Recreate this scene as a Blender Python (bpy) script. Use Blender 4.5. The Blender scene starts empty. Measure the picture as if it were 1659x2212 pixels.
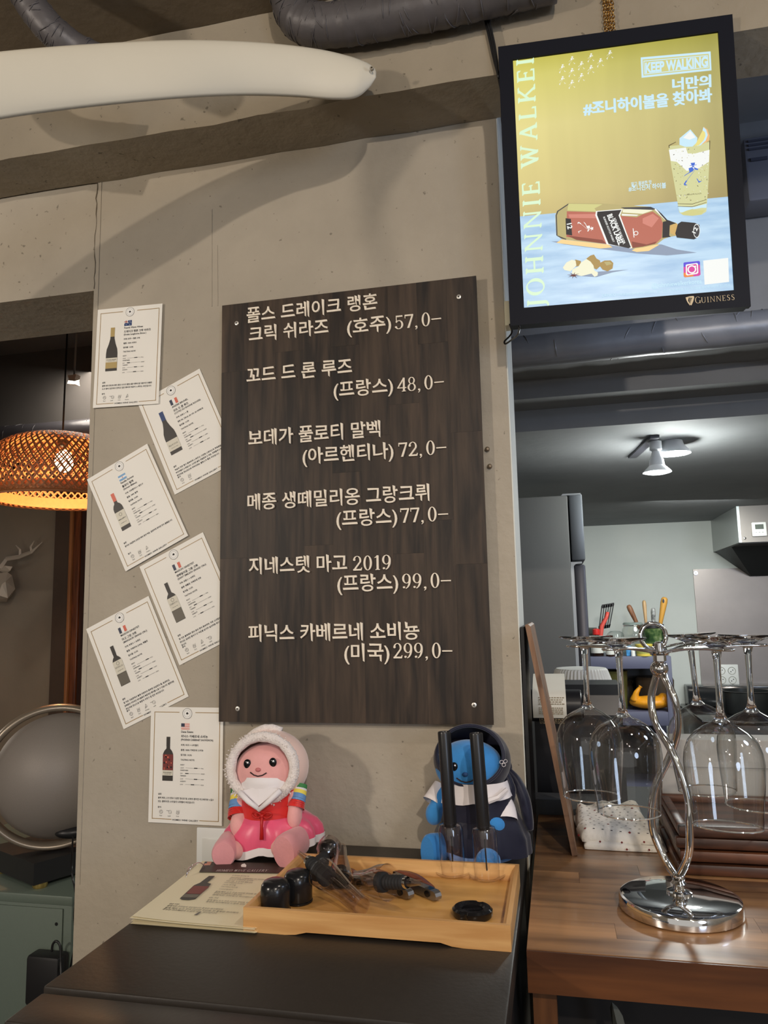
import bpy, bmesh, math, random
from mathutils import Vector, Matrix, Euler
random.seed(7)
SC = bpy.context.scene
COL = SC.collection
PI = math.pi

# ------------------------------------------------------------------ camera
FPX, CX, CY = 1622.9, 829.5, 1106.0
CAM = Vector((0, -1.34, 1.50))
PITCH, ROLL, YAW = .13295, -.02117, .22065
_f = Vector((-math.sin(YAW)*math.cos(PITCH), math.cos(YAW)*math.cos(PITCH), math.sin(PITCH)))
_r = Vector((math.cos(YAW), math.sin(YAW), 0)); _u = _r.cross(_f)
_c, _s = math.cos(ROLL), math.sin(ROLL)
CR, CU, CF = _c*_r + _s*_u, -_s*_r + _c*_u, _f
cam = bpy.data.cameras.new('camera'); cam.sensor_fit = 'VERTICAL'; cam.sensor_height = 36
cam.lens = FPX/2212*36; cam.clip_start = .02; cam.clip_end = 60
camo = bpy.data.objects.new('camera', cam); COL.objects.link(camo)
camo.matrix_world = Matrix.Translation(CAM) @ Matrix((CR, CU, -CF)).transposed().to_4x4()
SC.camera = camo
# ------------------------------------------------------------------ exposure, world
SC.view_settings.view_transform = 'Standard'; SC.view_settings.look = 'None'
SC.view_settings.gamma = 1; SC.view_settings.use_curve_mapping = False
SC.view_settings.exposure = 0.30
wd = bpy.data.worlds.new('world'); SC.world = wd; wd.use_nodes = True
wd.node_tree.nodes['Background'].inputs[0].default_value = (1.0, .95, .88, 1)
wd.node_tree.nodes['Background'].inputs[1].default_value = .42
# ------------------------------------------------------------------ lights
def light(name, kind, loc, energy, col, size=.1, target=None, spot=None, blend=.3):
    d = bpy.data.lights.new(name, kind); d.energy = energy; d.color = col
    if kind == 'AREA': d.shape = 'DISK'; d.size = size
    else: d.shadow_soft_size = size
    if spot: d.spot_size = math.radians(spot); d.spot_blend = blend
    o = bpy.data.objects.new(name, d); COL.objects.link(o); o.location = loc
    if target is not None: o.rotation_euler = (Vector(target)-Vector(loc)).to_track_quat('-Z', 'Y').to_euler()
    return o
WARM = (1, .885, .765)
light('dining_lamp_key', 'SPOT', (-1.9, -2.1, 2.02), 62, WARM, .06, (-.5, 0, 1.6), 80, .6)
light('dining_lamp_right', 'SPOT', (.62, -2.7, 2.62), 85, WARM, .03, (-.4, 0, 1.9), 60, .6)
for i, (x, y, z, e) in enumerate([(-2.6, -2.8, 2.1, 7), (-.9, -3.6, 2.2, 7), (.7, -3.4, 2.1, 7), (1.9, -2.4, 2.2, 7), (-1.0, -5.0, 2.2, 8),
                               (1.3, -5.2, 2.2, 8), (.2, -1.9, 2.45, 3), (2.6, -.9, 2.2, 6)]):
    light('dining_bulb', 'POINT', (x, y, z), e, WARM, .03)
light('counter_fill_light', 'SPOT', (.55, -.75, 2.6), 17, WARM, .05, (.25, -.25, 1.0), 75, .7)  # added fill, no seen fitting: brightens counter top, tray and glasses
light('daylight_from_street', 'AREA', (2.6, -4.6, 1.7), 30, (.62, .76, 1), 1.1, (0, 0, 1.2))
COOL = (.95, .99, .95)
light('kitchen_light_back', 'AREA', (.75, 2.6, 2.00), 15, COOL, .5, (.6, 3.2, 0))
light('kitchen_light_mid', 'AREA', (1.3, 1.3, 1.98), 14, COOL, .6, (.8, 1.6, 0))
light('kitchen_light_front', 'POINT', (1.35, -.25, 2.2), 17, (.62, .74, 1), .15)
light('back_room_light', 'AREA', (-1.9, 1.4, 2.5), 6, WARM, .4, (-2.2, 2.2, 1))
light('back_room_low', 'POINT', (-2.3, .75, 1.35), 5.0, WARM, .12)

# ------------------------------------------------------------------ helpers
def ray(px, py): return CF + (px-CX)/FPX*CR - (py-CY)/FPX*CU
def W(px, py, X=None, Y=None, Z=None):
    d = ray(px, py)
    for i, v in enumerate((X, Y, Z)):
        if v is not None: return CAM + d*((v-CAM[i])/d[i])

class NT:
    def __init__(s, m): s.t = m.node_tree; s.n = s.t.nodes; s.l = s.t.links
    def add(s, ty, **k):
        nd = s.n.new(ty)
        for a, v in k.items():
            if a.startswith('i_'):
                key = a[2:]; key = int(key) if key.isdigit() else key.replace('_', ' ')
                nd.inputs[key].default_value = v
            else: setattr(nd, a, v)
        return nd
    def link(s, a, b): s.l.new(a, b)
def c4(c): return (*c, 1) if len(c) == 3 else c
def srgb(r, g, b):
    f = lambda v: (v/255/12.92) if v/255 <= .04045 else ((v/255+.055)/1.055)**2.4
    return (f(r), f(g), f(b))
def mat(name, col, rough=.5, metal=0, noise=0, nscale=30, bump=0, bscale=None, emit=None, estr=0, spec=.5, coat=0, stretch=(1, 1, 1), col2=None, trans=0, ior=1.45, sheen=0, spots=0, rnd=0):
    m = bpy.data.materials.new(name); m.use_nodes = True; t = NT(m)
    p = t.n['Principled BSDF']
    p.inputs['Base Color'].default_value = c4(col); p.inputs['Roughness'].default_value = rough
    p.inputs['Metallic'].default_value = metal; p.inputs['Specular IOR Level'].default_value = spec
    p.inputs['Coat Weight'].default_value = coat; p.inputs['Transmission Weight'].default_value = trans; p.inputs['IOR'].default_value = ior
    p.inputs['Sheen Weight'].default_value = sheen
    if emit: p.inputs['Emission Color'].default_value = c4(emit); p.inputs['Emission Strength'].default_value = estr
    if noise or bump or col2 or spots or rnd:
        tc = t.add('ShaderNodeTexCoord'); mp = t.add('ShaderNodeMapping'); mp.inputs['Scale'].default_value = stretch
        t.link(tc.outputs['Object'], mp.inputs[0])
        nz = t.add('ShaderNodeTexNoise', i_Scale=nscale, i_Detail=5., i_Roughness=.6); t.link(mp.outputs[0], nz.inputs['Vector'])
        mx = t.add('ShaderNodeMix', data_type='RGBA'); c2 = col2 or tuple(max(0, v*(1-noise)) for v in col[:3])
        rp = t.add('ShaderNodeMapRange', i_1=.3, i_2=.7); t.link(nz.outputs[0], rp.inputs[0])
        mx.inputs[6].default_value = c4(col); mx.inputs[7].default_value = c4(c2); t.link(rp.outputs[0], mx.inputs[0])
        out = mx.outputs[2]
        if rnd:
            oi = t.add('ShaderNodeObjectInfo'); hs = t.add('ShaderNodeHueSaturation')
            r2 = t.add('ShaderNodeMapRange', i_3=1-rnd, i_4=1+rnd); t.link(oi.outputs['Random'], r2.inputs[0]); t.link(r2.outputs[0], hs.inputs['Value'])
            t.link(out, hs.inputs['Color']); out = hs.outputs[0]
        if spots:
            vo = t.add('ShaderNodeTexNoise', i_Scale=spots, i_Detail=2.); t.link(tc.outputs['Object'], vo.inputs['Vector'])
            r3 = t.add('ShaderNodeMapRange', i_1=.69, i_2=.74, i_3=0, i_4=.6); t.link(vo.outputs[0], r3.inputs[0])
            m2 = t.add('ShaderNodeMix', data_type='RGBA'); t.link(r3.outputs[0], m2.inputs[0]); t.link(out, m2.inputs[6])
            m2.inputs[7].default_value = c4(tuple(v*.25 for v in col[:3])); out = m2.outputs[2]
        t.link(out, p.inputs['Base Color'])
        if bump:
            nb = t.add('ShaderNodeTexNoise', i_Scale=bscale or nscale, i_Detail=6.); t.link(mp.outputs[0], nb.inputs['Vector'])
            bp = t.add('ShaderNodeBump', i_Strength=bump, i_Distance=.004); t.link(nb.outputs[0], bp.inputs['Height']); t.link(bp.outputs[0], p.inputs['Normal'])
    return m
def emis(name, col, s=1.0):
    m = bpy.data.materials.new(name); m.use_nodes = True; t = NT(m); p = t.n['Principled BSDF']
    p.inputs['Base Color'].default_value = (0, 0, 0, 1); p.inputs['Roughness'].default_value = .4
    p.inputs['Specular IOR Level'].default_value = .2
    p.inputs['Emission Color'].default_value = c4(col); p.inputs['Emission Strength'].default_value = s
    return m
def wood(name, dark, lite, axis='Z', rough=.45, scale=6, rnd=.25, coat=0, spec=.5):
    """streaky grain running along one axis"""
    m = bpy.data.materials.new(name); m.use_nodes = True; t = NT(m); p = t.n['Principled BSDF']
    p.inputs['Roughness'].default_value = rough; p.inputs['Coat Weight'].default_value = coat; p.inputs['Specular IOR Level'].default_value = spec
    tc = t.add('ShaderNodeTexCoord'); oi = t.add('ShaderNodeObjectInfo')
    add = t.add('ShaderNodeVectorMath', operation='ADD'); t.link(tc.outputs['Object'], add.inputs[0])
    sc = t.add('ShaderNodeVectorMath', operation='SCALE', i_Scale=37.0); cb = t.add('ShaderNodeCombineXYZ')
    for k in range(3): t.link(oi.outputs['Random'], cb.inputs[k])
    t.link(cb.outputs[0], sc.inputs[0]); t.link(sc.outputs[0], add.inputs[1])
    mp = t.add('ShaderNodeMapping'); st = {'X': (.09, 1, 1), 'Y': (1, .09, 1), 'Z': (1, 1, .09)}[axis]
    mp.inputs['Scale'].default_value = st; t.link(add.outputs[0], mp.inputs[0])
    n1 = t.add('ShaderNodeTexNoise', i_Scale=scale*14., i_Detail=6., i_Distortion=.4); t.link(mp.outputs[0], n1.inputs['Vector'])
    n2 = t.add('ShaderNodeTexNoise', i_Scale=scale*3., i_Detail=3., i_Distortion=1.2); t.link(mp.outputs[0], n2.inputs['Vector'])
    ad = t.add('ShaderNodeMath', operation='ADD'); t.link(n1.outputs[0], ad.inputs[0]); t.link(n2.outputs[0], ad.inputs[1])
    rp = t.add('ShaderNodeMapRange', i_1=.78, i_2=1.28); t.link(ad.outputs[0], rp.inputs[0])
    mx = t.add('ShaderNodeMix', data_type='RGBA'); mx.inputs[6].default_value = c4(dark); mx.inputs[7].default_value = c4(lite)
    t.link(rp.outputs[0], mx.inputs[0])
    hs = t.add('ShaderNodeHueSaturation'); r2 = t.add('ShaderNodeMapRange', i_3=1-rnd, i_4=1+rnd)
    t.link(oi.outputs['Random'], r2.inputs[0]); t.link(r2.outputs[0], hs.inputs['Value']); t.link(mx.outputs[2], hs.inputs['Color'])
    t.link(hs.outputs[0], p.inputs['Base Color'])
    bp = t.add('ShaderNodeBump', i_Strength=.15, i_Distance=.002); t.link(n1.outputs[0], bp.inputs['Height']); t.link(bp.outputs[0], p.inputs['Normal'])
    return m
def thin_glass(name, tint=(1, 1, 1), edge=(.55, .57, .55), k=.5, gloss=.9):
    """clear thin-walled glass or plastic: transparent, darker and glossier at grazing angles"""
    m = bpy.data.materials.new(name); m.use_nodes = True; t = NT(m); t.n.remove(t.n['Principled BSDF'])
    out = t.n['Material Output']; tr = t.add('ShaderNodeBsdfTransparent'); gl = t.add('ShaderNodeBsdfGlossy', i_Roughness=.02)
    lw = t.add('ShaderNodeLayerWeight', i_Blend=k)
    cm = t.add('ShaderNodeMix', data_type='RGBA'); cm.inputs[6].default_value = c4(tint); cm.inputs[7].default_value = c4(edge)
    pw = t.add('ShaderNodeMath', operation='POWER', i_1=2.5); t.link(lw.outputs['Facing'], pw.inputs[0]); t.link(pw.outputs[0], cm.inputs[0]); t.link(cm.outputs[2], tr.inputs[0])
    mx = t.add('ShaderNodeMixShader'); p2 = t.add('ShaderNodeMath', operation='POWER', i_1=3.2); t.link(lw.outputs['Facing'], p2.inputs[0])
    mu = t.add('ShaderNodeMath', operation='MULTIPLY_ADD', i_1=gloss*.55, i_2=.045*gloss); t.link(p2.outputs[0], mu.inputs[0]); t.link(mu.outputs[0], mx.inputs[0])
    t.link(tr.outputs[0], mx.inputs[1]); t.link(gl.outputs[0], mx.inputs[2]); t.link(mx.outputs[0], out.inputs[0])
    return m

class MB:
    def __init__(s): s.bm = bmesh.new(); s.mi = 0
    def _face(s, vs):
        try: f = s.bm.faces.new(vs); f.material_index = s.mi; return f
        except ValueError: return None
    def box(s, x0, x1, y0, y1, z0, z1, M=None, bev=0):
        v = [Vector((x, y, z)) for x in (x0, x1) for y in (y0, y1) for z in (z0, z1)]
        if M is not None: v = [M @ p for p in v]
        vs = [s.bm.verts.new(p) for p in v]
        fs = [s._face([vs[i] for i in q]) for q in ((0, 1, 3, 2), (4, 6, 7, 5), (0, 4, 5, 1), (2, 3, 7, 6), (0, 2, 6, 4), (1, 5, 7, 3))]
        if bev:
            ed = {e for f in fs for e in f.edges}
            r = bmesh.ops.bevel(s.bm, geom=list(ed), offset=bev, segments=2, affect='EDGES', profile=.5)
            for f in r['faces']: f.material_index = s.mi
        return s
    def poly(s, pts): s._face([s.bm.verts.new(Vector(p)) for p in pts]); return s
    def quads(s, vs, fs):
        b = [s.bm.verts.new(Vector(p)) for p in vs]
        for f in fs: s._face([b[i] for i in f])
        return s
    def prism(s, pts, off):
        off = Vector(off); a = [s.bm.verts.new(Vector(p)) for p in pts]; b = [s.bm.verts.new(Vector(p)+off) for p in pts]; n = len(a)
        s._face(a[::-1]); s._face(b)
        for i in range(n): s._face([a[i], a[(i+1) % n], b[(i+1) % n], b[i]])
        return s
    def lathe(s, prof, M=None, n=32, close=False):
        """prof: (radius, height) about local z"""
        rings = []
        for r, z in prof:
            if r < 1e-6: rings.append([s.bm.verts.new(M @ Vector((0, 0, z)) if M is not None else Vector((0, 0, z)))])
            else:
                rings.append([s.bm.verts.new((M @ q) if M is not None else q) for q in (Vector((r*math.cos(2*PI*k/n), r*math.sin(2*PI*k/n), z)) for k in range(n))])
        pr = list(zip(rings, rings[1:])) + ([(rings[-1], rings[0])] if close else [])
        for a, b in pr:
            for k in range(n):
                k2 = (k+1) % n
                if len(a) == 1 and len(b) == 1: continue
                if len(a) == 1: s._face([a[0], b[k2], b[k]])
                elif len(b) == 1: s._face([a[k], a[k2], b[0]])
                else: s._face([a[k], a[k2], b[k2], b[k]])
        return s
    def tube(s, pts, rad, n=8, cyc=False, cap=True):
        pts = [Vector(p) for p in pts]; N = len(pts); rads = rad if isinstance(rad, (list, tuple)) else [rad]*N
        rings = []; up = None
        for i, p in enumerate(pts):
            a = pts[i-1] if (i > 0 or cyc) else p; b = pts[(i+1) % N] if (i < N-1 or cyc) else p
            t = (b-a).normalized()
            if up is None:
                up = Vector((0, 0, 1)) if abs(t.z) < .9 else Vector((1, 0, 0))
            x = t.cross(up)
            if x.length < 1e-5: x = t.orthogonal()
            x.normalize(); y = x.cross(t).normalized(); up = y
            rings.append([s.bm.verts.new(p + rads[i]*(math.cos(2*PI*k/n)*x + math.sin(2*PI*k/n)*y)) for k in range(n)])
        prs = list(zip(rings, rings[1:])) + ([(rings[-1], rings[0])] if cyc else [])
        for a, b in prs:
            for k in range(n): s._face([a[k], a[(k+1) % n], b[(k+1) % n], b[k]])
        if cap and not cyc: s._face(rings[0][::-1]); s._face(rings[-1])
        return s
    def ball(s, c, r, M=None, nu=20, nv=12):
        r = r if isinstance(r, (tuple, list)) else (r, r, r)
        T = Matrix.Translation(c) @ (M.to_4x4() if M is not None else Matrix.Identity(4)) @ Matrix.Diagonal((*r, 1))
        prof = [(math.sin(PI*j/nv), -math.cos(PI*j/nv)) for j in range(nv+1)]; prof[0] = (0, -1); prof[-1] = (0, 1)
        return s.lathe(prof, T, nu)
    def done(s, name, mats, parent=None, smooth=False, **k):
        me = bpy.data.meshes.new(name); bmesh.ops.recalc_face_normals(s.bm, faces=s.bm.faces[:]); s.bm.to_mesh(me); s.bm.free()
        for m in (mats if isinstance(mats, (list, tuple)) else [mats]): me.materials.append(m)
        if smooth:
            me.polygons.foreach_set('use_smooth', [True]*len(me.polygons))
            if smooth != 2: me.set_sharp_from_angle(angle=math.radians(38))
        return place(name, me, parent, **k)
def place(name, me, parent=None, label=None, cat=None, group=None, kind=None, M=None):
    o = bpy.data.objects.new(name, me); COL.objects.link(o)
    if M is not None: o.matrix_world = M
    if parent is not None:
        o.parent = parent; o.matrix_parent_inverse = parent_mat(parent).inverted()
    if label: o['label'] = label
    if cat: o['category'] = cat
    if group: o['group'] = group
    if kind: o['kind'] = kind
    return o
PM = {}
def parent_mat(o):
    if o.name in PM: return PM[o.name]
    return o.matrix_basis.copy() if o.parent is None else Matrix.Identity(4)
def thing(name, label, cat, loc=(0, 0, 0), group=None, kind=None):
    o = bpy.data.objects.new(name, None); COL.objects.link(o); o.location = loc; o.empty_display_size = .02
    o['label'] = label; o['category'] = cat
    if group: o['group'] = group
    if kind: o['kind'] = kind
    PM[o.name] = Matrix.Translation(loc)
    return o
def blob(name, parts, m, parent=None, voxel=.0035, sm=6, **k):
    """one continuous soft surface grown from overlapping ellipsoids: (centre, radii[, euler])"""
    b = MB()
    for q in parts:
        b.ball(Vector(q[0]), q[1], Euler(q[2]).to_matrix() if len(q) > 2 else None, 24, 14)
    me = bpy.data.meshes.new(name); b.bm.to_mesh(me); b.bm.free()
    t = bpy.data.objects.new('t', me); TS.collection.objects.link(t)
    r = t.modifiers.new('r', 'REMESH'); r.mode = 'VOXEL'; r.voxel_size = voxel
    s = t.modifiers.new('s', 'SMOOTH'); s.iterations = sm; s.factor = .6
    TS.view_layers[0].update(); dg = TS.view_layers[0].depsgraph; me2 = bpy.data.meshes.new_from_object(t.evaluated_get(dg)); me2.name = name
    bpy.data.objects.remove(t); bpy.data.meshes.remove(me)
    me2.polygons.foreach_set('use_smooth', [True]*len(me2.polygons)); me2.materials.clear(); me2.materials.append(m)
    return place(name, me2, parent, **k)
def AX(p, q, roll=0):
    """matrix with local z from p towards q"""
    p = Vector(p); z = (Vector(q)-p).normalized(); return Matrix.Translation(p) @ z.to_track_quat('Z', 'Y').to_matrix().to_4x4() @ Matrix.Rotation(roll, 4, 'Z')
def spline(pts, n=8):
    P = [Vector(p) for p in pts]; P = [2*P[0]-P[1]] + P + [2*P[-1]-P[-2]]; out = []
    for i in range(1, len(P)-2):
        for k in range(n):
            t = k/n; a, b, c, d = P[i-1:i+3]
            out.append(.5*((2*b)+(c-a)*t+(2*a-5*b+4*c-d)*t*t+(3*b-a-3*c+d)*t**3))
    out.append(P[-2]); return out

# ------------------------------------------------------------------ lettering
TS = bpy.data.scenes.new('lettering_workshop'); TXT = {}
def text2d(body, bold=0., myeongjo=False, res=3):
    """flat filled outline of a text at size 1 -> verts, faces, width (left edge at 0, baseline at 0)"""
    key = (body, bold, myeongjo, res)
    if key in TXT: return TXT[key]
    cu = bpy.data.curves.new('t', 'FONT'); cu.body = body; cu.size = 1; cu.resolution_u = res
    o = bpy.data.objects.new('t', cu); TS.collection.objects.link(o)
    TS.view_layers[0].update(); dg = TS.view_layers[0].depsgraph
    c2 = o.to_curve(dg, apply_modifiers=False).copy()
    c2.dimensions = '2D'; c2.fill_mode = 'BOTH'; c2.resolution_u = res
    if myeongjo:
        for sp in c2.splines:
            bp = sp.bezier_points; n = len(bp); co = [p.co.copy() for p in bp]; new = [c.copy() for c in co]
            vec = lambda i: (co[(i+1) % n]-co[i])
            for i in range(n):
                e = vec(i); pr = vec(i-1); nx = vec((i+1) % n); j = (i+1) % n
                if abs(e.y) < .004 and .045 < abs(e.x) < .13 and abs(pr.x) < .01 and abs(nx.x) < .01 and abs(pr.y) > .12 and abs(nx.y) > .12:
                    L, R = (i, j) if co[i].x < co[j].x else (j, i)
                    if nx.y < 0 and pr.y > 0:   # top of an upright stroke: slanting head
                        new[L] += Vector((-.035, .012, 0)); new[R] += Vector((.004, -.030, 0))
                    elif nx.y > 0 and pr.y < 0:  # foot: tapered
                        new[L] += Vector((.022, .022, 0)); new[R] += Vector((-.006, -.012, 0))
                if abs(e.x) < .004 and .045 < abs(e.y) < .09 and abs(pr.y) < .01 and abs(nx.y) < .01 and abs(pr.x) > .12 and abs(nx.x) > .12 and pr.x*nx.x < 0:
                    T = i if co[i].y > co[j].y else j
                    Bo = j if T == i else i
                    if pr.x > 0: new[T] += Vector((-.012, .030, 0)); new[Bo] += Vector((.012, .006, 0))   # right end
                    else: new[T] += Vector((.0, .020, 0)); new[Bo] += Vector((.016, 0, 0))
            for p, q, c in zip(bp, new, co):
                d = q-c; hl, hr = p.handle_left.copy(), p.handle_right.copy()
                p.handle_left_type = p.handle_right_type = 'FREE'; p.co = q; p.handle_left = hl+d; p.handle_right = hr+d
    c2.offset = bold
    o2 = bpy.data.objects.new('t2', c2); TS.collection.objects.link(o2); TS.view_layers[0].update()
    me = bpy.data.meshes.new_from_object(o2.evaluated_get(dg))
    V = [(v.co.x, v.co.y) for v in me.vertices]; F = [tuple(p.vertices) for p in me.polygons]
    bpy.data.objects.remove(o); bpy.data.objects.remove(o2); bpy.data.meshes.remove(me)
    if not V: V = [(0, 0)]
    x0 = min(v[0] for v in V); V = [(x-x0, y) for x, y in V]; w = max(v[0] for v in V)
    TXT[key] = (V, F, w); return TXT[key]
def ring(cx, cy, rx, ry, a0=0, a1=360, wt=.1, wn=.035, n=28):
    V = []; F = []
    for k in range(n+1):
        a = math.radians(a0+(a1-a0)*k/n); c, s = math.cos(a), math.sin(a)
        V += [(cx+rx*c, cy+ry*s), (cx+(rx-wt)*c, cy+(ry-wn)*s)]
    for k in range(n): F.append((2*k, 2*k+1, 2*k+3, 2*k+2))
    return V, F
def rc(x0, y0, x1, y1): return [(x0, y0), (x1, y0), (x1, y1), (x0, y1)], [(0, 1, 2, 3)]
def dg_(x0, y0, x1, y1, w): return [(x0-w/2, y0), (x0+w/2, y0), (x1+w/2, y1), (x1-w/2, y1)], [(0, 1, 2, 3)]
def dot(x, y, r): V = [(x+r*math.cos(k*PI/5), y+r*math.sin(k*PI/5)) for k in range(10)]; return V, [tuple(range(10))]
def stm(x, y0, y1, w, t=1, b=1, s=.07, h=.035):
    o = [rc(x-w/2, y0, x+w/2, y1)]
    if b: o.append(([(x-w/2-s, y0), (x+w/2+s, y0), (x+w/2+s, y0+h), (x+w/2, y0+h*1.9), (x-w/2, y0+h*1.9), (x-w/2-s, y0+h)], [(0, 1, 2, 3, 4, 5)]))
    if t: o.append(([(x-w/2-s, y1), (x+w/2+s, y1), (x+w/2+s, y1-h), (x+w/2, y1-h*1.9), (x-w/2, y1-h*1.9), (x-w/2-s, y1-h)], [(0, 1, 2, 3, 4, 5)]))
    return o
SER = {
 '0': (.62, [ring(.30, .5, .25, .51, wt=.115, wn=.05)]),
 '1': (.50, stm(.27, 0, 1, .12, t=0) + [([(.27, 1), (.10, .86), (.10, .82), (.24, .88)], [(0, 1, 2, 3)])]),
 '2': (.62, [ring(.29, .70, .24, .31, 165, -20, .10, .05), ([(.53, .60), (.42, .60), (.05, .05), (.05, 0), (.14, 0)], [(0, 1, 2, 3, 4)]), rc(.05, 0, .55, .11), ([(.55, 0), (.58, .2), (.54, .2), (.50, .1)], [(0, 1, 2, 3)]), dot(.12, .74, .07)]),
 '4': (.62, [([(.40, 1), (.02, .30), (.02, .24), (.08, .24), (.44, .90)], [(0, 1, 2, 3, 4)]), rc(.02, .24, .58, .31)] + stm(.43, 0, 1, .12, t=0)),
 '5': (.60, [rc(.11, .89, .50, 1), rc(.10, .48, .145, 1), ring(.27, .32, .27, .33, 140, -150, .115, .05), dot(.10, .16, .07)]),
 '7': (.60, [rc(.05, .89, .56, 1), rc(.04, .74, .08, 1), ([(.56, .92), (.46, .90), (.18, 0), (.31, 0)], [(0, 1, 2, 3)])]),
 '8': (.60, [ring(.29, .75, .20, .25, wt=.085, wn=.045), ring(.29, .27, .25, .28, wt=.105, wn=.045)]),
 '9': (.62, [ring(.29, .68, .25, .33, wt=.11, wn=.045), ring(.20, .60, .34, .61, 8, -82, .115, .05), dot(.14, .10, .07)]),
 ',': (.42, [dot(.14, .05, .07), ([(.21, .05), (.19, -.08), (.09, -.17), (.08, -.14), (.15, -.03)], [(0, 1, 2, 3, 4)])]),
 '-': (.62, [rc(.02, .42, .60, .50)]), ' ': (.3, []),
 'J': (.42, stm(.26, .0, 1, .10, b=0) + [ring(.12, 0, .19, .22, 0, -110, .09, .04)]),
 'O': (.86, [ring(.42, .5, .38, .52, wt=.10, wn=.035)]),
 'H': (.88, stm(.16, 0, 1, .10) + stm(.70, 0, 1, .10) + [rc(.16, .48, .70, .525)]),
 'N': (.92, stm(.16, 0, 1, .045) + stm(.76, 0, 1, .045, b=0) + [([(.10, 1), (.22, 1), (.78, 0), (.76, -.02)], [(0, 1, 2, 3)]), dg_(.76, 0, .18, 1, .10)]),
 'I': (.38, stm(.18, 0, 1, .10)),
 'E': (.68, stm(.16, 0, 1, .10) + [rc(.16, 0, .60, .04), rc(.16, .96, .57, 1), rc(.16, .49, .46, .53), rc(.565, 0, .60, .2), rc(.54, .82, .57, 1), rc(.435, .41, .465, .61)]),
 'W': (1.15, [dg_(.40, 0, .14, 1, .12), dg_(.40, 0, .60, 1, .045), dg_(.78, 0, .54, 1, .12), dg_(.78, 0, 1.0, 1, .045), rc(.02, .965, .28, 1), rc(.42, .965, .70, 1), rc(.90, .965, 1.1, 1)]),
 'A': (.86, [dg_(.13, 0, .42, 1, .045), dg_(.70, 0, .42, 1, .12), rc(.22, .32, .60, .36), rc(.02, 0, .24, .035), rc(.58, 0, .84, .035)]),
 'L': (.66, stm(.16, 0, 1, .10) + [rc(.16, 0, .58, .04), rc(.55, 0, .585, .22)]),
 'K': (.84, stm(.16, 0, 1, .10) + [dg_(.20, .40, .62, 1, .05), dg_(.72, 0, .34, .60, .12), rc(.50, .965, .76, 1), rc(.60, 0, .86, .035)]),
 'R': (.80, stm(.16, 0, 1, .10) + [ring(.34, .73, .24, .27, 90, -90, .10, .04), rc(.16, .96, .34, 1), rc(.16, .46, .34, .50), dg_(.70, 0, .40, .47, .12), rc(.60, 0, .80, .035)]),
 'G': (.86, [ring(.42, .5, .38, .52, 40, 330, .10, .035)] + stm(.72, .0, .42, .10, b=0)),
 'U': (.88, stm(.16, .3, 1, .10, b=0) + stm(.70, .3, 1, .045, b=0) + [ring(.42, .32, .31, .34, 180, 360, .09, .04)]),
 'S': (.62, [ring(.29, .755, .21, .265, 20, 250, .085, .035), ring(.29, .27, .24, .29, 70, -160, .10, .035), dg_(.50, .30, .12, .70, .10)]),
 'M': (1.02, stm(.14, 0, 1, .045) + stm(.88, 0, 1, .10) + [dg_(.50, 0, .16, 1, .11), dg_(.50, 0, .86, 1, .045)]),
 'Y': (.84, stm(.42, 0, .5, .10, t=0) + [dg_(.42, .45, .14, 1, .11), dg_(.42, .45, .70, 1, .045), rc(.02, .965, .26, 1), rc(.58, .965, .82, 1)]),
}
def serif2d(body, ital=0, gap=0.):
    V, F, x = [], [], 0
    for ch in body:
        adv, ps = SER[ch]
        for v, f in ps:
            b = len(V); V += [(x+p[0]+ital*p[1], p[1]) for p in v]; F += [tuple(i+b for i in q) for q in f]
        x += adv+gap
    x0 = min(v[0] for v in V); V = [(a-x0, b) for a, b in V]; return V, F, max(v[0] for v in V)

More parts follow.
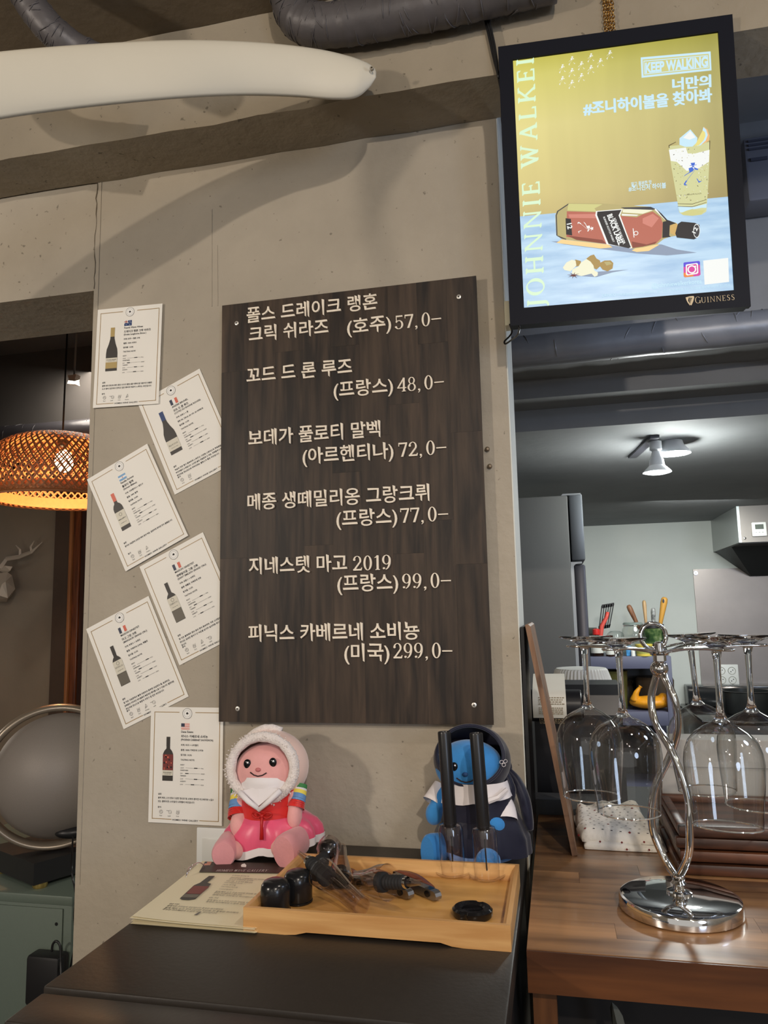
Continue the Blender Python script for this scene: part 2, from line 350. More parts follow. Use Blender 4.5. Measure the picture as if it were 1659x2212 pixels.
class Frame:
    """a flat surface: origin o, unit u (right), v (up), n (towards the viewer)"""
    def __init__(s, o, u, v):
        s.o = Vector(o); s.u = Vector(u).normalized(); s.v = Vector(v).normalized(); s.n = s.u.cross(s.v).normalized()
        if s.n.dot(CAM-s.o) < 0: s.n = -s.n
    def __call__(s, a, b, c=0): return s.o + a*s.u + b*s.v + c*s.n
    def pix(s, px, py, c=0):
        d = ray(px, py); o = s.o + s.n*c; t = (o-CAM).dot(s.n)/d.dot(s.n); q = CAM+d*t-o; return q.dot(s.u), q.dot(s.v)
class Print:
    """flat printed shapes collected per material on a frame"""
    def __init__(s, fr, mats): s.f = fr; s.b = MB(); s.m = mats
    def mi(s, k): s.b.mi = list(s.m).index(k)
    def poly(s, k, pts, c=.0004): s.mi(k); s.b.poly([s.f(a, b, c) for a, b in pts]); return s
    def pp(s, k, pix, c=.0004): return s.poly(k, [s.f.pix(*p) for p in pix], c)
    def rect(s, k, x0, y0, x1, y1, c=.0004): return s.poly(k, [(x0, y0), (x1, y0), (x1, y1), (x0, y1)], c)
    def disc(s, k, x, y, r, c=.0004, n=20, ry=None): return s.poly(k, [(x+r*math.cos(2*PI*i/n), y+(ry or r)*math.sin(2*PI*i/n)) for i in range(n)], c)
    def ring(s, k, x, y, r, w, c=.0004, n=24):
        v, f = ring(x, y, r, r, 0, 360, w, w, n); s.mi(k); s.b.quads([s.f(a, b, c) for a, b in v], f); return s
    def line(s, k, p, q, w, c=.0004):
        d = Vector(q)-Vector(p); n = Vector((-d.y, d.x)).normalized()*w/2; p, q = Vector(p), Vector(q)
        return s.poly(k, [tuple(p-n), tuple(q-n), tuple(q+n), tuple(p+n)], c)
    def text(s, k, t2d, x, y, h, w=None, ang=0, c=.0006, depth=0, al=0):
        V, F, tw = t2d; sx = (w/tw) if w else h; ca, sa = math.cos(ang), math.sin(ang); s.mi(k)
        def tr(p):
            a = (p[0]-al*tw)*sx; b = p[1]*h; return s.f(x+a*ca-b*sa, y+a*sa+b*ca, c)
        if depth:   # overlapping strokes of one letter sit a hair apart
            par = list(range(len(V)))
            def root(i):
                while par[i] != i: par[i] = par[par[i]]; i = par[i]
                return i
            for f in F:
                for i in f[1:]: par[root(i)] = root(f[0])
            ids = {}; lift = [s.f.n*(.00006*(ids.setdefault(root(i), len(ids)) % 9)) for i in range(len(V))]
            s.b.quads([tr(p)+lift[i] for i, p in enumerate(V)], F)
        else: s.b.quads([tr(p) for p in V], F)
        if depth:   # raised letters: side walls
            cnt = {}
            for f in F:
                for i in range(len(f)):
                    e = (f[i], f[(i+1) % len(f)]); kk = tuple(sorted(e)); cnt[kk] = cnt.get(kk, 0)+1
            bd = [kk for kk, n in cnt.items() if n == 1]; VV = []; FF = []
            for a, b in bd:
                pa, pb = tr(V[a]), tr(V[b]); q = s.f.n*depth; i = len(VV); VV += [pa, pb, pb-q, pa-q]; FF.append((i, i+1, i+2, i+3))
            s.b.quads(VV, FF)
        return s
    def done(s, name, parent, **k): return s.b.done(name, list(s.m.values()), parent, **k)
KO = lambda t, b=.012, r=3: text2d(t, b, False, r)
# ------------------------------------------------------------------ materials of the place
PLAST = mat('plaster', srgb(176, 166, 149), .85, noise=.2, nscale=3.2, bump=.45, bscale=60, spots=85, spec=.2)
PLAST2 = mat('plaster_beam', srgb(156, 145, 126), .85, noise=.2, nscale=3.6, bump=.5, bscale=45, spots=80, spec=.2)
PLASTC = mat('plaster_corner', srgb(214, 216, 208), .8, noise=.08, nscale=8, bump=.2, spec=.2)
KCONC = mat('kitchen_concrete', srgb(138, 140, 142), .8, noise=.2, nscale=2.5, bump=.25, bscale=30, spec=.25)
KWALL = mat('kitchen_wall_paint', srgb(205, 209, 204), .8, noise=.07, nscale=3, bump=.15, bscale=30, spec=.25)
BWALL = mat('back_room_wall', srgb(150, 138, 122), .85, noise=.15, nscale=2.5, bump=.25, bscale=30, spec=.2)
DARKC = mat('dark_ceiling', srgb(62, 60, 58), .8, noise=.2, nscale=4, bump=.3, spec=.2)
FLOORM = mat('floor_tile', srgb(96, 88, 78), .5, noise=.2, nscale=5)
BLK = mat('black_plastic', (.012, .012, .013), .38)
BLKG = mat('black_gloss', (.008, .008, .009), .12)
BLKR = mat('black_rubber', (.014, .014, .015), .7)
WHITEP = mat('white_plastic', srgb(225, 226, 222), .4)
CHROME = mat('chrome', (.82, .82, .82), .06, 1)
STEEL = mat('brushed_steel', srgb(150, 146, 140), .32, .9, noise=.1, nscale=60, stretch=(.05, 1, 1))
STEELD = mat('dark_steel', srgb(120, 118, 116), .25, 1)
BRASS = mat('brass', srgb(190, 150, 85), .3, 1)

def bx(name, x0, x1, y0, y1, z0, z1, m, parent=None, bev=0, **k):
    return MB().box(x0, x1, y0, y1, z0, z1, bev=bev).done(name, m, parent, smooth=bool(bev), **k)
S_ = dict(kind='structure')
PX0, PX1 = -.918, -.066          # pillar left and right edges
LINZ, BMZ, BMY = 2.188, 2.430, -.120
TZ = 1.099                        # table and counter height
# ------------------------------------------------------------------ structure
bx('wall_pillar', PX0, PX1, 0, .20, 0, 3.0, PLAST, **S_)
# kitchen side of the pillar: the kitchen light on it is put into paler plaster
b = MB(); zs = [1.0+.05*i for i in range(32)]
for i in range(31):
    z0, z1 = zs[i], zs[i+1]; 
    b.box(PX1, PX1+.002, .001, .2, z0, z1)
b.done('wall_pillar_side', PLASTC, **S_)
# lintel over the passage on the left
bx('wall_lintel', -3.2, PX0-.002, .004, .202, LINZ, 3.0, PLAST, **S_)
# long beam: slightly uneven lower edges
def beam(name, x0, x1, y0, y1, z0, z1, m, n=60, amp=.0025):
    b = MB(); rs = []
    for i in range(n+1):
        x = x0+(x1-x0)*i/n; e = lambda: random.uniform(-amp, amp)
        rs.append([b.bm.verts.new(Vector(p)) for p in ((x, y0+e(), z0+e()), (x, y1, z0+e()), (x, y1, z1), (x, y0, z1))])
    for a, c in zip(rs, rs[1:]):
        for k in range(4): b._face([a[k], a[(k+1) % 4], c[(k+1) % 4], c[k]])
    b._face(rs[0]); b._face(rs[-1][::-1])
    return b.done(name, m, **S_)
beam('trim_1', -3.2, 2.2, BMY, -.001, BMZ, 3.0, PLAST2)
# joint between lintel and pillar
b = MB()
pts = [(PX0+random.uniform(-.002, .002), -.001, 2.19+.012*i) for i in range(21)]
b.tube(pts, [random.uniform(.0003, .0009)*(1.5 if i > 14 else 1) for i in range(len(pts))], 5)
b.done('trim_2', mat('crack', srgb(104, 94, 78), .9), **S_)
b = MB(); b.tube([(PX0+.01, -.0004, 1.0), (PX0+.0105, -.0008, 2.43)], .0012, 5); b.tube([(-.648, -.0004, 2.12), (-.65, -.0006, 2.33)], .0009, 5); b.tube([(-.635, -.0004, 2.12), (-.637, -.0006, 2.25)], .0008, 5)
b.done('trim_3', PLAST, **S_)
bx('ceiling', -3.2, 2.2, -6, -.12, 2.64, 2.72, mat('ceiling_concrete', srgb(122, 110, 92), .85, noise=.25, nscale=4, bump=.5, bscale=40, spec=.2), **S_)
bx('floor', -3.4, 3.2, -6, 4.2, -.06, 0, FLOORM, **S_)
bx('wall_dining_right', 3.2, 3.3, -6, 4.2, 0, 3.0, PLAST, **S_)
bx('wall_dining_left', -3.4, -3.3, -6, 3.0, 0, 3.0, PLAST, **S_)
# kitchen shell
bx('wall_kitchen_back', -.85, 3.2, 3.75, 3.85, 0, 3.0, KWALL, **S_)
bx('wall_kitchen_left', -.85, -.77, .75, 3.85, 0, 3.0, KWALL, **S_)
bx('ceiling_kitchen_low', -.77, 3.2, .93, 3.75, 2.035, 2.14, KCONC, **S_)
bx('ceiling_kitchen_step', -.77, 3.2, .80, .93, 2.10, 2.30, KCONC, **S_)
beam('trim_4', -.77, 3.2, .66, .80, 2.155, 3.0, KCONC, amp=.004)
bx('ceiling_kitchen_high', -.77, 3.2, .0, .66, 2.76, 2.84, KCONC, **S_)
b = MB(); b.tube([(.2+.05*i, .656, 2.64+random.uniform(-.002, .002)) for i in range(30)], .003, 5); b.done('trim_5', PLASTC, **S_)
# back room behind the passage
bx('wall_back_room', -3.3, -.86, 2.5, 2.6, 0, 3.0, BWALL, **S_)
bx('wall_back_room_return', W(117, 1200, Y=2.30).x, -.86, 2.30, 2.498, 0, 3.0, mat('dark_brown_wall', srgb(74, 60, 50), .8, noise=.1), **S_)
bx('ceiling_back_room', -3.3, -.86, .204, 2.6, 2.72, 2.8, DARKC, **S_)
bx('trim_6', -3.3, -.86, 1.55, 2.5, 2.38, 2.72, DARKC, **S_)

# ------------------------------------------------------------------ the wine list board
BO = Vector((-.616, -.021, 1.307)); BW, BH = .503, .803
SIGNW = wood('sign_wood', srgb(32, 26, 22), srgb(72, 58, 46), 'Z', .5, 6, .2, spec=.35)
EDGE = mat('stave_joint', srgb(38, 32, 28), .6)
sign = thing('menu_board', 'tall dark wooden board with raised cream Korean wine names and prices, on the pillar', 'sign', BO)
bx('backing', BO.x+.001, BO.x+BW-.001, -.018, -.004, BO.z+.001, BO.z+BH-.001, EDGE, sign)
cw = BW/9
for i in range(9):
    z = BO.z; x0 = BO.x+cw*i
    zc = random.uniform(.12, .36)
    cuts = [0]
    while cuts[-1] < BH:
        cuts.append(min(BH, cuts[-1]+zc)); zc = random.uniform(.22, .44)
        if BH-cuts[-1] < .1: cuts[-1] = BH
    for a, c in zip(cuts, cuts[1:]):
        MB().box(x0+.00006, x0+cw-.00006, -.0212+random.uniform(-.0001, .0001), -.017, BO.z+a+.00008, BO.z+c-.00008).done('stave', SIGNW, sign)
SF = Frame((BO.x, -.0214, BO.z), (1, 0, 0), (0, 0, 1))
CREAM = mat('cream_acrylic', srgb(236, 224, 204), .5)
SHADE = mat('acrylic_edge', srgb(226, 213, 192), .55)
def sign_line(items):
    for t, x0, y0, x1, ser in items:
        pr = Print(SF, {'c': CREAM})
        u0, v0 = SF.pix(x0, y0); u1, v1 = SF.pix(x1, y0)
        if ser: pr.text('c', serif2d(t), u0, v0, .0262, u1-u0, c=.0035, depth=.0034)
        else: pr.text('c', text2d(t, .009, True), u0, v0, .0345, u1-u0, c=.0035, depth=.0034)
        pr.done('lettering', sign)
sign_line([('폴스 드레이크 랭혼', 534, 697, 817, 0)])
sign_line([('크릭 쉬라즈', 539, 738, 711, 0), ('(호주)', 751, 722, 846, 0), ('57,0-', 854, 713, 954, 1)])
sign_line([('꼬드 드 론 루즈', 534, 827, 762, 0)])
sign_line([('(프랑스)', 722, 858, 850, 0), ('48,0-', 859, 848, 960, 1)])
sign_line([('보데가 풀로티 말벡', 538, 962, 823, 0)])
sign_line([('(아르헨티나)', 655, 1001, 851, 0), ('72,0-', 862, 988, 965, 1)])
sign_line([('메종 생떼밀리옹 그랑크뤼', 536, 1100, 929, 0)])
sign_line([('(프랑스)', 728, 1136, 859, 0), ('77,0-', 866, 1130, 969, 1)])
sign_line([('지네스텟 마고', 539, 1238, 751, 0), ('2019', 764, 1233, 845, 1)])
sign_line([('(프랑스)', 730, 1276, 861, 0), ('99,0-', 870, 1272, 975, 1)])
sign_line([('피닉스 카베르네 소비뇽', 538, 1383, 907, 0)])
sign_line([('(미국)', 745, 1425, 842, 0), ('299,0-', 851, 1422, 978, 1)])
SCREW = mat('screw_zinc', srgb(225, 220, 210), .35, .6)
for px, py in ((511, 698), (991, 641), (513, 1531), (1024, 1523)):
    u, v = SF.pix(px, py); c = SF(u, v); m = AX(c, c+Vector((0, -1, 0)))
    s = MB().lathe([(0, .001), (.0022, .001), (.0041, .0003), (.0041, -.001), (0, -.001)], m, 20).done('screw', SCREW, sign, smooth=True)
    b = MB()
    for a in (.6, .6+PI/2): b.box(-.0024, .0024, -.0005, .0005, .0009, .0013, m @ Matrix.Rotation(a, 4, 'Z'))
    b.done('cross_slot', BLK, s)
# loose screws in the plaster to the right of the board
for i, (px, py) in enumerate(((1052, 971), (1057, 1008))):
    c = W(px, py, Y=0); m = AX(c, c+Vector((.3, -1, 0)))
    MB().lathe([(0, .006), (.002, .006), (.0045, .004), (.0045, .003), (.0015, .0025), (.0015, -.003)], m, 14).done('wall_screw', mat('rusty_screw', srgb(120, 105, 85), .5, .6), None, True,
        label='small screw left in the plaster right of the wooden board, '+('upper' if i == 0 else 'lower')+' one', cat='screw', group='screws in the pillar plaster')

# ------------------------------------------------------------------ laminated wine cards
PAPER = mat('laminated_paper', srgb(236, 232, 222), .5, coat=.0, bump=.2, nscale=14, spec=.5, noise=.02)
GOLD = mat('gold_ink', srgb(158, 128, 72), .4); INK = mat('black_ink', srgb(40, 37, 36), .6); GREY = mat('grey_ink', srgb(110, 106, 102), .6)
RED = mat('red_ink', srgb(214, 106, 84), .5); BLUE = mat('blue_ink', srgb(44, 66, 112), .5); LBL = mat('label_print', srgb(214, 208, 190), .5)
WINE = mat('wine_red_ink', srgb(118, 52, 48), .5); SKY = mat('sky_blue_ink', srgb(120, 165, 205), .5); NAVY = mat('navy_ink', srgb(52, 58, 78), .5); PWHITE = mat('white_ink', srgb(240, 238, 232), .5)
GLASSG = mat('bottle_ink', srgb(58, 54, 50), .5); CAPG = mat('cap_gold_ink', srgb(176, 152, 96), .5); LENS = mat('grey_bottle_ink', srgb(104, 98, 86), .5)
CM = {'gold': GOLD, 'ink': INK, 'grey': GREY, 'red': RED, 'blue': BLUE, 'lbl': LBL, 'wine': WINE, 'sky': SKY, 'navy': NAVY, 'w': PWHITE, 'bot': GLASSG, 'cap': CAPG, 'lens': LENS}
def used(keys): return {k: CM[k] for k in keys}
def bottle_pts(x, y, w, h, style):
    """outline of a bottle, base centre (x,y)"""
    if style == 'burg': P = [(.5, 0), (.5, .40), (.46, .50), (.30, .62), (.19, .74), (.16, .86), (.17, 1)]
    else: P = [(.5, 0), (.5, .56), (.47, .62), (.36, .68), (.18, .73), (.16, .80), (.16, .97), (.14, 1)]
    r = [(x+a*w, y+c*h) for a, c in P]; return r + [(x-a*w, y+c*h) for a, c in P[::-1]]
def card(label, bl, ang, spec, y0, curl):
    """an A5 sheet pinned flat to the pillar; bl = bottom-left corner in x,z"""
    Wd, H = .1485, .211
    ca, sa = math.cos(ang), math.sin(ang)
    fr = Frame((bl[0], y0, bl[1]), (ca, 0, sa), (-sa, 0, ca))
    t = thing('wine_card', label, 'card', (bl[0], y0, bl[1]), 'laminated wine cards taped to the pillar')
    b = MB(); b.prism([fr(0, 0), fr(Wd, 0), fr(Wd, H), fr(0, H)], -fr.n*.0006); b.done('sheet', PAPER, t)
    u = lambda a: a*Wd; v = lambda a: H*(1-a)
    pr = Print(fr, used(['gold', 'ink', 'grey'])); g = .0012
    for a, c, d, e in ((.055, .045, .40, .045), (.62, .045, .955, .045), (.055, .965, .32, .965), (.70, .965, .955, .965)):
        pr.rect('gold', u(a), v(c)-g/2, u(d), v(e)+g/2)
    for a in (.055, .955): pr.rect('gold', u(a)-g/2, v(.965)-g/2, u(a)+g/2, v(.045)+g/2)
    pr.done('gold_border', t)
    pr = Print(fr, used(['ink', 'grey', 'w']))
    pr.disc('w', u(.51), v(.055), .0098, .0005); pr.ring('grey', u(.51), v(.055), .0098, .0007, .0007); pr.ring('grey', u(.51), v(.055), .0066, .0003, .0007)
    for dx, dy, r in ((-.0012, 0, .0013), (.0012, 0, .0013), (0, .0012, .0014)): pr.disc('ink', u(.51)+dx, v(.055)+dy, r, .0008, 10)
    pr.rect('ink', u(.51)-.0002, v(.055)-.003, u(.51)+.0002, v(.055), .0008)
    pr.done('emblem', t)
    # flag
    fl = Print(fr, used(['red', 'blue', 'w', 'navy', 'sky'])); x0, x1, yb, yt = u(.43), u(.545), v(.195), v(.14); k = spec['flag']
    fl.rect('w', x0, yb, x1, yt, .0004)
    if k == 'fr':
        fl.rect('navy', x0, yb, x0+(x1-x0)/3, yt, .0007); fl.rect('red', x1-(x1-x0)/3, yb, x1, yt, .0007)
    elif k == 'ar':
        h = (yt-yb)/3; fl.rect('sky', x0, yb, x1, yb+h, .0007); fl.rect('sky', x0, yt-h, x1, yt, .0007); fl.disc('red', (x0+x1)/2, (yb+yt)/2, .0012, .0007, 8)
    elif k == 'us':
        h = (yt-yb)/13
        for i in range(0, 13, 2): fl.rect('red', x0, yb+h*i, x1, yb+h*(i+1), .0007)
        fl.rect('navy', x0, yb+h*6, x0+(x1-x0)*.42, yt, .0009)
    else:
        fl.rect('blue', x0, yb, x1, yt, .0006); xm, ym = (x0+x1)/2, (yb+yt)/2
        fl.line('w', (x0, yt), (xm, ym), .0017, .0008); fl.line('w', (x0, ym), (xm, yt), .0017, .0008); fl.line('w', (x0+(xm-x0)/2, ym), (x0+(xm-x0)/2, yt), .002, .0008); fl.line('w', (x0, (ym+yt)/2), (xm, (ym+yt)/2), .002, .0008)
        fl.line('red', (x0+(xm-x0)/2, ym), (x0+(xm-x0)/2, yt), .001, .001); fl.line('red', (x0, (ym+yt)/2), (xm, (ym+yt)/2), .001, .001)
        for dx, dy in ((-.25, -.3), (.25, .3), (.25, -.34), (.12, .02), (.37, .06)): fl.disc('w', xm+dx*(x1-x0), ym+dy*(yt-yb), .0007, .0008, 7)
    fl.done('flag', t)
    # lettering
    pr = Print(fr, used(['ink', 'grey'])); X = u(.43); T = spec['t']
    mx = lambda s, h, f: min(s[2]*h, u(f))
    def tx(s, vv, h, frac, k='ink', x=None):
        s = KO(s, .016, 2); pr.text(k, s, X if x is None else x, v(vv), h, mx(s, h, frac), c=.0005)
    tx(T[0], .222, .0052, .34); tx(T[1], .262, .0056, .42); tx(T[2], .290, .0048, .44)
    for s, vv in zip(T[3:6], (.335, .378, .42)): tx(s, vv, .0040, .40)
    tx('TASTING NOTE', .462, .0040, .24)
    for i, (nm, lo, hi) in enumerate((('BODY', 'LIGHT', 'FULL'), ('SWEETNESS', 'DRY', 'SWEET'), ('TANNIN', 'LOW', 'HIGH'), ('ACIDITY', 'LOW', 'HIGH'))):
        vv = .503+.047*i; tx(nm, vv, .0030, .2); y = v(vv+.021)
        tx(lo, vv+.026, .0026, .08, 'grey'); tx(hi, vv+.026, .0026, .09, 'grey', u(.71))
        pr.rect('grey', u(.50), y-.0002, u(.70), y+.0002); m = spec['m'][i]; pr.rect('ink', u(m)-.0034, y-.0008, u(m)+.0034, y+.0008, .0006)
    tx('설명', .760, .0038, .1, 'ink', u(.13))
    for i, s in enumerate(spec['d']): tx(s, .793+.030*i, .0040, .76, 'ink', u(.13))
    tx('음식', .872, .0038, .1, 'ink', u(.13))
    for i, nm in enumerate(spec['i']):
        xc, yc = u(.175+.115*i), v(.905)
        if nm == 'Beef': pr.ring('grey', xc, yc, .0036, .0005); pr.line('grey', (xc-.003, yc), (xc+.002, yc+.003), .0004); pr.ring('grey', xc+.0005, yc-.0006, .0018, .0003)
        elif nm == 'Lamb': pr.ring('grey', xc+.0015, yc, .0034, .0005); pr.line('grey', (xc-.006, yc+.0025), (xc, yc+.002), .0007); pr.ring('grey', xc+.002, yc-.0004, .0014, .0003)
        elif nm == 'Pork':
            for q in range(4): pr.line('grey', (xc-.003+q*.0018, yc-.003), (xc-.002+q*.002, yc+.004), .0004)
            pr.ring('grey', xc, yc-.001, .0028, .0004)
        else: pr.line('grey', (xc-.0025, yc-.003), (xc+.001, yc+.0045), .0006); pr.line('grey', (xc+.001, yc+.0045), (xc+.003, yc-.001), .0005); pr.line('grey', (xc+.003, yc-.001), (xc-.0025, yc-.003), .0005); pr.ring('grey', xc, yc-.001, .0013, .0004)
        s = KO(nm, .01, 1); pr.text('ink', s, xc-s[2]*.0028/2, v(.942), .0028, c=.0005)
    s = KO('HOMEO WINE GALLERY', .014, 2); pr.text('ink', s, u(.51), v(.975), .0042, .036*1.45, al=.5, c=.0005)
    pr.done('lettering', t)
    # bottle picture
    pr = Print(fr, used(['bot', 'cap', 'wine', 'lbl', 'lens', 'blue', 'ink', 'red'])); st, capk = spec['b']; x, y, w, h = u(.255), v(.64), .0265 if st == 'burg' else .0215, H*.44 if st == 'burg' else H*.38
    pr.poly('bot', bottle_pts(x, y, w, h, st), .0004)
    nk = .165*w
    pr.rect(capk, x-nk*1.08, y+h*(.79 if st == 'burg' else .78), x+nk*1.08, y+h*1.0, .0006)
    a, c = spec['l']; pr.rect(spec.get('lk', 'lbl'), x-w*.495, y+h*a, x+w*.495, y+h*c, .0006)
    if spec.get('bottom'): pr.rect(spec['bottom'], x-w*.495, y+h*.01, x+w*.495, y+h*(a-.01), .0005)
    if 'l2' in spec: pr.rect('lbl', x-w*.495, y+h*spec['l2'][0], x+w*.495, y+h*spec['l2'][1], .0007)
    s = serif2d(spec['lt']) if spec['lt'] and all(q in SER for q in spec['lt']) else KO(spec['lt'] or ' ', .01, 1)
    la, lb = spec.get('l2', spec['l']); pr.text('ink', s, x, y+h*(la+(lb-la)*.45), .003, w*.8, al=.5, c=.0009)
    pr.text('ink', KO('GRAND VIN', .0, 1), x, y+h*(la+(lb-la)*.2), .0018, w*.6, al=.5, c=.0009)
    if st == 'bord' and spec.get('lk', 'lbl') == 'lbl':
        pr.ring('ink', x, y+h*(la+(lb-la)*.78), w*.16, .0005, .0009)
    if spec.get('lk') == 'wine':
        for q in range(7): pr.disc('red', x+random.uniform(-.35, .35)*w, y+h*random.uniform(a+.03, c-.03), w*random.uniform(.05, .1), .0008, 7); pr.disc('ink', x+random.uniform(-.35, .35)*w, y+h*random.uniform(a+.03, c-.03), w*random.uniform(.05, .1), .0008, 7)
    pr.done('bottle_picture', t)
    # clear laminate margin, slightly larger than the print
    return t
K = math.radians
card('topmost level card with an Australian flag and a gold capped bottle', (-.908, 1.929), K(-1.2),
     dict(flag='au', t=['Fourth Wave Wines', '드레이크 랭혼 크릭 쉬라즈', '(Drake Langhorne Shiraz )', '지역: 호주 > 랭혼 크릭', '품종: 100% 쉬라즈', '알코올: 14.5%'], m=(.63, .52, .63, .62),
          d=['블랙 베리 향신료 풍미 좋은 오크가 밸런스를 이루며 잘 다듬어진 강렬한', '오크 향이 입안에서 진하고 깊은 풍미의 여운이 느껴지는 와인입니다'], i=['Beef', 'Lamb', 'Pork', 'Chicken'], b=('burg', 'cap'), l=(.06, .20), l2=(.20, .30), lk='cap', lt='FOUR WAVE'), -.0055, 0)
card('tilted card with a French flag and a blue necked bottle, tucked behind the board', (-.7225, 1.739+.0), K(24),
     dict(flag='fr', t=['ANDRE BRUNEL', '꼬뜨 드 론 루즈', '(COTES DU RHONE ROUGE)', '지역: 프랑스 > 론', '품종: 70% 그르나슈, 20% 시라, 10% 무르베드르', '알코올: 13.5%'], m=(.63, .53, .64, .63),
          d=['과실의 진한 향이 풍부하게 느껴지고, 다양한 스파이스와 조화로운', '부드러움이 느껴집니다. 신선한 붉은 과일향과 긴 여운, 조화롭게 느껴지며', '부드러운 탄닌감으로 마무리되는 밸런스가 좋은 와인입니다'], i=['Beef', 'Pork'], b=('burg', 'blue'), l=(.08, .32), lt='RHONE'), -.0018, 0)
card('tilted card with an Argentine flag and a red capped bottle', (-.825, 1.591), K(26),
     dict(flag='ar', t=['Familia Furlotti', '풀로티 말벡', '(Furlotti Malbec)', '지역: 아르헨티나 > 멘도사', '품종: 100% 말벡', '알코올: 14.0%'], m=(.63, .53, .65, .58),
          d=['잘익은 과실향과 은은한 베리 향의 여운, 깔끔하게 정리된 맛이 훌륭합니다'], i=['Beef', 'Pork', 'Chicken'], b=('bord', 'red'), l=(.10, .50), lt='FURLOTTI' if False else 'MALBEC'), -.0040, 0)
card('tilted card, French flag, dark necked bottle, tucked behind the lower left of the board', (-.707, 1.408), K(25),
     dict(flag='fr', t=['MAISON GINESTET', '생떼밀리옹 그랑 크뤼', '(SAINT EMILION GRAND CRU)', '지역: 프랑스 > 보르도', '품종: 메를로, 카베르네 프랑', '알코올: 13.5%'], m=(.64, .52, .64, .56),
          d=['잘 익은 블랙체리 향과 꽃의 향이 풍부하며, 구운 오크향과 부드러운', '탄닌감, 섬세한 풍미가 긴 여운을 남기며 실크처럼 부드럽게 좋은 와인', '입니다'], i=['Beef', 'Pork', 'Chicken', 'Lamb'], b=('bord', 'bot'), l=(.30, .62), bottom='lens', lt='EMILION'), -.0018, 0)
card('tilted card with a French flag at the pillar edge, its corner under the lowest card', (-.822, 1.288), K(24.7),
     dict(flag='fr', t=['MAISON GINESTET', '마고 그랑 크뤼', '(MARGAUX GRAND CRU)', '지역: 프랑스 > 보르도', '품종: 카베르네 소비뇽, 메를로', '알코올: 13.5%'], m=(.66, .52, .66, .57),
          d=['잘 익은 과실향에서 블랙 커런트의 풍부한 과실향과 흙, 송로버섯,', '담배향과 어우러진 바이올렛의 복합적인 풍미를 느낄 수 있습니다. 벨벳처럼', '부드러운 탄닌으로 복합적 구조가 잘 잡힌 와인입니다'], i=['Beef', 'Pork', 'Chicken', 'Lamb'], b=('bord', 'bot'), l=(.30, .62), bottom='lens', lt='MARGAUX' if False else 'MARGA'), -.0018, 0)
card('lowest level card with a United States flag and a red labelled bottle', (-.765, 1.120), K(-.4),
     dict(flag='us', t=['Dana Estate', '피닉스 카베르네 소비뇽', '(PHOENIX CABERNET SAUVIGNON)', '지역: 미국 > 나파밸리', '품종: 100% 카베르네 소비뇽', '알코올: 14.5%'], m=(.64, .52, .64, .60),
          d=['블랙 체리, 오크 향과 다양한 향신료 향, 신맛의 풍부한 라스베리와 느낄수', '있는 클래식한 스타일의 나파밸리 와인입니다'], i=['Beef', 'Lamb', 'Pork'], b=('bord', 'bot'), l=(.24, .60), lk='wine', l2=(.12, .24), lt='PHOENIX'), -.0040, 0)
# ------------------------------------------------------------------ illuminated poster box
o = W(1102.24, 703.4, Y=-.12); a_, c_ = math.radians(4.2463), math.radians(3.4068)
Mt = Matrix.Rotation(c_, 3, 'Z') @ Matrix.Rotation(a_, 3, 'X')
TF = Frame(o, Mt @ Vector((1, 0, 0)), Mt @ Vector((0, 0, 1))); TW, TH = .3773, .4843
lb = thing('poster_light_box', 'black framed illuminated whisky poster hanging on brass chains beside the pillar', 'sign', TF(TW/2, 0, -.012))
FRM = mat('frame_navy_black', srgb(10, 13, 24), .6, spec=.2)
def fbox(b, x0, x1, y0, y1, n0, n1):
    v = [TF(x, y, n) for x in (x0, x1) for y in (y0, y1) for n in (n0, n1)]
    vs = [b.bm.verts.new(p) for p in v]
    for q in ((0, 1, 3, 2), (4, 6, 7, 5), (0, 4, 5, 1), (2, 3, 7, 6), (0, 2, 6, 4), (1, 5, 7, 3)): b._face([vs[i] for i in q])
    return b
q = [TF.pix(*p) for p in ((1109, 127), (1551, 69), (1587, 623), (1131, 668))]
sx0, sx1, sy0, sy1 = (q[0][0]+q[3][0])/2, (q[1][0]+q[2][0])/2, (q[2][1]+q[3][1])/2, (q[0][1]+q[1][1])/2
b = MB(); fbox(b, .002, TW-.002, .002, TH-.002, -.032, -.006).done('case', FRM, lb)
for nm, r in (('frame_rail', (0, TW, 0, sy0)), ('frame_rail', (0, TW, sy1, TH)), ('frame_rail', (0, sx0, sy0, sy1)), ('frame_rail', (sx1, TW, sy0, sy1))):
    fbox(MB(), *r, -.012, 0).done(nm, FRM, lb)
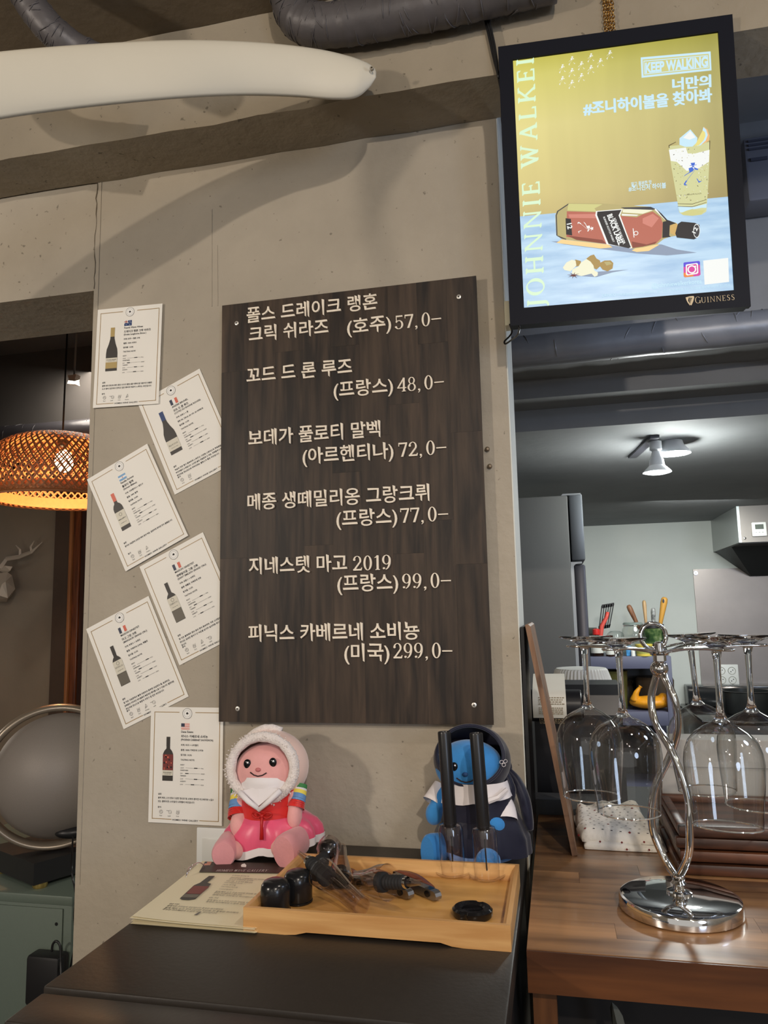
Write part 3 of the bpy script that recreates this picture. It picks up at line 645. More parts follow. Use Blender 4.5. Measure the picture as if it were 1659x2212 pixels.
# the backlit sheet: gold above, pale blue table below; procedural gradient of the print itself
def poster_mat():
    m = bpy.data.materials.new('backlit_gold'); m.use_nodes = True; t = NT(m); p = t.n['Principled BSDF']
    p.inputs['Base Color'].default_value = (0, 0, 0, 1); p.inputs['Roughness'].default_value = .35
    uv = t.add('ShaderNodeUVMap'); sp = t.add('ShaderNodeSeparateXYZ'); t.link(uv.outputs[0], sp.inputs[0])
    cr = t.add('ShaderNodeValToRGB'); e = cr.color_ramp.elements
    e[0].position = 0; e[0].color = c4(srgb(126, 104, 52)); e[1].position = 1; e[1].color = c4(srgb(196, 188, 84))
    for pos, col in ((.2, (158, 134, 70)), (.45, (206, 190, 122)), (.72, (222, 210, 138)), (.93, (212, 204, 112))): x = e.new(pos); x.color = c4(srgb(*col))
    t.link(sp.outputs['Y'], cr.inputs[0])
    # darker to the right side of the print
    mr = t.add('ShaderNodeMapRange', i_1=0., i_2=1., i_3=1.12, i_4=.66); t.link(sp.outputs['X'], mr.inputs[0])
    wv = t.add('ShaderNodeTexNoise', i_Scale=5.); mp = t.add('ShaderNodeMapping'); mp.inputs['Scale'].default_value = (1.6, .25, 1); t.link(uv.outputs[0], mp.inputs[0]); t.link(mp.outputs[0], wv.inputs[0])
    m3 = t.add('ShaderNodeMath', operation='MULTIPLY_ADD', i_1=.22, i_2=-.11); t.link(wv.outputs[0], m3.inputs[0])
    ad = t.add('ShaderNodeMath', operation='ADD'); t.link(mr.outputs[0], ad.inputs[0]); t.link(m3.outputs[0], ad.inputs[1])
    mx = t.add('ShaderNodeVectorMath', operation='SCALE'); t.link(cr.outputs[0], mx.inputs[0]); t.link(ad.outputs[0], mx.inputs['Scale'])
    t.link(mx.outputs[0], p.inputs['Emission Color']); p.inputs['Emission Strength'].default_value = .80
    return m
def table_mat():
    m = bpy.data.materials.new('backlit_blue'); m.use_nodes = True; t = NT(m); p = t.n['Principled BSDF']
    p.inputs['Base Color'].default_value = (0, 0, 0, 1); p.inputs['Roughness'].default_value = .35
    uv = t.add('ShaderNodeUVMap'); mp = t.add('ShaderNodeMapping'); mp.inputs['Scale'].default_value = (1, 7, 1); mp.inputs['Rotation'].default_value = (0, 0, .1); t.link(uv.outputs[0], mp.inputs[0])
    n = t.add('ShaderNodeTexNoise', i_Scale=4., i_Detail=6.); t.link(mp.outputs[0], n.inputs[0])
    cr = t.add('ShaderNodeValToRGB'); e = cr.color_ramp.elements; e[0].position = .3; e[0].color = c4(srgb(146, 186, 222)); e[1].position = .62; e[1].color = c4(srgb(184, 216, 240))
    t.link(n.outputs[0], cr.inputs[0]); t.link(cr.outputs[0], p.inputs['Emission Color']); p.inputs['Emission Strength'].default_value = .80
    return m
def uv_face(name, m, pts, c, parent):
    b = MB(); b.poly([TF(x, y, c) for x, y in pts]); uvl = b.bm.loops.layers.uv.new('UVMap')
    for f in b.bm.faces:
        for l in f.loops:
            d = l.vert.co-TF.o; l[uvl].uv = ((d.dot(TF.u)-sx0)/(sx1-sx0), (d.dot(TF.v)-sy0)/(sy1-sy0))
    return b.done(name, m, parent)
scr = uv_face('screen', poster_mat(), [(sx0-.001, sy0-.001), (sx1+.001, sy0-.001), (sx1+.001, sy1+.001), (sx0-.001, sy1+.001)], -.0040, lb)
pa, pb = TF.pix(1128, 467, -.0036), TF.pix(1580, 424, -.0036)
uv_face('printed_table', table_mat(), [(sx0-.001, sy0-.001), (sx1+.001, sy0-.001), (sx1+.001, pb[1]), (sx0-.001, pa[1])], -.0036, scr)
E_ = lambda n, r, g, bb, s=.80: emis('lit_'+n, srgb(r, g, bb), s)
LM = {'mint': E_('mint', 224, 250, 214), 'ice': E_('ice', 206, 238, 252), 'white': E_('white', 248, 250, 246), 'amber': E_('amber', 190, 110, 92), 'amberd': E_('amber_dark', 140, 74, 60), 'gold': E_('gold', 214, 176, 106),
      'glow': E_('glow', 250, 216, 150), 'blk': E_('black', 44, 42, 44), 'blk2': E_('black2', 66, 66, 70), 'glass': E_('glass', 190, 176, 120), 'ginger': E_('ginger', 176, 146, 84), 'pale': E_('pale', 246, 244, 214), 'star': E_('star', 112, 70, 62),
      'blue': E_('blue', 70, 112, 214), 'lemon': E_('lemon', 240, 226, 140), 'orange': E_('orange', 240, 190, 130), 'drink': E_('drink', 216, 216, 160), 'shade': E_('shade', 146, 160, 182), 'ig1': E_('ig1', 96, 80, 220), 'ig2': E_('ig2', 220, 70, 160),
      'ig3': E_('ig3', 244, 140, 70), 'brown': E_('brown', 96, 84, 60), 'olive': E_('olive', 214, 210, 140), 'rose': E_('rose', 216, 138, 122)}
def P(*k): return Print(TF, {x: LM[x] for x in k})
C0 = -.0030
def ppoly(pr, k, pts, c=C0): return pr.pp(k, [(x, y, c) for x, y in pts], c)
# JOHNNIE WALKER running up the left side (cut off at the top of the sheet)
pr = P('mint'); s = 'JOHNNIE WALKER'; V, F, w = serif2d(s, gap=.16)
u0, v0 = TF.pix(1181, 664, C0); u1, v1 = TF.pix(1150, 132, C0)
xl = TF.pix(1139, 640, C0)[0]
hgt = .0280; y0_ = sy0+.0005; L = (sy1-y0_)*1.042; F2 = []
pv = [(xl+hgt*(1-b)*1.0, y0_+a/w*L) for a, b in V]
pv = [(xl+hgt-(b*hgt), y0_+a/w*L) for a, b in V]
pr.mi('mint'); ok = [f for f in F if max(pv[i][1] for i in f) < sy1]; wj = serif2d('JOHNNIE', gap=.16)[2]+.1

for part in (0, 1):
    if part: pr = P('mint'); pr.mi('mint')
    fs = [f for f in ok if (V[f[0]][0] > wj) == bool(part)]; us = sorted({i for f in fs for i in f}); ix = {v: n for n, v in enumerate(us)}
    for q in (-.0008, 0, .0008):
        pr.b.quads([TF(min(max(pv[i][0]+q, sx0), sx1), pv[i][1]+q*1.2, C0+q*.01) for i in us], [tuple(ix[i] for i in f) for f in fs])
    pr.done('side_lettering', scr)

# KEEP WALKING in a double frame, Korean headline
pr = P('ice', 'olive')
ppoly(pr, 'ice', [(1384, 124), (1535, 111), (1537, 152), (1386, 168)], -.0031); ppoly(pr, 'olive', [(1388, 128.5), (1531, 116), (1533, 148), (1390, 163.5)], -.0029)
ppoly(pr, 'ice', [(1390, 131), (1529, 119), (1531, 146), (1392, 161)], -.0028); ppoly(pr, 'olive', [(1391.5, 133), (1527.5, 121), (1529.5, 144.5), (1393.5, 159)], -.0027)
def tv_text(pr, k, s, p0, p1, h, bold=.03, c=-.0024, res=3, ser=None):
    a = TF.pix(*p0, c); b2 = TF.pix(*p1, c); d = Vector(b2)-Vector(a)
    pr.text(k, ser or text2d(s, bold, False, res), a[0], a[1], h, d.length, math.atan2(d.y, d.x), c)
tv_text(pr, 'ice', 'KEEP WALKING', (1394, 157), (1529, 143), .0235, .045)
pr.done('slogan_box', scr)
pr = P('ice')
for q in (-.9, -.45, 0, .45, .9):
    tv_text(pr, 'ice', '너만의', (1453+q, 193+q*.3), (1536+q, 185+q*.3), .0225, .018, -.0024+q*.00003); tv_text(pr, 'ice', '#조니하이볼을 찾아봐', (1261+q, 247+q*.3), (1538+q, 217+q*.3), .0255, .018, -.0024+q*.00003)
pr.done('headline', scr); pr = P('ice')
tv_text(pr, 'ice', '맑고 풍부한 맛', (1364, 402), (1408, 397), .0078, .02); tv_text(pr, 'ice', '#조니진저 하이볼', (1358, 413), (1439, 405), .0105, .02)
pr.done('caption', scr)
# small striding figures (the repeated mark)
def strider(pr, k, x, y, s, c, fl=1):
    """simple walking figure: hat, torso, coat tail, two boots, cane"""
    T = lambda pts: [(x+fl*a*s, y+b*s) for a, b in pts]
    pr.poly(k, T([(.02, .94), (.28, .94), (.24, .80), (.06, .80)]), c); pr.poly(k, T([(-.04, .80), (.36, .80), (.36, .77), (-.04, .77)]), c)
    pr.poly(k, T([(.08, .76), (.20, .76), (.22, .69), (.10, .67)]), c)
    pr.poly(k, T([(-.12, .62), (.10, .68), (.20, .50), (.10, .40), (-.08, .38)]), c); pr.poly(k, T([(.18, .66), (.44, .52), (.40, .44), (.22, .52)]), c)
    pr.poly(k, T([(-.08, .38), (.10, .40), (-.18, .28), (-.42, .14), (-.46, .06), (-.36, .22)]), c)
    pr.poly(k, T([(-.32, -.14), (-.22, -.12), (-.36, -.34), (-.24, -.42), (-.40, -.44), (-.46, -.34)]), c); pr.poly(k, T([(.30, -.06), (.36, -.10), (.44, -.26), (.62, -.26), (.42, -.36)]), c)
    pr.poly(k, T([(.26, .50), (.28, .50), (-.24, -.12), (-.26, -.11)]), c)
pr = P('white')
for i in range(6):
    for j in range(4):
        X0, Y0 = 1214+i*20.5-(0 if j == 0 else 0), 126+j*25.5-i*4.2-(13 if i % 2 else 0)+(i//2)*2
        n = {0: 3, 1: 3, 2: 3, 3: 2, 4: 2, 5: 1}[i]
        if j <= n-1+(1 if i % 2 else 0) and Y0 > 128-(X0-1110)*.1:
            u, v = TF.pix(X0, Y0, C0)
            if v < sy1-.012: strider(pr, 'white', u, v, .0105, C0)
pr.done('walking_marks', scr)
# bottle lying on the table
pr = P('glass', 'amber', 'amberd', 'rose', 'blk', 'blk2', 'white', 'gold', 'glow', 'shade', 'olive', 'pale')
cc = lambda p: (1180+p[0]/4.608, 400+p[1]/4.608)
def bp_(k, pts, c): ppoly(pr, k, [cc(p) for p in pts], c)
bp_('shade', [(50, 560), (180, 590), (900, 680), (1200, 700), (1500, 672), (1300, 640), (1150, 590), (600, 540)], -.0034)
bp_('glow', [(100, 575), (150, 540), (620, 590), (660, 620), (540, 630), (300, 600)], -.0033); bp_('glow', [(850, 650), (900, 620), (1080, 590), (1130, 590), (1020, 655), (900, 665)], -.0033)
bp_('glass', [(90, 300), (105, 255), (220, 178), (560, 182), (1040, 215), (1085, 235), (1140, 280), (1200, 345), (1290, 375), (1300, 385), (1310, 500), (1230, 515), (1170, 535), (1100, 590), (960, 620), (860, 632), (600, 585), (160, 540), (100, 500)], -.0031)
bp_('blk2', [(95, 300), (108, 258), (222, 182), (230, 188), (120, 262), (105, 300), (112, 500), (200, 535), (196, 542), (150, 530), (100, 500)], -.0030)
bp_('amber', [(205, 260), (520, 270), (620, 590), (400, 545), (200, 515)], -.0029); bp_('amber', [(735, 305), (900, 320), (960, 290), (1060, 262), (1140, 320), (1160, 380), (1150, 525), (1090, 582), (960, 612), (860, 625)], -.0029)
bp_('rose', [(220, 290), (500, 285), (520, 330), (230, 325)], -.0028); bp_('rose', [(960, 330), (1060, 285), (1120, 330), (1050, 420), (960, 380)], -.0028)
bp_('amberd', [(205, 500), (560, 545), (600, 585), (300, 545)], -.0028); bp_('amberd', [(850, 560), (1000, 590), (1100, 560), (1080, 585), (960, 612), (860, 625)], -.0028)
bp_('olive', [(220, 185), (560, 190), (480, 232), (500, 262), (210, 252)], -.0028); bp_('white', [(750, 285), (920, 295), (900, 305), (755, 303)], -.0026)
bp_('pale', [(760, 240), (1030, 232), (1060, 250), (960, 285), (760, 272)], -.0027); bp_('blk2', [(740, 222), (1040, 215), (1090, 238), (1060, 246), (780, 236)], -.0026)
bp_('white', [(1085, 232), (1140, 280), (1190, 345), (1180, 345), (1130, 295), (1078, 245)], -.0026); bp_('blk', [(1092, 232), (1150, 285), (1205, 345), (1290, 378), (1285, 386), (1195, 355), (1140, 295)], -.0025)
bp_('white', [(495, 258), (760, 236), (735, 300), (855, 625), (840, 630), (600, 588), (488, 300)], -.0027)
bp_('blk', [(508, 264), (748, 245), (720, 300), (842, 618), (820, 628), (620, 585), (505, 296)], -.0026)
bp_('blk', [(192, 328), (245, 336), (258, 500), (198, 492)], -.0027)
bp_('blk', [(1160, 365), (1220, 350), (1290, 378), (1230, 400), (1225, 500), (1240, 515), (1155, 525)], -.0024); bp_('gold', [(1235, 398), (1300, 378), (1310, 400), (1290, 505), (1238, 480), (1228, 440)], -.0023)
bp_('blk', [(1310, 385), (1345, 362), (1480, 375), (1525, 395), (1530, 450), (1510, 520), (1470, 540), (1300, 522), (1284, 480)], -.0022)
ppoly(pr, 'white', [cc((1497+34*math.cos(t), 455+70*math.sin(t))) for t in [k*PI/10 for k in range(20)]], -.0020); ppoly(pr, 'blk2', [cc((1497+29*math.cos(t), 455+62*math.sin(t))) for t in [k*PI/10 for k in range(20)]], -.0019)
def tvt(k, s, p0, p1, h, c=-.0018, bold=.02): tv_text(pr, k, s, cc(p0), cc(p1), h, bold, c, 2)
tvt('white', 'BLACK LABEL', (606, 300), (722, 600), .0115, bold=.035); tvt('white', 'JOHNNIE WALKER', (662, 330), (765, 590), .0062); tvt('white', 'BLENDED SCOTCH WHISKY', (566, 318), (665, 570), .0040)
tvt('white', '12', (205, 385), (215, 440), .0110, bold=.03); tvt('white', '12', (1484, 482), (1513, 428), .0085)
def rot_strider(px, py, s, ang, k, c):
    u, v = TF.pix(*cc((px, py)), c); sub = Print(TF, pr.m); sub.b = pr.b; f0 = TF.__call__
    pts = []; cap = type('Q', (), {})()
    class Rec:
        def poly(self, kk, P_, cz): pr.poly(k, [(u+a*math.cos(ang)-b_*math.sin(ang), v+a*math.sin(ang)+b_*math.cos(ang)) for a, b_ in P_], c)
    strider(Rec(), k, 0, 0, s, c)
rot_strider(360, 415, .0185, -PI/2-.1, 'white', -.0018)
pr.ring('white', *TF.pix(*cc((893, 478)), -.0018), .0038, .0012, -.0018, 10); bp_('white', [(860, 430), (868, 430), (878, 520), (870, 522)], -.0018)
pr.done('printed_bottle', scr)
# highball glass
pr = P('drink', 'ice', 'white', 'blue', 'lemon', 'orange', 'brown', 'olive', 'glass')
gc = lambda p: (1420+p[0]/10.057, 260+p[1]/10.057)
def gp(k, pts, c): ppoly(pr, k, [gc(p) for p in pts], c)
gp('drink', [(245, 560), (1145, 470), (1140, 640), (1100, 1500), (1065, 1980), (960, 2050), (760, 2075), (560, 2060), (475, 2000), (400, 1560), (300, 1000)], -.0031)
gp('white', [(250, 640), (620, 590), (660, 720), (820, 720), (1130, 640), (1120, 900), (900, 1040), (640, 1100), (420, 900), (290, 880)], -.0030)
gp('ice', [(445, 1860), (800, 1880), (1070, 1810), (1065, 1900), (960, 1900), (800, 1930), (620, 2000), (490, 2000)], -.0030)
gp('olive', [(520, 2010), (640, 1960), (760, 1925), (880, 1950), (1040, 1950), (960, 2040), (760, 2070), (560, 2055)], -.0029)
gp('ice', [(480, 390), (715, 195), (870, 380), (860, 480), (760, 570), (600, 575), (480, 530)], -.0028); gp('white', [(560, 380), (715, 230), (830, 370), (700, 420)], -.0027)
gp('orange', [(1010, 140), (1090, 200), (1135, 330), (1120, 440), (1000, 510), (860, 560), (960, 300)], -.0028); gp('ice', [(1000, 145), (1060, 200), (1095, 320), (1050, 440), (940, 540), (860, 560), (960, 300)], -.0027)
gp('lemon', [(985, 215), (1035, 260), (1045, 340), (1000, 440), (900, 545), (810, 555), (900, 380)], -.0026)
random.seed(3)
for i in range(170):
    y = random.uniform(600, 1750); x = random.uniform(270+(y-500)*.13, 1130-(y-500)*.02); r = random.uniform(5, 22)
    if 560 < x < 900 and 850 < y < 1500 and random.random() < .8: continue
    a = random.uniform(0, 3.1); k = random.choice(['brown', 'brown', 'white', 'white', 'glass', 'olive'])
    gp(k, [(x-r*math.cos(a), y-r*math.sin(a)), (x+r*.5*math.sin(a), y-r*.5*math.cos(a)), (x+r*math.cos(a), y+r*math.sin(a)), (x-r*.4*math.sin(a), y+r*.4*math.cos(a))], -.0025)
for y in (1790, 1850): gp('brown', [(440, y+15), (760, y+22), (1070, y-75), (1070, y-65), (760, y+34), (440, y+25)], -.0025)
for line in ([(245, 540), (400, 465), (410, 472), (262, 552), (268, 600), (250, 600)], [(1130, 440), (1148, 440), (1140, 640), (1128, 640)]): gp('brown', line, -.0024)
u, v = TF.pix(*gc((735, 1250)), -.0022); strider(pr, 'blue', u, v, .0265, -.0022)
tv_text(pr, 'brown', 'JOHNNIE WALKER', gc((570, 1640)), gc((960, 1600)), .0030, .0, -.002, 1)
pr.done('printed_glass', scr)
# ginger and star anise
pr = P('pale', 'ginger', 'brown', 'star', 'shade', 'white', 'glass')
def gi(k, pts, c): ppoly(pr, k, [cc(p) for p in pts], c)
gi('shade', [(330, 905), (520, 860), (820, 840), (660, 868), (500, 915)], -.0033)
gi('ginger', [(290, 740), (345, 755), (345, 800), (290, 812), (270, 770)], -.0030); gi('pale', [(165, 820), (200, 770), (255, 742), (292, 752), (300, 800), (270, 830), (240, 858), (180, 845)], -.0029)
gi('ginger', [(400, 730), (440, 700), (475, 690), (500, 730), (535, 750), (545, 800), (500, 840), (460, 820)], -.0030); gi('ginger', [(540, 770), (580, 750), (640, 748), (668, 775), (660, 830), (610, 858), (560, 840), (530, 800)], -.0029)
gi('glass', [(575, 765), (630, 760), (655, 785), (600, 800)], -.0028); gi('pale', [(345, 770), (400, 735), (440, 760), (470, 800), (480, 850), (515, 870), (510, 900), (480, 912), (450, 880), (350, 905), (255, 880), (260, 840), (320, 810)], -.0028)
for k_ in range(8):
    t = k_*PI/4+.2; x, y = 272, 898; gi('star', [(x-8*math.sin(t), y+6*math.cos(t)), (x+70*math.cos(t), y+34*math.sin(t)), (x+8*math.sin(t), y-6*math.cos(t))], -.0026)
pr.done('printed_ginger', scr)
# social icon, handle, small print; the square beside it stays blank
pr = P('ig1', 'ig2', 'ig3', 'white', 'ice')
gi2 = lambda k, x0, y0, x1, y1, c: ppoly(pr, k, [cc(p) for p in ((x0, y0+6), (x0+12, y0), (x1-12, y0-14), (x1, y0-6), (x1+4, y1-22), (x1-8, y1-10), (x0+14, y1+6), (x0+2, y1-4))], c)
gi2('ig1', 1366, 768, 1530, 912, -.0031)
ppoly(pr, 'ig2', [cc(p) for p in ((1366, 815), (1530, 790), (1536, 890), (1522, 902), (1380, 918), (1368, 905))], -.0030); ppoly(pr, 'ig3', [cc(p) for p in ((1366, 870), (1450, 880), (1470, 908), (1380, 918), (1368, 905))], -.0029)
gi2('white', 1388, 788, 1510, 893, -.0028); gi2('ig2', 1400, 799, 1498, 882, -.0027)
u, v = TF.pix(*cc((1449, 838)), -.0026); pr.ring('white', u, v, .0068, .0021, -.0026); pr.disc('white', *TF.pix(*cc((1484, 808)), -.0026), .0013, -.0026, 10)
ppoly(pr, 'white', [(1519, 563), (1573, 557), (1575, 609), (1522, 615)], -.0030)
tv_text(pr, 'ice', '@johnniewalkerkorea', (1408, 622), (1516, 612), .0105, .012, -.0028)
tv_text(pr, 'ice', 'DRINKiQ.com', (1301, 642), (1345, 637.5), .0070, .0, -.0028, 2); tv_text(pr, 'ice', 'PLEASE DRINK RESPONSIBLY.', (1347, 638), (1415, 632), .0050, .0, -.0028, 2)
tv_text(pr, 'ice', 'DRINK RESPONSIBLY. NOT FOR PERSONS UNDER LEGAL AGE.' if False else '맑고 풍부한 맛 하이볼 조니 하이볼을 찾아봐 너만의 조니진저', (1420, 632), (1577, 618), .0048, .0, -.0028, 2)
pr.done('small_print', scr)
# maker's mark on the frame: harp and name
GLD = mat('pale_gold_print', srgb(196, 176, 140), .4)
pr = Print(TF, {'g': GLD})
def fp(pts, c=.0006): pr.pp('g', [(1040+x/2.68, y/2.68, c) for x, y in pts], c)
fp([(1182, 1722), (1205, 1715), (1228, 1713), (1232, 1722), (1226, 1745), (1216, 1768), (1206, 1762), (1214, 1740), (1220, 1724), (1200, 1722), (1196, 1740), (1206, 1760), (1208, 1770), (1194, 1752), (1186, 1736)])
for x in (1203, 1208, 1213): fp([(x, 1722), (x+1.5, 1722), (x+3, 1758), (x+1.5, 1758)])
a = TF.pix(1502, 655.5, .0006); b2 = TF.pix(1587, 647.5, .0006); d = Vector(b2)-Vector(a)
V, F, w1 = serif2d('G', gap=.08); V2, F2, w2 = serif2d('UINNESS', gap=.1); tot = w1*1.2+.06+w2
ang = math.atan2(d.y, d.x); sc_ = d.length/tot
pr.text('g', (V, F, w1), a[0], a[1], .0105*1.0, w1*1.2*sc_, ang, .0006); ox = (w1*1.2+.06)*sc_
pr.text('g', (V2, F2, w2), a[0]+ox*math.cos(ang), a[1]+ox*math.sin(ang), .0088, w2*sc_, ang, .0006)
pr.done('frame_lettering', lb)
# side bracket, cable
bk = MB(); c = W(1096, 690, Y=-.012)
bx('bracket', PX1+.002, PX1+.011, -.03, .0, c.z-.018, c.z+.028, mat('cream_bracket', srgb(214, 208, 180), .5), lb, bev=.001)
cp = [W(1101, 700, Y=-.05), W(1106, 716, Y=-.05), W(1100, 727, Y=-.04), W(1090, 737, Y=-.03), W(1092, 743, Y=-.03), W(1104, 735, Y=-.05), W(1116, 726, Y=-.08), W(1121, 716, Y=-.1), W(1122, 704, Y=-.12)]
MB().tube(spline(cp, 6), .0016, 8).done('power_cable', BLKG, lb, smooth=2)
# chains: four strands of oval links from the frame up to the beam
def link_mesh():
    b = MB(); L_, r = .0075, .0030
    pts = [(r*math.cos(t), 0, (L_/2-r)*(1 if math.sin(t) > 0 else -1)+r*math.sin(t)) for t in [2*PI*(k+.5)/10 for k in range(10)]]
    b.tube(pts, .0008, 5, cyc=True); me = bpy.data.meshes.new('chain_link'); b.bm.to_mesh(me); b.bm.free(); me.materials.append(BRASS)
    me.polygons.foreach_set('use_smooth', [True]*len(me.polygons)); return me
lk = link_mesh()
for s_ in range(4):
    top = TF.pix(1309+s_*6, 62, -.015); p0 = TF(top[0], TH, -.016-.004*(s_ % 2)); p1 = Vector((p0.x+random.uniform(-.004, .004), BMY-.005-.004*(s_ % 2), 2.64)); n = int((p1-p0).length/.0060)
    t = thing('hanging_chain', ['leftmost', 'second from left', 'third from left', 'rightmost'][s_]+' strand of the brass chains above the poster light box', 'chain', p0, 'brass chains holding the light box')
    for i in range(n):
        pos = p0.lerp(p1, (i+.5)/n); M = Matrix.Translation(pos) @ Matrix.Rotation(PI/2*(i % 2)+.4+random.uniform(-.2, .2), 4, 'Z')
        place('link', lk, t, M=M)
# black cables at the pillar corner going up behind the box
for i, pts in enumerate((((1048, 40), (1058, 85), (1068, 130), (1082, 180)), ((1052, 42), (1064, 90), (1072, 140), (1084, 200)), ((1056, 40), (1071, 110), (1077, 170)))):
    P3 = [W(x, y, Y=BMY-.012-.003*i) for x, y in pts]
    MB().tube(spline(P3, 6), .0028 if i < 2 else .0018, 6).done('power_cable', BLK, None, 2, label='black cable running up the beam end left of the light box, strand '+['left', 'middle', 'right'][i], cat='cable', group='cables beside the light box')
# ------------------------------------------------------------------ black table and wooden counter
random.seed(11)
TBL = mat('table_black_brown', srgb(44, 39, 34), .42, noise=.12, nscale=90, bump=.06, bscale=160)
tb = thing('black_cabinet_table', 'black topped cabinet standing against the pillar under the wooden board', 'table', (-.32, -.28, 0))
bx('top', -.573, -.0675, -.556, -.0115, TZ-.030, TZ, TBL, tb, .0025)
bx('body', -.568, -.0725, -.550, -.0125, 0, TZ-.030, BLK, tb)
t2 = thing('black_cabinet', 'second black cabinet with a navy front, butted against the table edge nearest the camera', 'cabinet', (-.32, -.64, 0))
bx('top', -.569, -.0675, -.622, -.562, TZ-.030, TZ-.003, TBL, t2, .0025)
bx('front_panel', -.566, -.0700, -.618, -.563, 0, TZ-.030, mat('navy_laminate', srgb(38, 44, 72), .5), t2)
CW = wood('counter_wood', srgb(90, 60, 36), srgb(168, 124, 82), 'X', .3, 2.6, .22, coat=.15)
ct = thing('wooden_counter', 'thick laminated wood bar counter carrying the wine glass rack', 'counter', (.5, -.1, 0))
cy0, cy1, cx0, cx1 = -.371, .235, -.0545, 1.35; rows = 13; rw = (cy1-cy0)/rows
bx('core', cx0+.001, cx1-.001, cy0+.001, cy1-.001, TZ-.046, TZ-.004, EDGE, ct)
for i in range(rows):
    x = cx0-random.uniform(0, .25)
    while x < cx1:
        x2 = x+random.uniform(.28, .55); a, c = max(x, cx0), min(x2, cx1)
        if c-a > .03:
            MB().box(a+.00015, c-.00015, cy0+rw*i+.0001, cy0+rw*(i+1)-.0001, TZ-.0465, TZ+random.uniform(-.00008, .0001)).done('stave', CW, ct)
        x = x2
bx('front_edge', cx0, cx1, cy0-.0035, cy0-.0002, TZ-.0470, TZ-.0006, wood('counter_edge_wood', srgb(48, 25, 14), srgb(104, 62, 32), 'X', .35, 3, .02), ct)
CWD = wood('counter_post_wood', srgb(66, 38, 20), srgb(120, 76, 42), 'Z', .4, 5, .1)
bx('post', cx0+.004, cx0+.032, cy0+.02, cy0+.05, 0, TZ-.0465, CWD, ct); bx('post', .9, .93, cy0+.02, cy0+.05, 0, TZ-.0465, CWD, ct)
bx('front_panel', cx0+.004, cx1, cy0+.12, cy0+.14, 0, TZ-.0465, mat('dark_panel', srgb(30, 26, 24), .6), ct)
bx('shelf', cx0+.004, cx1, cy0+.14, cy1, .86, .88, BLK, ct)
# pale long blade shape under the counter
pl = [W(x, y, Y=-.33) for x, y in ((1322, 2165), (1334, 2178), (1346, 2200), (1356, 2240), (1352, 2300), (1336, 2300), (1326, 2240), (1320, 2195))]
pl = [Vector((p.x, p.y+.02*i/8, p.z)) for i, p in enumerate(pl)]
MB().prism(pl, (0, .002, 0)).done('hanging_leaf', mat('grey_green_leaf', srgb(92, 94, 88), .5), None, label='narrow grey green leaf standing in the dark under the wooden counter', cat='leaf')
# ------------------------------------------------------------------ bamboo tray
BAM = wood('bamboo', srgb(188, 138, 82), srgb(222, 178, 118), 'X', .35, 5, .04); BAMY = wood('bamboo_cross', srgb(184, 134, 78), srgb(218, 172, 112), 'Y', .35, 5, .04)
tx0, tx1, ty0, ty1, th = -.411, -.0715, -.383, -.161, .0295
tr = thing('bamboo_tray', 'rectangular light bamboo serving tray on the black table', 'tray', ((tx0+tx1)/2, (ty0+ty1)/2, TZ))
bx('base_panel', tx0+.008, tx1-.008, ty0+.008, ty1-.008, TZ+.005, TZ+.0095, wood('bamboo_base', srgb(196, 142, 74), srgb(226, 176, 104), 'X', .3, 3, .02), tr)
def rail(p, q, inn, m, notch):
    """wall of the tray from p to q, inner side along inn; chamfered inside, shallow arch below"""
    p, q, inn = Vector(p), Vector(q), Vector(inn); b = MB(); L = (q-p).length; d = (q-p)/L; N = 24; rs = []
    for i in range(N+1):
        s = L*i/N; a = .20*L; k = 0 if not notch or s < a or s > L-a else min(1, (s-a)/.012, (L-a-s)/.012)
        zb = .0045*k; ins = lambda w: 0 if 0 < i < N else w
        c = [(0, zb), (0, th), (.0055, th), (.0075, th-.003), (.0105, th-.006), (.0125, .0095), (.0125, .0055+zb*0)]
        rs.append([b.bm.verts.new(Vector((*(p+d*(s+(w if i == 0 else -w if i == N else 0))+inn*w).xy, TZ+z))) for w, z in c])
    for r1, r2 in zip(rs, rs[1:]):
        for k in range(len(r1)): b._face([r1[k], r1[(k+1) % len(r1)], r2[(k+1) % len(r1)], r2[k]])
    b._face(rs[0]); b._face(rs[-1][::-1]); b.done('side_rail', m, tr)
rail((tx0, ty0, 0), (tx1, ty0, 0), (0, 1, 0), BAM, True); rail((tx1, ty1, 0), (tx0, ty1, 0), (0, -1, 0), BAM, True)
rail((tx1, ty0, 0), (tx1, ty1, 0), (-1, 0, 0), BAMY, False); rail((tx0, ty1, 0), (tx0, ty0, 0), (1, 0, 0), BAMY, False)
FZ = TZ+.0097
# two black domed stoppers
VAC = mat('stopper_black', (.01, .01, .011), .22)
for i, (x, y) in enumerate(((-.384, -.339), (-.366, -.300))):
    t = thing('bottle_stopper', ('black domed bottle stopper in the front left corner of the tray', 'black domed bottle stopper just behind the front left one in the tray')[i], 'stopper', (x, y, FZ), 'black domed stoppers on the tray')
    MB().lathe([(0, .0015), (.0185, .0015), (.0195, .004), (.0198, .027), (.0188, .034), (.0155, .039), (.009, .0415), (0, .042)], Matrix.Translation((x, y, FZ)), 40).done('cap', VAC, t, True)
    MB().lathe([(.0150, 0), (.0195, 0), (.0203, .0008), (.0203, .0026), (.0195, .0032)], Matrix.Translation((x, y, FZ)), 40).done('base_ring', BLKG, t, True)
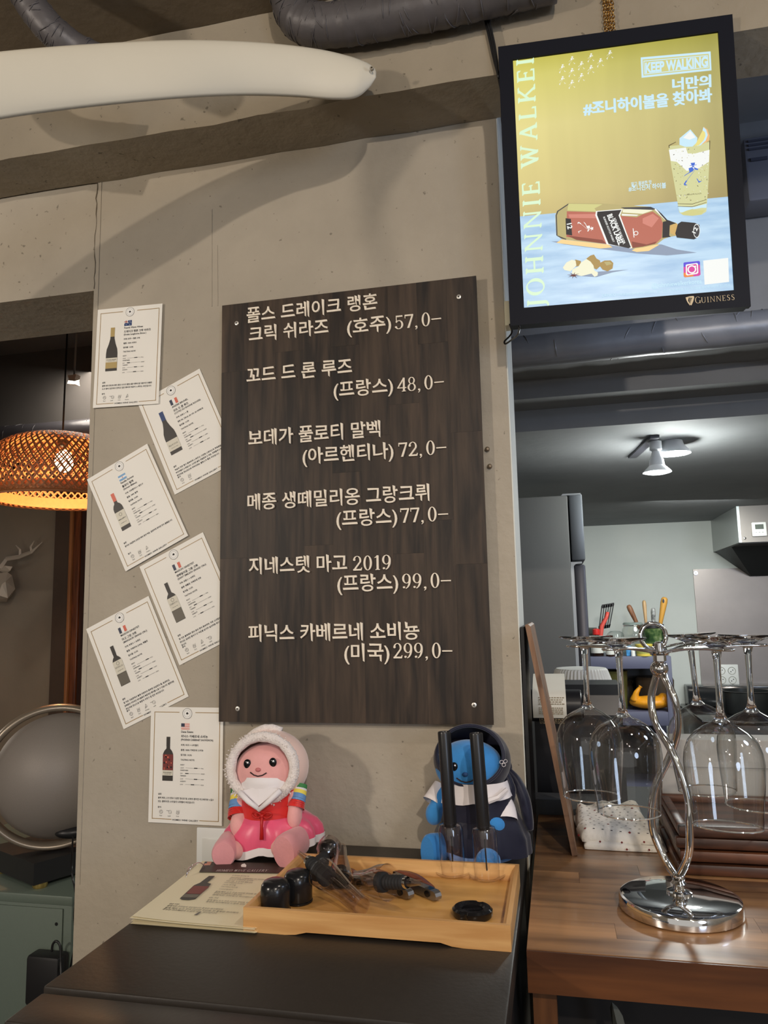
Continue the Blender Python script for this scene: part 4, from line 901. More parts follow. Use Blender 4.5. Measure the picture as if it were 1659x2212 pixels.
# foil cutter
x, y = -.125, -.310
t = thing('foil_cutter', 'flat round black foil cutter alone at the front right of the tray', 'cutter', (x, y, FZ))
M0 = Matrix.Translation((x, y, FZ))
b = MB(); N = 48; rs = []
for k in range(N):
    a = 2*PI*k/N; nt = .0032 if abs(math.sin(a*1.0+.35)) > .985 else 0; R = .0262-nt
    rs.append([b.bm.verts.new(M0 @ Vector((r*math.cos(a), r*math.sin(a)*.93, z))) for r, z in ((R-.002, .0), (R, .003), (R, .009), (R-.003, .0115), (.016, .0115), (.0135, .0095), (.0125, .0035))])
for i in range(N):
    for k in range(6): b._face([rs[i][k], rs[i][k+1], rs[(i+1) % N][k+1], rs[(i+1) % N][k]])
b.done('grip_ring', BLKG, t, True)
MB().lathe([(0, .0035), (.0127, .0035), (.0127, .0045), (0, .0045)], M0, 30).done('recess', BLKR, t)
b = MB(); b.box(-.012, .012, -.0035, .0035, .0045, .0085, M0 @ Matrix.Rotation(.4, 4, 'Z')); b.done('cutting_bar', BLKG, t)
# two pump openers standing on the tray
CLR = thin_glass('clear_plastic', (1, .99, .99), (.56, .52, .55), .5, 1.5)
for i, (px, py, lean) in enumerate(((979, 1893, (-.008, .0)), (1053, 1901, (-.010, .0)))):
    c = W(px, py, Z=FZ); c.y += .004
    t = thing('wine_opener', ('left of the two black pump wine openers standing upright in clear sleeves', 'right of the two black pump wine openers standing upright in clear sleeves')[i], 'opener', c, 'pump wine openers on the tray')
    A = AX(c, c+Vector((lean[0], 0, .22)))
    MB().lathe([(.0085, .0705), (.0098, .070), (.0100, .072), (.0100, .2065), (.0094, .2085), (.0080, .2085), (.0076, .2065), (0, .2065)], A, 32).done('pump_handle', mat('handle_black', (.012, .012, .013), .3), t, True)
    MB().lathe([(.0183, .004), (.0186, .03), (.0186, .066), (.0165, .0725), (.0120, .0745), (.0100, .0745)], A, 36).done('clear_sleeve', CLR, t, True)
    MB().lathe([(.0265, .0065), (.0262, .0075), (.0185, .0042), (.0150, .0036), (.0150, .0022), (.0190, .0010), (.0262, .0048), (.0265, .0065)], A, 36).done('flange', CLR, t, True)
    MB().lathe([(.0078, .058), (.0084, .070), (.0060, .0745)], A, 24).done('collar', mat('smoke_collar', (.05, .045, .045), .2), t, True)
    MB().tube([A @ Vector((0, 0, .012)), A @ Vector((0, 0, .066))], .0011, 8).done('needle', BLKG, t)
    if i == 0:
        for dx in (-.006, .009): MB().box(dx, dx+.0018, -.0005, .0005, .008, .056, A).done('sleeve_rib', CLR, t)
# three waiter's corkscrews
RWD = wood('rosewood', srgb(84, 42, 30), srgb(146, 84, 62), 'X', .35, 8, .05)
def corkscrew(p0, p1, label, lift=0):
    p0, p1 = Vector(p0), Vector(p1); p0.z = p1.z = FZ; d = (p1-p0); L = d.length; ang = math.atan2(d.y, d.x)
    t = thing('corkscrew', label, 'corkscrew', p0, 'corkscrews on the tray')
    M = Matrix.Translation((p0.x, p0.y, FZ)) @ Matrix.Rotation(ang, 4, 'Z')
    # wooden handle with a gentle belly
    b = MB(); rs = []
    for i in range(15):
        s = i/14; x = L*.80*s; h = .0095+.0030*math.sin(PI*min(1, s*1.3))*1.2-.004*max(0, s-.8)*5*.5; cy = .010+.006*math.sin(PI*s)-.004; hw = .0062*(1-.35*(2*s-1)**4); e = (.25 if i in (0, 14) else 1)
        rs.append([b.bm.verts.new(M @ Vector((x, cy+hw*a*e, .0008+h*.5+h*.5*c*(.6 if e < 1 else 1)))) for a, c in ((-.7, -1), (.7, -1), (1, -.6), (1, .6), (.7, 1), (-.7, 1), (-1, .6), (-1, -.6))])
    for r1, r2 in zip(rs, rs[1:]):
        for k in range(8): b._face([r1[k], r1[(k+1) % 8], r2[(k+1) % 8], r2[k]])
    b._face(rs[0]); b._face(rs[-1][::-1]); b.done('handle', RWD, t, 2)
    # steel spine and two stage lever
    sp = MB(); sp.box(L*.08, L*.84, -.0012, .0016, .002, .0125, M); sp.done('spine', STEELD, t)
    def lever(x0, x1, name, notch):
        b = MB(); w0, z0, z1 = -.0125, .0015, .0135
        out = [(x0, z0), (x1-.006, z0), (x1-.001, z0+.002), (x1, z0+.006), (x1-.002, z1-.002), (x1-.006, z1), (x0, z1)]
        b.prism([M @ Vector((x, w0, z)) for x, z in out], M.to_3x3() @ Vector((0, .0105, 0)))
        o = b.done(name, STEEL, t)
        if notch:
            MB().lathe([(0, 0), (.0042, 0), (.0042, .0012), (0, .0012)], M @ Matrix.Translation((x1-.018, w0-.0002, .0075)) @ Matrix.Rotation(PI/2, 4, 'X') @ Matrix.Scale(1.2, 4, (1, 0, 0)), 16).done('notch', BLKG, o)
            MB().box(x1-.024, x1-.013, w0+.001, -.003, z1-.001, z1+.0003, M).done('notch', BLKG, o)
    lever(L*.16, L*.50, 'lever', False); lever(L*.515, L, 'lever', True)
    for xx in (L*.13, L*.505): MB().lathe([(0, -.0135), (.0034, -.0135), (.0034, .003), (0, .003)], M @ Matrix.Translation((xx, 0, .0085)) @ Matrix.Rotation(-PI/2, 4, 'X'), 14).done('hinge', CHROME, t, True)
corkscrew((-.362, -.192, 0), (-.272, -.240, 0), 'corkscrew with reddish wooden handle, leftmost of three, half hidden behind the clear pourers')
corkscrew((-.306, -.192, 0), (-.208, -.266, 0), 'corkscrew with reddish wooden handle and steel lever, middle one of three on the tray')
corkscrew((-.260, -.192, 0), (-.170, -.266, 0), 'corkscrew with reddish wooden handle and steel lever, rightmost of three on the tray')
# clear pourers / aerators
PLS = thin_glass('pourer_plastic', (.975, .93, .92), (.62, .50, .48), .5, 2.2)
def pourer(tip, end, label, s=1, r1=.016, flare=.021, black=(.03, .062)):
    """clear spout cone, ribbed black stopper, then a clear flared bowl, along tip -> end"""
    tip, end = Vector(tip), Vector(end); L = (end-tip).length; A = AX(tip, end)
    t = thing('wine_pourer', label, 'pourer', tip, 'clear plastic wine pourers on the tray')
    MB().lathe([(.0022, 0), (.0028, 0), (.0052, black[0]*.8), (.0058, black[0]), (.0045, black[0]), (.002, .002)], A, 24).done('spout', PLS, t, True)
    pr = [(0, black[0]-.004), (.0062, black[0]-.004), (.0062, black[0])]; z = black[0]
    while z < black[1]: pr += [(.0088, z), (.0095, z+.0022), (.0088, z+.0044), (.0078, z+.005)]; z += .0056
    pr += [(.0125, z), (.0132, z+.004), (.0128, z+.010), (0, z+.012)]
    MB().lathe(pr, A, 28).done('stopper', BLKR, t, True)
    MB().lathe([(.0072, black[0]-.006), (.0076, black[0]-.003), (.0072, black[0])], A, 24).done('metal_ring', CHROME, t, True)
    z0 = z
    MB().lathe([(flare, z0-.006), (flare-.0012, z0-.005), (flare-.002, z0+.010), (r1, z0+.028), (r1*.82, z0+.05), (r1*.78, L-.006), (r1*.84, L), (r1*.70, L), (r1*.66, L-.006), (r1*.68, z0+.05)], A, 36).done('bowl', PLS, t, True)
    MB().lathe([(.0045, z0+.008), (.0055, z0+.03), (.0040, L-.02), (.002, L-.018)], A, 20).done('inner_tube', PLS, t, True)
pourer((-.378, -.262, TZ+.062), (-.262, -.350, TZ+.027), 'clear wine pourer lying with its black stopper towards the upper left')
pourer((-.188, -.325, TZ+.052), (-.292, -.272, TZ+.030), 'clear wine pourer lying across the front with its black stopper to the right', flare=.024, r1=.017)
# glass funnel behind
A = AX((-.334, -.198, TZ+.052), (-.316, -.262, TZ+.018))
t = thing('wine_funnel', 'small clear funnel with a black plug lying in front of the corkscrews', 'funnel', (-.30, -.23, FZ))
MB().lathe([(.0075, 0), (.0088, .001), (.010, .02), (.0155, .045), (.0195, .066), (.0180, .066), (.014, .045), (.0085, .02), (.0065, .002)], A, 32).done('cone', PLS, t, True)
MB().lathe([(0, .040), (.009, .042), (.0128, .058), (.0130, .064), (0, .066)], A, 28).done('plug', BLKR, t, True); MB().lathe([(.0165, .058), (.0182, .059), (.0178, .062)], A, 28).done('metal_ring', CHROME, t, True)
# round topped stopper with glossy ball
A = AX((-.362, -.236, TZ+.026), (-.352, -.178, TZ+.055))
t = thing('ball_stopper', 'glossy dark ball stopper on a black cork at the back left of the tray', 'stopper', (-.36, -.21, FZ))
MB().lathe([(0, -.004), (.0125, -.003), (.0135, .004), (.0115, .010), (.0130, .016), (.0115, .024), (.009, .030), (.008, .036)], A, 28).done('cork', BLKR, t, True)
MB().ball(A @ Vector((0, 0, .048)), .0145, None, 32, 20).done('ball', mat('dark_glossy', (.02, .02, .022), .05, .6), t, 2)
MB().lathe([(.0100, .034), (.0172, .042), (.0180, .052), (.0165, .060), (.0160, .060), (.0170, .052), (.0162, .043)], A, 32).done('clear_cup', PLS, t, True)

# ------------------------------------------------------------------ wine list booklet
bkp = thing('wine_list_booklet', 'open cream wine list booklet on a ring, partly under the bamboo tray', 'booklet', (-.5, -.25, TZ))
BKP = mat('cream_page', srgb(228, 218, 186), .6)
fl, bl_ = W(285, 1990, Z=TZ+.003), W(437, 1860, Z=TZ+.006); fr_ = Vector((-.392, -.372, 0)); br_ = Vector((-.405, -.135, 0))
for i in range(7):
    z = TZ+.0006+.0009*i; o2 = Vector((random.uniform(-.003, .002), random.uniform(-.003, .003), 0)) if i < 6 else Vector((0, 0, 0)); P4 = [fl+o2, Vector((fr_.x, fl.y, 0))+o2, Vector((fr_.x, bl_.y, 0))+o2, bl_+o2]
    b = MB(); n = 8; g = []
    for u in range(n+1):
        row = []
        for v in range(n+1):
            a, c = u/n, v/n; p = (P4[0]*(1-a)+P4[1]*a)*(1-c)+(P4[3]*(1-a)+P4[2]*a)*c
            row.append(b.bm.verts.new((p.x, p.y, z+.0035*(i/6)*(1-a)**3*(1-c)**2*(1 if i > 3 else .4))))
        g.append(row)
    for u in range(n):
        for v in range(n): b._face([g[u][v], g[u+1][v], g[u+1][v+1], g[u][v+1]])
    b.done('page', BKP, bkp, 2)
BF = Frame((fl.x, fl.y, TZ+.0066), (1, .0, 0), (0, 1, 0))
pr = Print(BF, {'band': mat('brown_band', srgb(58, 42, 36), .5), 'w': PWHITE, 'ink': INK, 'grey': GREY, 'red': mat('faded_red', srgb(206, 140, 116), .5), 'navy': NAVY, 'bot': GLASSG, 'wine': WINE, 'lens': LENS})
bp8 = lambda k, pts, c=.0012: pr.pp(k, [(280+x/4.608, 1820+y/4.608, c) for x, y in pts], c)
bp8('band', [(750, 190), (1556, 207), (1530, 304), (692, 293)]); bp8('navy', [(752, 190), (775, 190), (765, 208), (746, 208)], .0014); bp8('red', [(775, 190), (820, 191), (800, 226), (742, 226), (746, 208), (765, 208)], .0014)
bp8('w', [(1118, 215), (1145, 208), (1162, 225), (1158, 245), (1112, 243), (1108, 228)], .0014)
a = BF.pix(280+856/4.608, 1820+288/4.608, .0014); b2 = BF.pix(280+1370/4.608, 1820+289/4.608, .0014); d = Vector(b2)-Vector(a)
pr.text('w', serif2d('HOMEO WINE GALLERY', .18, .12), a[0], a[1], .0095, d.length, math.atan2(d.y, d.x), .0014)
u = lambda x, y: BF.pix(280+x/4.608, 1820+y/4.608, .0012)
for txt, x, y, xe, h, k in (('DANA ESTATE', 1020, 330, 1195, .006, 'grey'), ('(PHOENIX CABERNET SAUVIGNON)', 1000, 352, 1395, .0055, 'ink'), ('피닉스 카베르네 소비뇽', 985, 368, 1240, .006, 'grey'), ('미국 나파밸리', 960, 385, 1230, .005, 'grey'),
                     ('100% 카베르네 소비뇽', 940, 400, 1130, .005, 'grey'), ('14.5% 알코올', 925, 420, 1060, .005, 'grey'), ('TASTING NOTE', 905, 440, 1080, .005, 'grey'), ('LIGHT BODY', 890, 465, 1030, .005, 'grey'),
                     ('블랙 체리 오크 향과 다양한 향신료 향', 850, 490, 1280, .005, 'ink'), ('풍부한 라스베리와 느낄수 있는', 835, 505, 1130, .005, 'ink'), ('클래식한 스타일의 와인입니다', 820, 522, 1260, .005, 'ink'), ('음식', 785, 550, 880, .005, 'grey'),
                     ('블랙 체리 오크 향과 다양한 향신료 향', 770, 575, 1200, .005, 'ink'), ('풍부한 라스베리와 느낄수 있는', 755, 592, 1170, .005, 'ink'), ('설명', 385, 612, 490, .005, 'grey'), ('클래식한 스타일의 와인입니다 풍부한 라스베리와', 368, 632, 960, .0055, 'ink'),
                     ('블랙 체리 오크 향과 다양한 향신료 향 풍부한 라스베리', 345, 652, 1120, .0055, 'ink'), ('풍부한 라스베리와 느낄수 있는 와인입니다', 322, 668, 900, .0055, 'ink')):
    a, e = u(x, y), u(xe, y+(xe-x)*.01); pr.text(k, KO(txt, .0, 1), a[0], a[1], h, e[0]-a[0], 0, .0012)
bp8('bot', [(500, 555), (640, 425), (700, 400), (790, 332), (850, 332), (770, 398), (812, 410), (655, 560), (590, 572), (520, 568)]); bp8('wine', [(640, 430), (795, 436), (705, 512), (560, 508)], .0014); bp8('lens', [(556, 512), (702, 516), (660, 550), (512, 545)], .0014)
bp8('grey', [(640, 720), (690, 692), (712, 692), (668, 722)])
pr.done('page_print', bkp)
rp = [W(280+x/4.608, 1820+y/4.608, Z=TZ+.008) for x, y in ((748, 236), (690, 252), (625, 285), (580, 318), (565, 335))]
for i in range(1, 4): rp[i].z += .008
MB().tube(spline([Vector((rp[0].x, rp[0].y, TZ+.002))]+rp+[Vector((rp[-1].x-.002, rp[-1].y, TZ+.0015))], 5), .0008, 6).done('binder_ring', CHROME, bkp, 2)
b = MB()
for i in range(9): p = Vector(rp[2]).lerp(rp[4], i/8); b.ball(p+Vector((0, 0, .001)), .0013, None, 8, 6)
b.done('bead_chain', CHROME, bkp, 2, kind='stuff')
# double wall switch behind the pink plush
sw = thing('wall_switch', 'white plastic switch plate on the pillar behind the pink dressed plush', 'switch', (-.60, 0, 1.11))
c = W(429, 1785, Y=0); x0 = c.x; z1 = c.z
bx('plate', x0, x0+.116, -.008, -.0005, 1.035, z1+.0, WHITEP, sw, .0015)
for k in range(2): bx('rocker', x0+.012+k*.048, x0+.056+k*.048, -.0100, -.008, 1.045, z1-.018, mat('white_rocker', srgb(214, 214, 208), .35) if k == 0 else bpy.data.materials['white_rocker'], sw, .001)
# ------------------------------------------------------------------ two dressed plush figures (plain, generic faces)
random.seed(5)
def feltm(n, c, nn=.06): return mat(n, c, .85, noise=nn, nscale=60, bump=.12, bscale=260, sheen=.35, spec=.2)
PINK = feltm('plush_pink', srgb(226, 164, 160)); PINKS = feltm('sole_pink', srgb(214, 148, 152)); FURW = mat('white_fur', srgb(236, 226, 220), .95, noise=.12, nscale=90, bump=.8, bscale=330, sheen=.5, spec=.1)
HOODP = mat('hood_satin', srgb(232, 200, 186), .5, sheen=.4); REDS = mat('red_satin', srgb(206, 34, 28), .42, sheen=.3, bump=.15, nscale=30); PINKSAT = mat('pink_satin', srgb(224, 84, 118), .34, bump=.2, nscale=26, noise=.1, sheen=.3)
WCLOTH = mat('white_cloth', srgb(226, 220, 220), .8, bump=.1, nscale=60); EYE = mat('bead_eye', (.006, .006, .007), .08)
G_, Y_, B_ = mat('green_band', srgb(60, 130, 70), .7), mat('yellow_band', srgb(236, 214, 90), .7), mat('blue_band', srgb(104, 146, 196), .7)
def cloth_ring(b, cx, cy, lv, n=64, ph=0, a0=0, a1=2*PI):
    """skirt-like surface; lv = [(z, rx, ry, wave, zslope)]"""
    rs = []; full = abs(a1-a0-2*PI) < 1e-6; N = n if full else n+1
    for z, rx, ry, w, zs in lv:
        r = []
        for k in range(N):
            a = a0+(a1-a0)*k/n; f = 1+w*(math.sin(9*a+ph)+.5*math.sin(15*a+2+ph))
            r.append(b.bm.verts.new((cx+rx*f*math.cos(a), cy+ry*f*math.sin(a), z+zs*math.cos(a)+w*.03*math.sin(11*a))))
        rs.append(r)
    for r1, r2 in zip(rs, rs[1:]):
        for k in range(n): b._face([r1[k], r1[(k+1) % N], r2[(k+1) % N], r2[k]])
    return b
m = .00077
def face_bits(t, c, rx, ry, rz, eyes, mouth, nose, col):
    """button eyes with a small glint, stitched nose and mouth laid on an ellipsoid head"""
    def on(x, z, k=1.0):
        x, z = x-c[0], z-c[2]; q = max(0, 1-(x/rx)**2-(z/rz)**2); return Vector((c[0]+x, c[1]-ry*math.sqrt(q)*k, c[2]+z))
    for i, (x, z, r) in enumerate(eyes):
        p = on(x, z); e = MB().ball(p, (r, r*.55, r*1.15)).done('eye', EYE, t, 2)
        MB().ball(p+Vector((r*.28, -r*.5, r*.4)), r*.24, None, 10, 8).done('glint', mat('glint', (.9, .9, .9), .3), e, 2)
    MB().tube([on(x, z, 1.01) for x, z in mouth], .0010, 6).done('mouth_stitch', mat('dark_thread', srgb(50, 34, 34), .8), t, 2)
    MB().ball(on(*nose), (.0048, .003, .0034)).done('nose', mat('nose_'+t.name, col, .6), t, 2)
O = W(592, 1842, Z=TZ); ox, oy, oz = O.x, -.088, TZ+.001
Lp = lambda px, py, y=0: Vector((ox+(px-592)*m, oy+y, oz+(1842-py)*m))
pk = thing('plush_doll', 'pink plush doll in white fur hood, red top and pink skirt behind the booklet', 'plush toy', (ox, oy, TZ))
hc = Lp(590, 1662, -.004)
PV = lambda px, py, y, *r: (Lp(px, py, y), r)
blob('body', [(Lp(590, 1800, .0), (.056, .046, .032)), (Lp(590, 1765, .002), (.048, .038, .040)), (hc, (.0585, .046, .046)), (Lp(590, 1690, -.006), (.052, .040, .028)),
              (Lp(540, 1815, -.034), (.020, .036, .018)), (Lp(640, 1805, -.034), (.022, .034, .022)),
              (Lp(532, 1735, -.018), (.014, .016, .024), (0, .3, 0)), (Lp(536, 1765, -.034), (.0145, .016, .021), (-.3, .1, 0)), (Lp(655, 1725, -.016), (.013, .016, .024), (0, -.3, 0)), (Lp(661, 1748, -.030), (.0125, .014, .021), (-.2, 0, 0))], PINK, pk, .0035, 5)
for i, (px, py, rx, rz, rz_) in enumerate(((527, 1814, .0195, .0215, .25), (660, 1804, .0215, .0275, -.22))):
    c = Lp(px, py, -.078); M = Matrix.Translation(c) @ Matrix.Rotation(rz_, 4, 'Z') @ Matrix.Rotation(.12, 4, 'X') @ Matrix.Rotation(PI/2, 4, 'X') @ Matrix.Diagonal((rx, rz, 1, 1))
    MB().lathe([(0, .0022), (.90, .0016), (1, -.002), (1.0, -.014), (.84, -.048)], M, 40).done('foot', PINKS, pk, True)
face_bits(pk, hc, .0585, .046, .046, [(Lp(560, 0).x, Lp(0, 1640).z, .0066), (Lp(618, 0).x, Lp(0, 1636).z, .0066)], [(Lp(x, 0).x, Lp(0, y).z) for x, y in ((570, 1656), (579, 1661), (588, 1663), (598, 1661), (607, 1656))], (Lp(588, 0).x, Lp(0, 1650).z), srgb(190, 110, 110))
# hood: shell with a round opening to the front
def hood(name, c, R, open_z, mats, parent, ang=1.05, tilt=.18):
    b = MB(); n, mth = 40, 14; M = Matrix.Translation(c) @ Matrix.Rotation(-PI/2+tilt, 4, 'X').inverted()
    rs = []
    for j in range(mth+1):
        t = ang+(PI-ang)*j/mth
        rs.append([b.bm.verts.new(M @ Vector((R[0]*math.sin(t)*math.cos(2*PI*k/n), R[2]*math.sin(t)*math.sin(2*PI*k/n), R[1]*math.cos(t)))) for k in range(n)])
    for r1, r2 in zip(rs, rs[1:]):
        for k in range(n): b._face([r1[k], r1[(k+1) % n], r2[(k+1) % n], r2[k]])
    rim = [v.co.copy() for v in rs[0]]
    o = b.done(name, mats, parent, 2); return o, rim
ho, rim = hood('hood', hc+Vector((0, .004, .006)), (.0675, .056, .060), 0, HOODP, pk, .98, .10)
rimc = sum(rim, Vector())/len(rim)
MB().tube([p+Vector((0, -.003, 0)) for p in rim], [.0082+random.uniform(-.0007, .0009) for _ in rim], 12, cyc=True).done('fur_trim', FURW, ho, 2)
b = MB()
ap = [hc+Vector((.0675*math.sin(t)*.8-.004, .010, .006+.062*math.cos(t))) for t in [-.9+.11*k for k in range(13)]]
b.tube(ap, [.006+random.uniform(0, .0015) for _ in ap], 10).done('fur_crest', FURW, ho, 2)
# tufts of fur round the opening
b = MB()
for p in rim:
    for _ in range(16):
        a = (p-rimc).normalized(); q = p+Vector((random.uniform(-.006, .006), random.uniform(-.010, .002), random.uniform(-.006, .006))); d = (a*.8+Vector((random.uniform(-.6, .6), -.5, random.uniform(-.6, .6)))).normalized()*.0038
        w = d.cross(Vector((0, 1, 0))).normalized()*.0011; b.poly([q-w+d*.9, q+w+d*.9, q+d*1.8])
b.done('fur_tufts', FURW, ho, kind='stuff')
# clothes
b = cloth_ring(MB(), ox, oy+.004, [(oz+.052, .0845, .062, .045, .012), (oz+.066, .078, .058, .03, .010), (oz+.080, .060, .050, .02, .004), (oz+.088, .046, .041, 0, 0)]); b = b
sk = cloth_ring(MB(), ox, oy+.002, [(oz+.024, .0900, .060, .05, .014), (oz+.038, .0870, .060, .045, .012), (oz+.052, .078, .057, .035, .008), (oz+.064, .063, .052, .018, .003), (oz+.071, .054, .046, 0, 0)]).done('skirt', PINKSAT, pk, 2)
b.bm.free()
cloth_ring(MB(), ox, oy+.002, [(oz+.013, .0905, .0606, .052, .0145), (oz+.0255, .0906, .0608, .05, .014)]).done('hem', WCLOTH, sk, 2)
cloth_ring(MB(), ox, oy, [(oz+.064, .0545, .0475, .004, 0), (oz+.095, .0535, .0455, .003, 0), (oz+.112, .0545, .0470, .003, 0), (oz+.119, .050, .044, 0, 0)]).done('top', REDS, pk, 2)
cloth_ring(MB(), ox, oy-.001, [(oz+.116, .0562, .0485, .01, .002), (oz+.122, .0560, .0480, .01, .002), (oz+.128, .050, .043, .005, 0)], 48).done('collar', WCLOTH, pk, 2)
cloth_ring(MB(), ox, oy-.0015, [(oz+.112, .0535, .0478, .006, 0), (oz+.124, .0525, .0500, .004, 0), (oz+.134, .0490, .0505, .003, 0), (oz+.1365, .044, .045, 0, 0)], 48).done('bib', WCLOTH, pk, 2)
MB().prism([Lp(551, 1694, -.0485), Lp(590, 1724, -.0515), Lp(636, 1688, -.0485), Lp(590, 1684, -.050)], (0, .002, 0)).done('bib_point', WCLOTH, pk)
for q0, q1 in ((Lp(547, 1696, -.052), Lp(591, 1728, -.0545)), (Lp(640, 1690, -.052), Lp(592, 1731, -.0555))):
    MB().tube([q0, q0.lerp(q1, .5)+Vector((0, -.002, -.001)), q1], [.0046, .0044, .0034], 8).done('lapel', WCLOTH, pk, 2)
b = MB()
for s in (-1, 1):
    c = Lp(600, 1742, -.053); b.tube(spline([c, c+Vector((s*.010, -.003, .006)), c+Vector((s*.017, -.001, .002)), c+Vector((s*.009, -.003, -.003)), c], 5), .0016, 6)
b.tube([Lp(600, 1742, -.055), Lp(600, 1760, -.056), Lp(602, 1788, -.060)], [.0028, .0024, .0034], 6); b.ball(Lp(600, 1742, -.055), .0035)
b.done('ribbon_bow', mat('ribbon_red', srgb(178, 24, 22), .45), pk, 2)
for i, ch in enumerate(([(519, 1703, -.006), (524, 1722, -.014), (527, 1742, -.024), (531, 1755, -.030)], [(664, 1690, -.006), (663, 1706, -.012), (662, 1722, -.020), (661, 1734, -.025)])):
    pts = spline([Lp(*q) for q in ch], 4); cols = [G_, G_, WCLOTH, Y_, Y_, B_, B_, B_, REDS, REDS, REDS, REDS]
    sl = MB(); rr = [.013+.004*(k/12) for k in range(13)]
    if i: rr = [.0115+.0035*(k/12) for k in range(13)]
    rings_ = None; mats_ = [G_, WCLOTH, Y_, B_, REDS]
    for k in range(12): sl.mi = mats_.index(cols[k]); sl.tube(pts[k:k+2], [rr[k], rr[k+1]], 18, cap=False)
    sl.done('sleeve', mats_, pk, 2)
# navy scarfed plush
O2 = W(1035, 1856, Z=TZ); ox2, oy2 = O2.x, -.080
Lq = lambda px, py, y=0: Vector((ox2+(px-1035)*m, oy2+y, oz+(1856-py)*m))
BLU = feltm('plush_blue', srgb(58, 136, 204)); NVY = mat('navy_satin', srgb(22, 24, 44), .45, sheen=.3, bump=.15, nscale=40, spec=.3); LBLU = feltm('belly_blue', srgb(128, 158, 210))
bl = thing('plush_doll', 'blue plush doll in navy head scarf and sailor top, behind the pump openers', 'plush toy', (ox2, oy2, TZ))
hb = Lq(1026, 1660, -.006)
blob('body', [(Lq(1048, 1812, .004), (.066, .046, .033)), (Lq(1045, 1770, .004), (.050, .038, .042)), (hb, (.056, .046, .042)), (Lq(1030, 1690, -.004), (.050, .038, .026)),
              (Lq(955, 1828, -.018), (.020, .034, .024)), (Lq(1064, 1835, -.042), (.018, .026, .018)),
              (Lq(962, 1730, -.012), (.014, .015, .024), (0, .4, 0)), (Lq(952, 1752, -.024), (.014, .015, .018)), (Lq(1095, 1742, -.010), (.015, .017, .026), (0, -.5, 0)), (Lq(1078, 1764, -.030), (.020, .016, .015), (0, .5, .4))], BLU, bl, .0035, 5)
for px, py, rx, rz, ang in ((944, 1818, .0150, .0275, .55), (1063, 1829, .0185, .0195, .1)):
    M = Matrix.Translation(Lq(px, py, -.054 if px < 1000 else -.058)) @ Matrix.Rotation(-ang, 4, 'Z') @ Matrix.Rotation(PI/2, 4, 'X') @ Matrix.Diagonal((rx, rz, 1, 1))
    MB().lathe([(0, .0022), (.90, .0016), (1, -.002), (1.0, -.010), (.86, -.034)], M, 40).done('foot', BLU, bl, True)
face_bits(bl, hb, .056, .046, .042, [(Lq(1002, 0).x, Lq(0, 1650).z, .0058), (Lq(1047, 0).x, Lq(0, 1650).z, .0058)], [(Lq(x, 0).x, Lq(0, y).z) for x, y in ((1006, 1672), (1015, 1678), (1025, 1680), (1035, 1678), (1044, 1672))], (Lq(1024, 0).x, Lq(0, 1664).z), srgb(30, 70, 120))
blob('belly', [(Lq(1020, 1828, -.028), (.032, .020, .022))], LBLU, bl, .003, 3)
h2, rim2 = hood('head_scarf', hb+Vector((.004, .006, .010)), (.0625, .056, .055), 0, NVY, bl, 1.02, .40)
MB().tube([p for p in rim2], .0030, 8, cyc=True).done('scarf_hem', NVY, h2, 2)
MB().ball(Lq(1098, 1664, .012), (.012, .012, .014)).done('scarf_knot', NVY, h2, 2)
b = MB(); sp_ = spline([Lq(1100, 1665, .010), Lq(1122, 1690, .006), Lq(1136, 1725, .002), Lq(1142, 1765, .002), Lq(1145, 1785, .004)], 5)
b.tube(sp_, [.005+.0045*math.sin(PI*k/len(sp_)) for k in range(len(sp_))], 10).done('scarf_tail', NVY, h2, 2)
b = MB(); sp_ = spline([Lq(1098, 1668, .004), Lq(1108, 1700, -.002), Lq(1112, 1730, .0)], 5); b.tube(sp_, [.005, .006, .007, .008, .008, .009, .009, .008, .007, .005, .003][:len(sp_)], 8).done('scarf_tail', NVY, h2, 2)
# clover outline stitched on the scarf side
b = MB()
cl = Lq(1101, 1643, -.034)
for dx, dz in ((-.003, .002), (.0028, .0024), (.0002, -.0028)): b.tube([cl+Vector((dx+.0026*math.cos(t), -.006+(dx+.0026*math.cos(t))*.8, dz+.0026*math.sin(t))) for t in [k*PI/6 for k in range(12)]], .0004, 5, cyc=True)
b.done('clover_stitch', WCLOTH, h2, kind='stuff')
cloth_ring(MB(), ox2+.008, oy2+.002, [(oz+.024, .078, .054, .03, -.004), (oz+.045, .076, .054, .025, 0), (oz+.066, .066, .050, .015, 0), (oz+.084, .057, .047, .005, 0)]).done('shorts', NVY, bl, 2)
cloth_ring(MB(), ox2+.005, oy2, [(oz+.074, .0590, .0475, .01, 0), (oz+.095, .0555, .0470, .005, 0), (oz+.118, .0540, .0460, .003, 0)]).done('top', NVY, bl, 2)
cloth_ring(MB(), ox2+.002, oy2-.001, [(oz+.103, .0600, .0505, .02, .006), (oz+.118, .0565, .0475, .01, .004), (oz+.132, .052, .0485, .005, 0)], 48).done('sailor_collar', WCLOTH, bl, 2)
MB().tube([Lq(1068, 1715, -.050), Lq(1088, 1708, -.048), Lq(1106, 1694, -.040)], [.0045, .0040, .0036], 6).done('collar_tie', WCLOTH, bl)
for i, ch in enumerate(([(966, 1702, 0), (955, 1720, -.008), (948, 1733, -.014)], [(1082, 1712, .0), (1096, 1738, -.010), (1098, 1760, -.020)])):
    pts = spline([Lq(*q) for q in ch], 5); n = len(pts); MB().tube(pts, [.0135+(.0065 if i else .004)*k/n for k in range(n)], 18, cap=False).done('sleeve', WCLOTH, bl, 2)

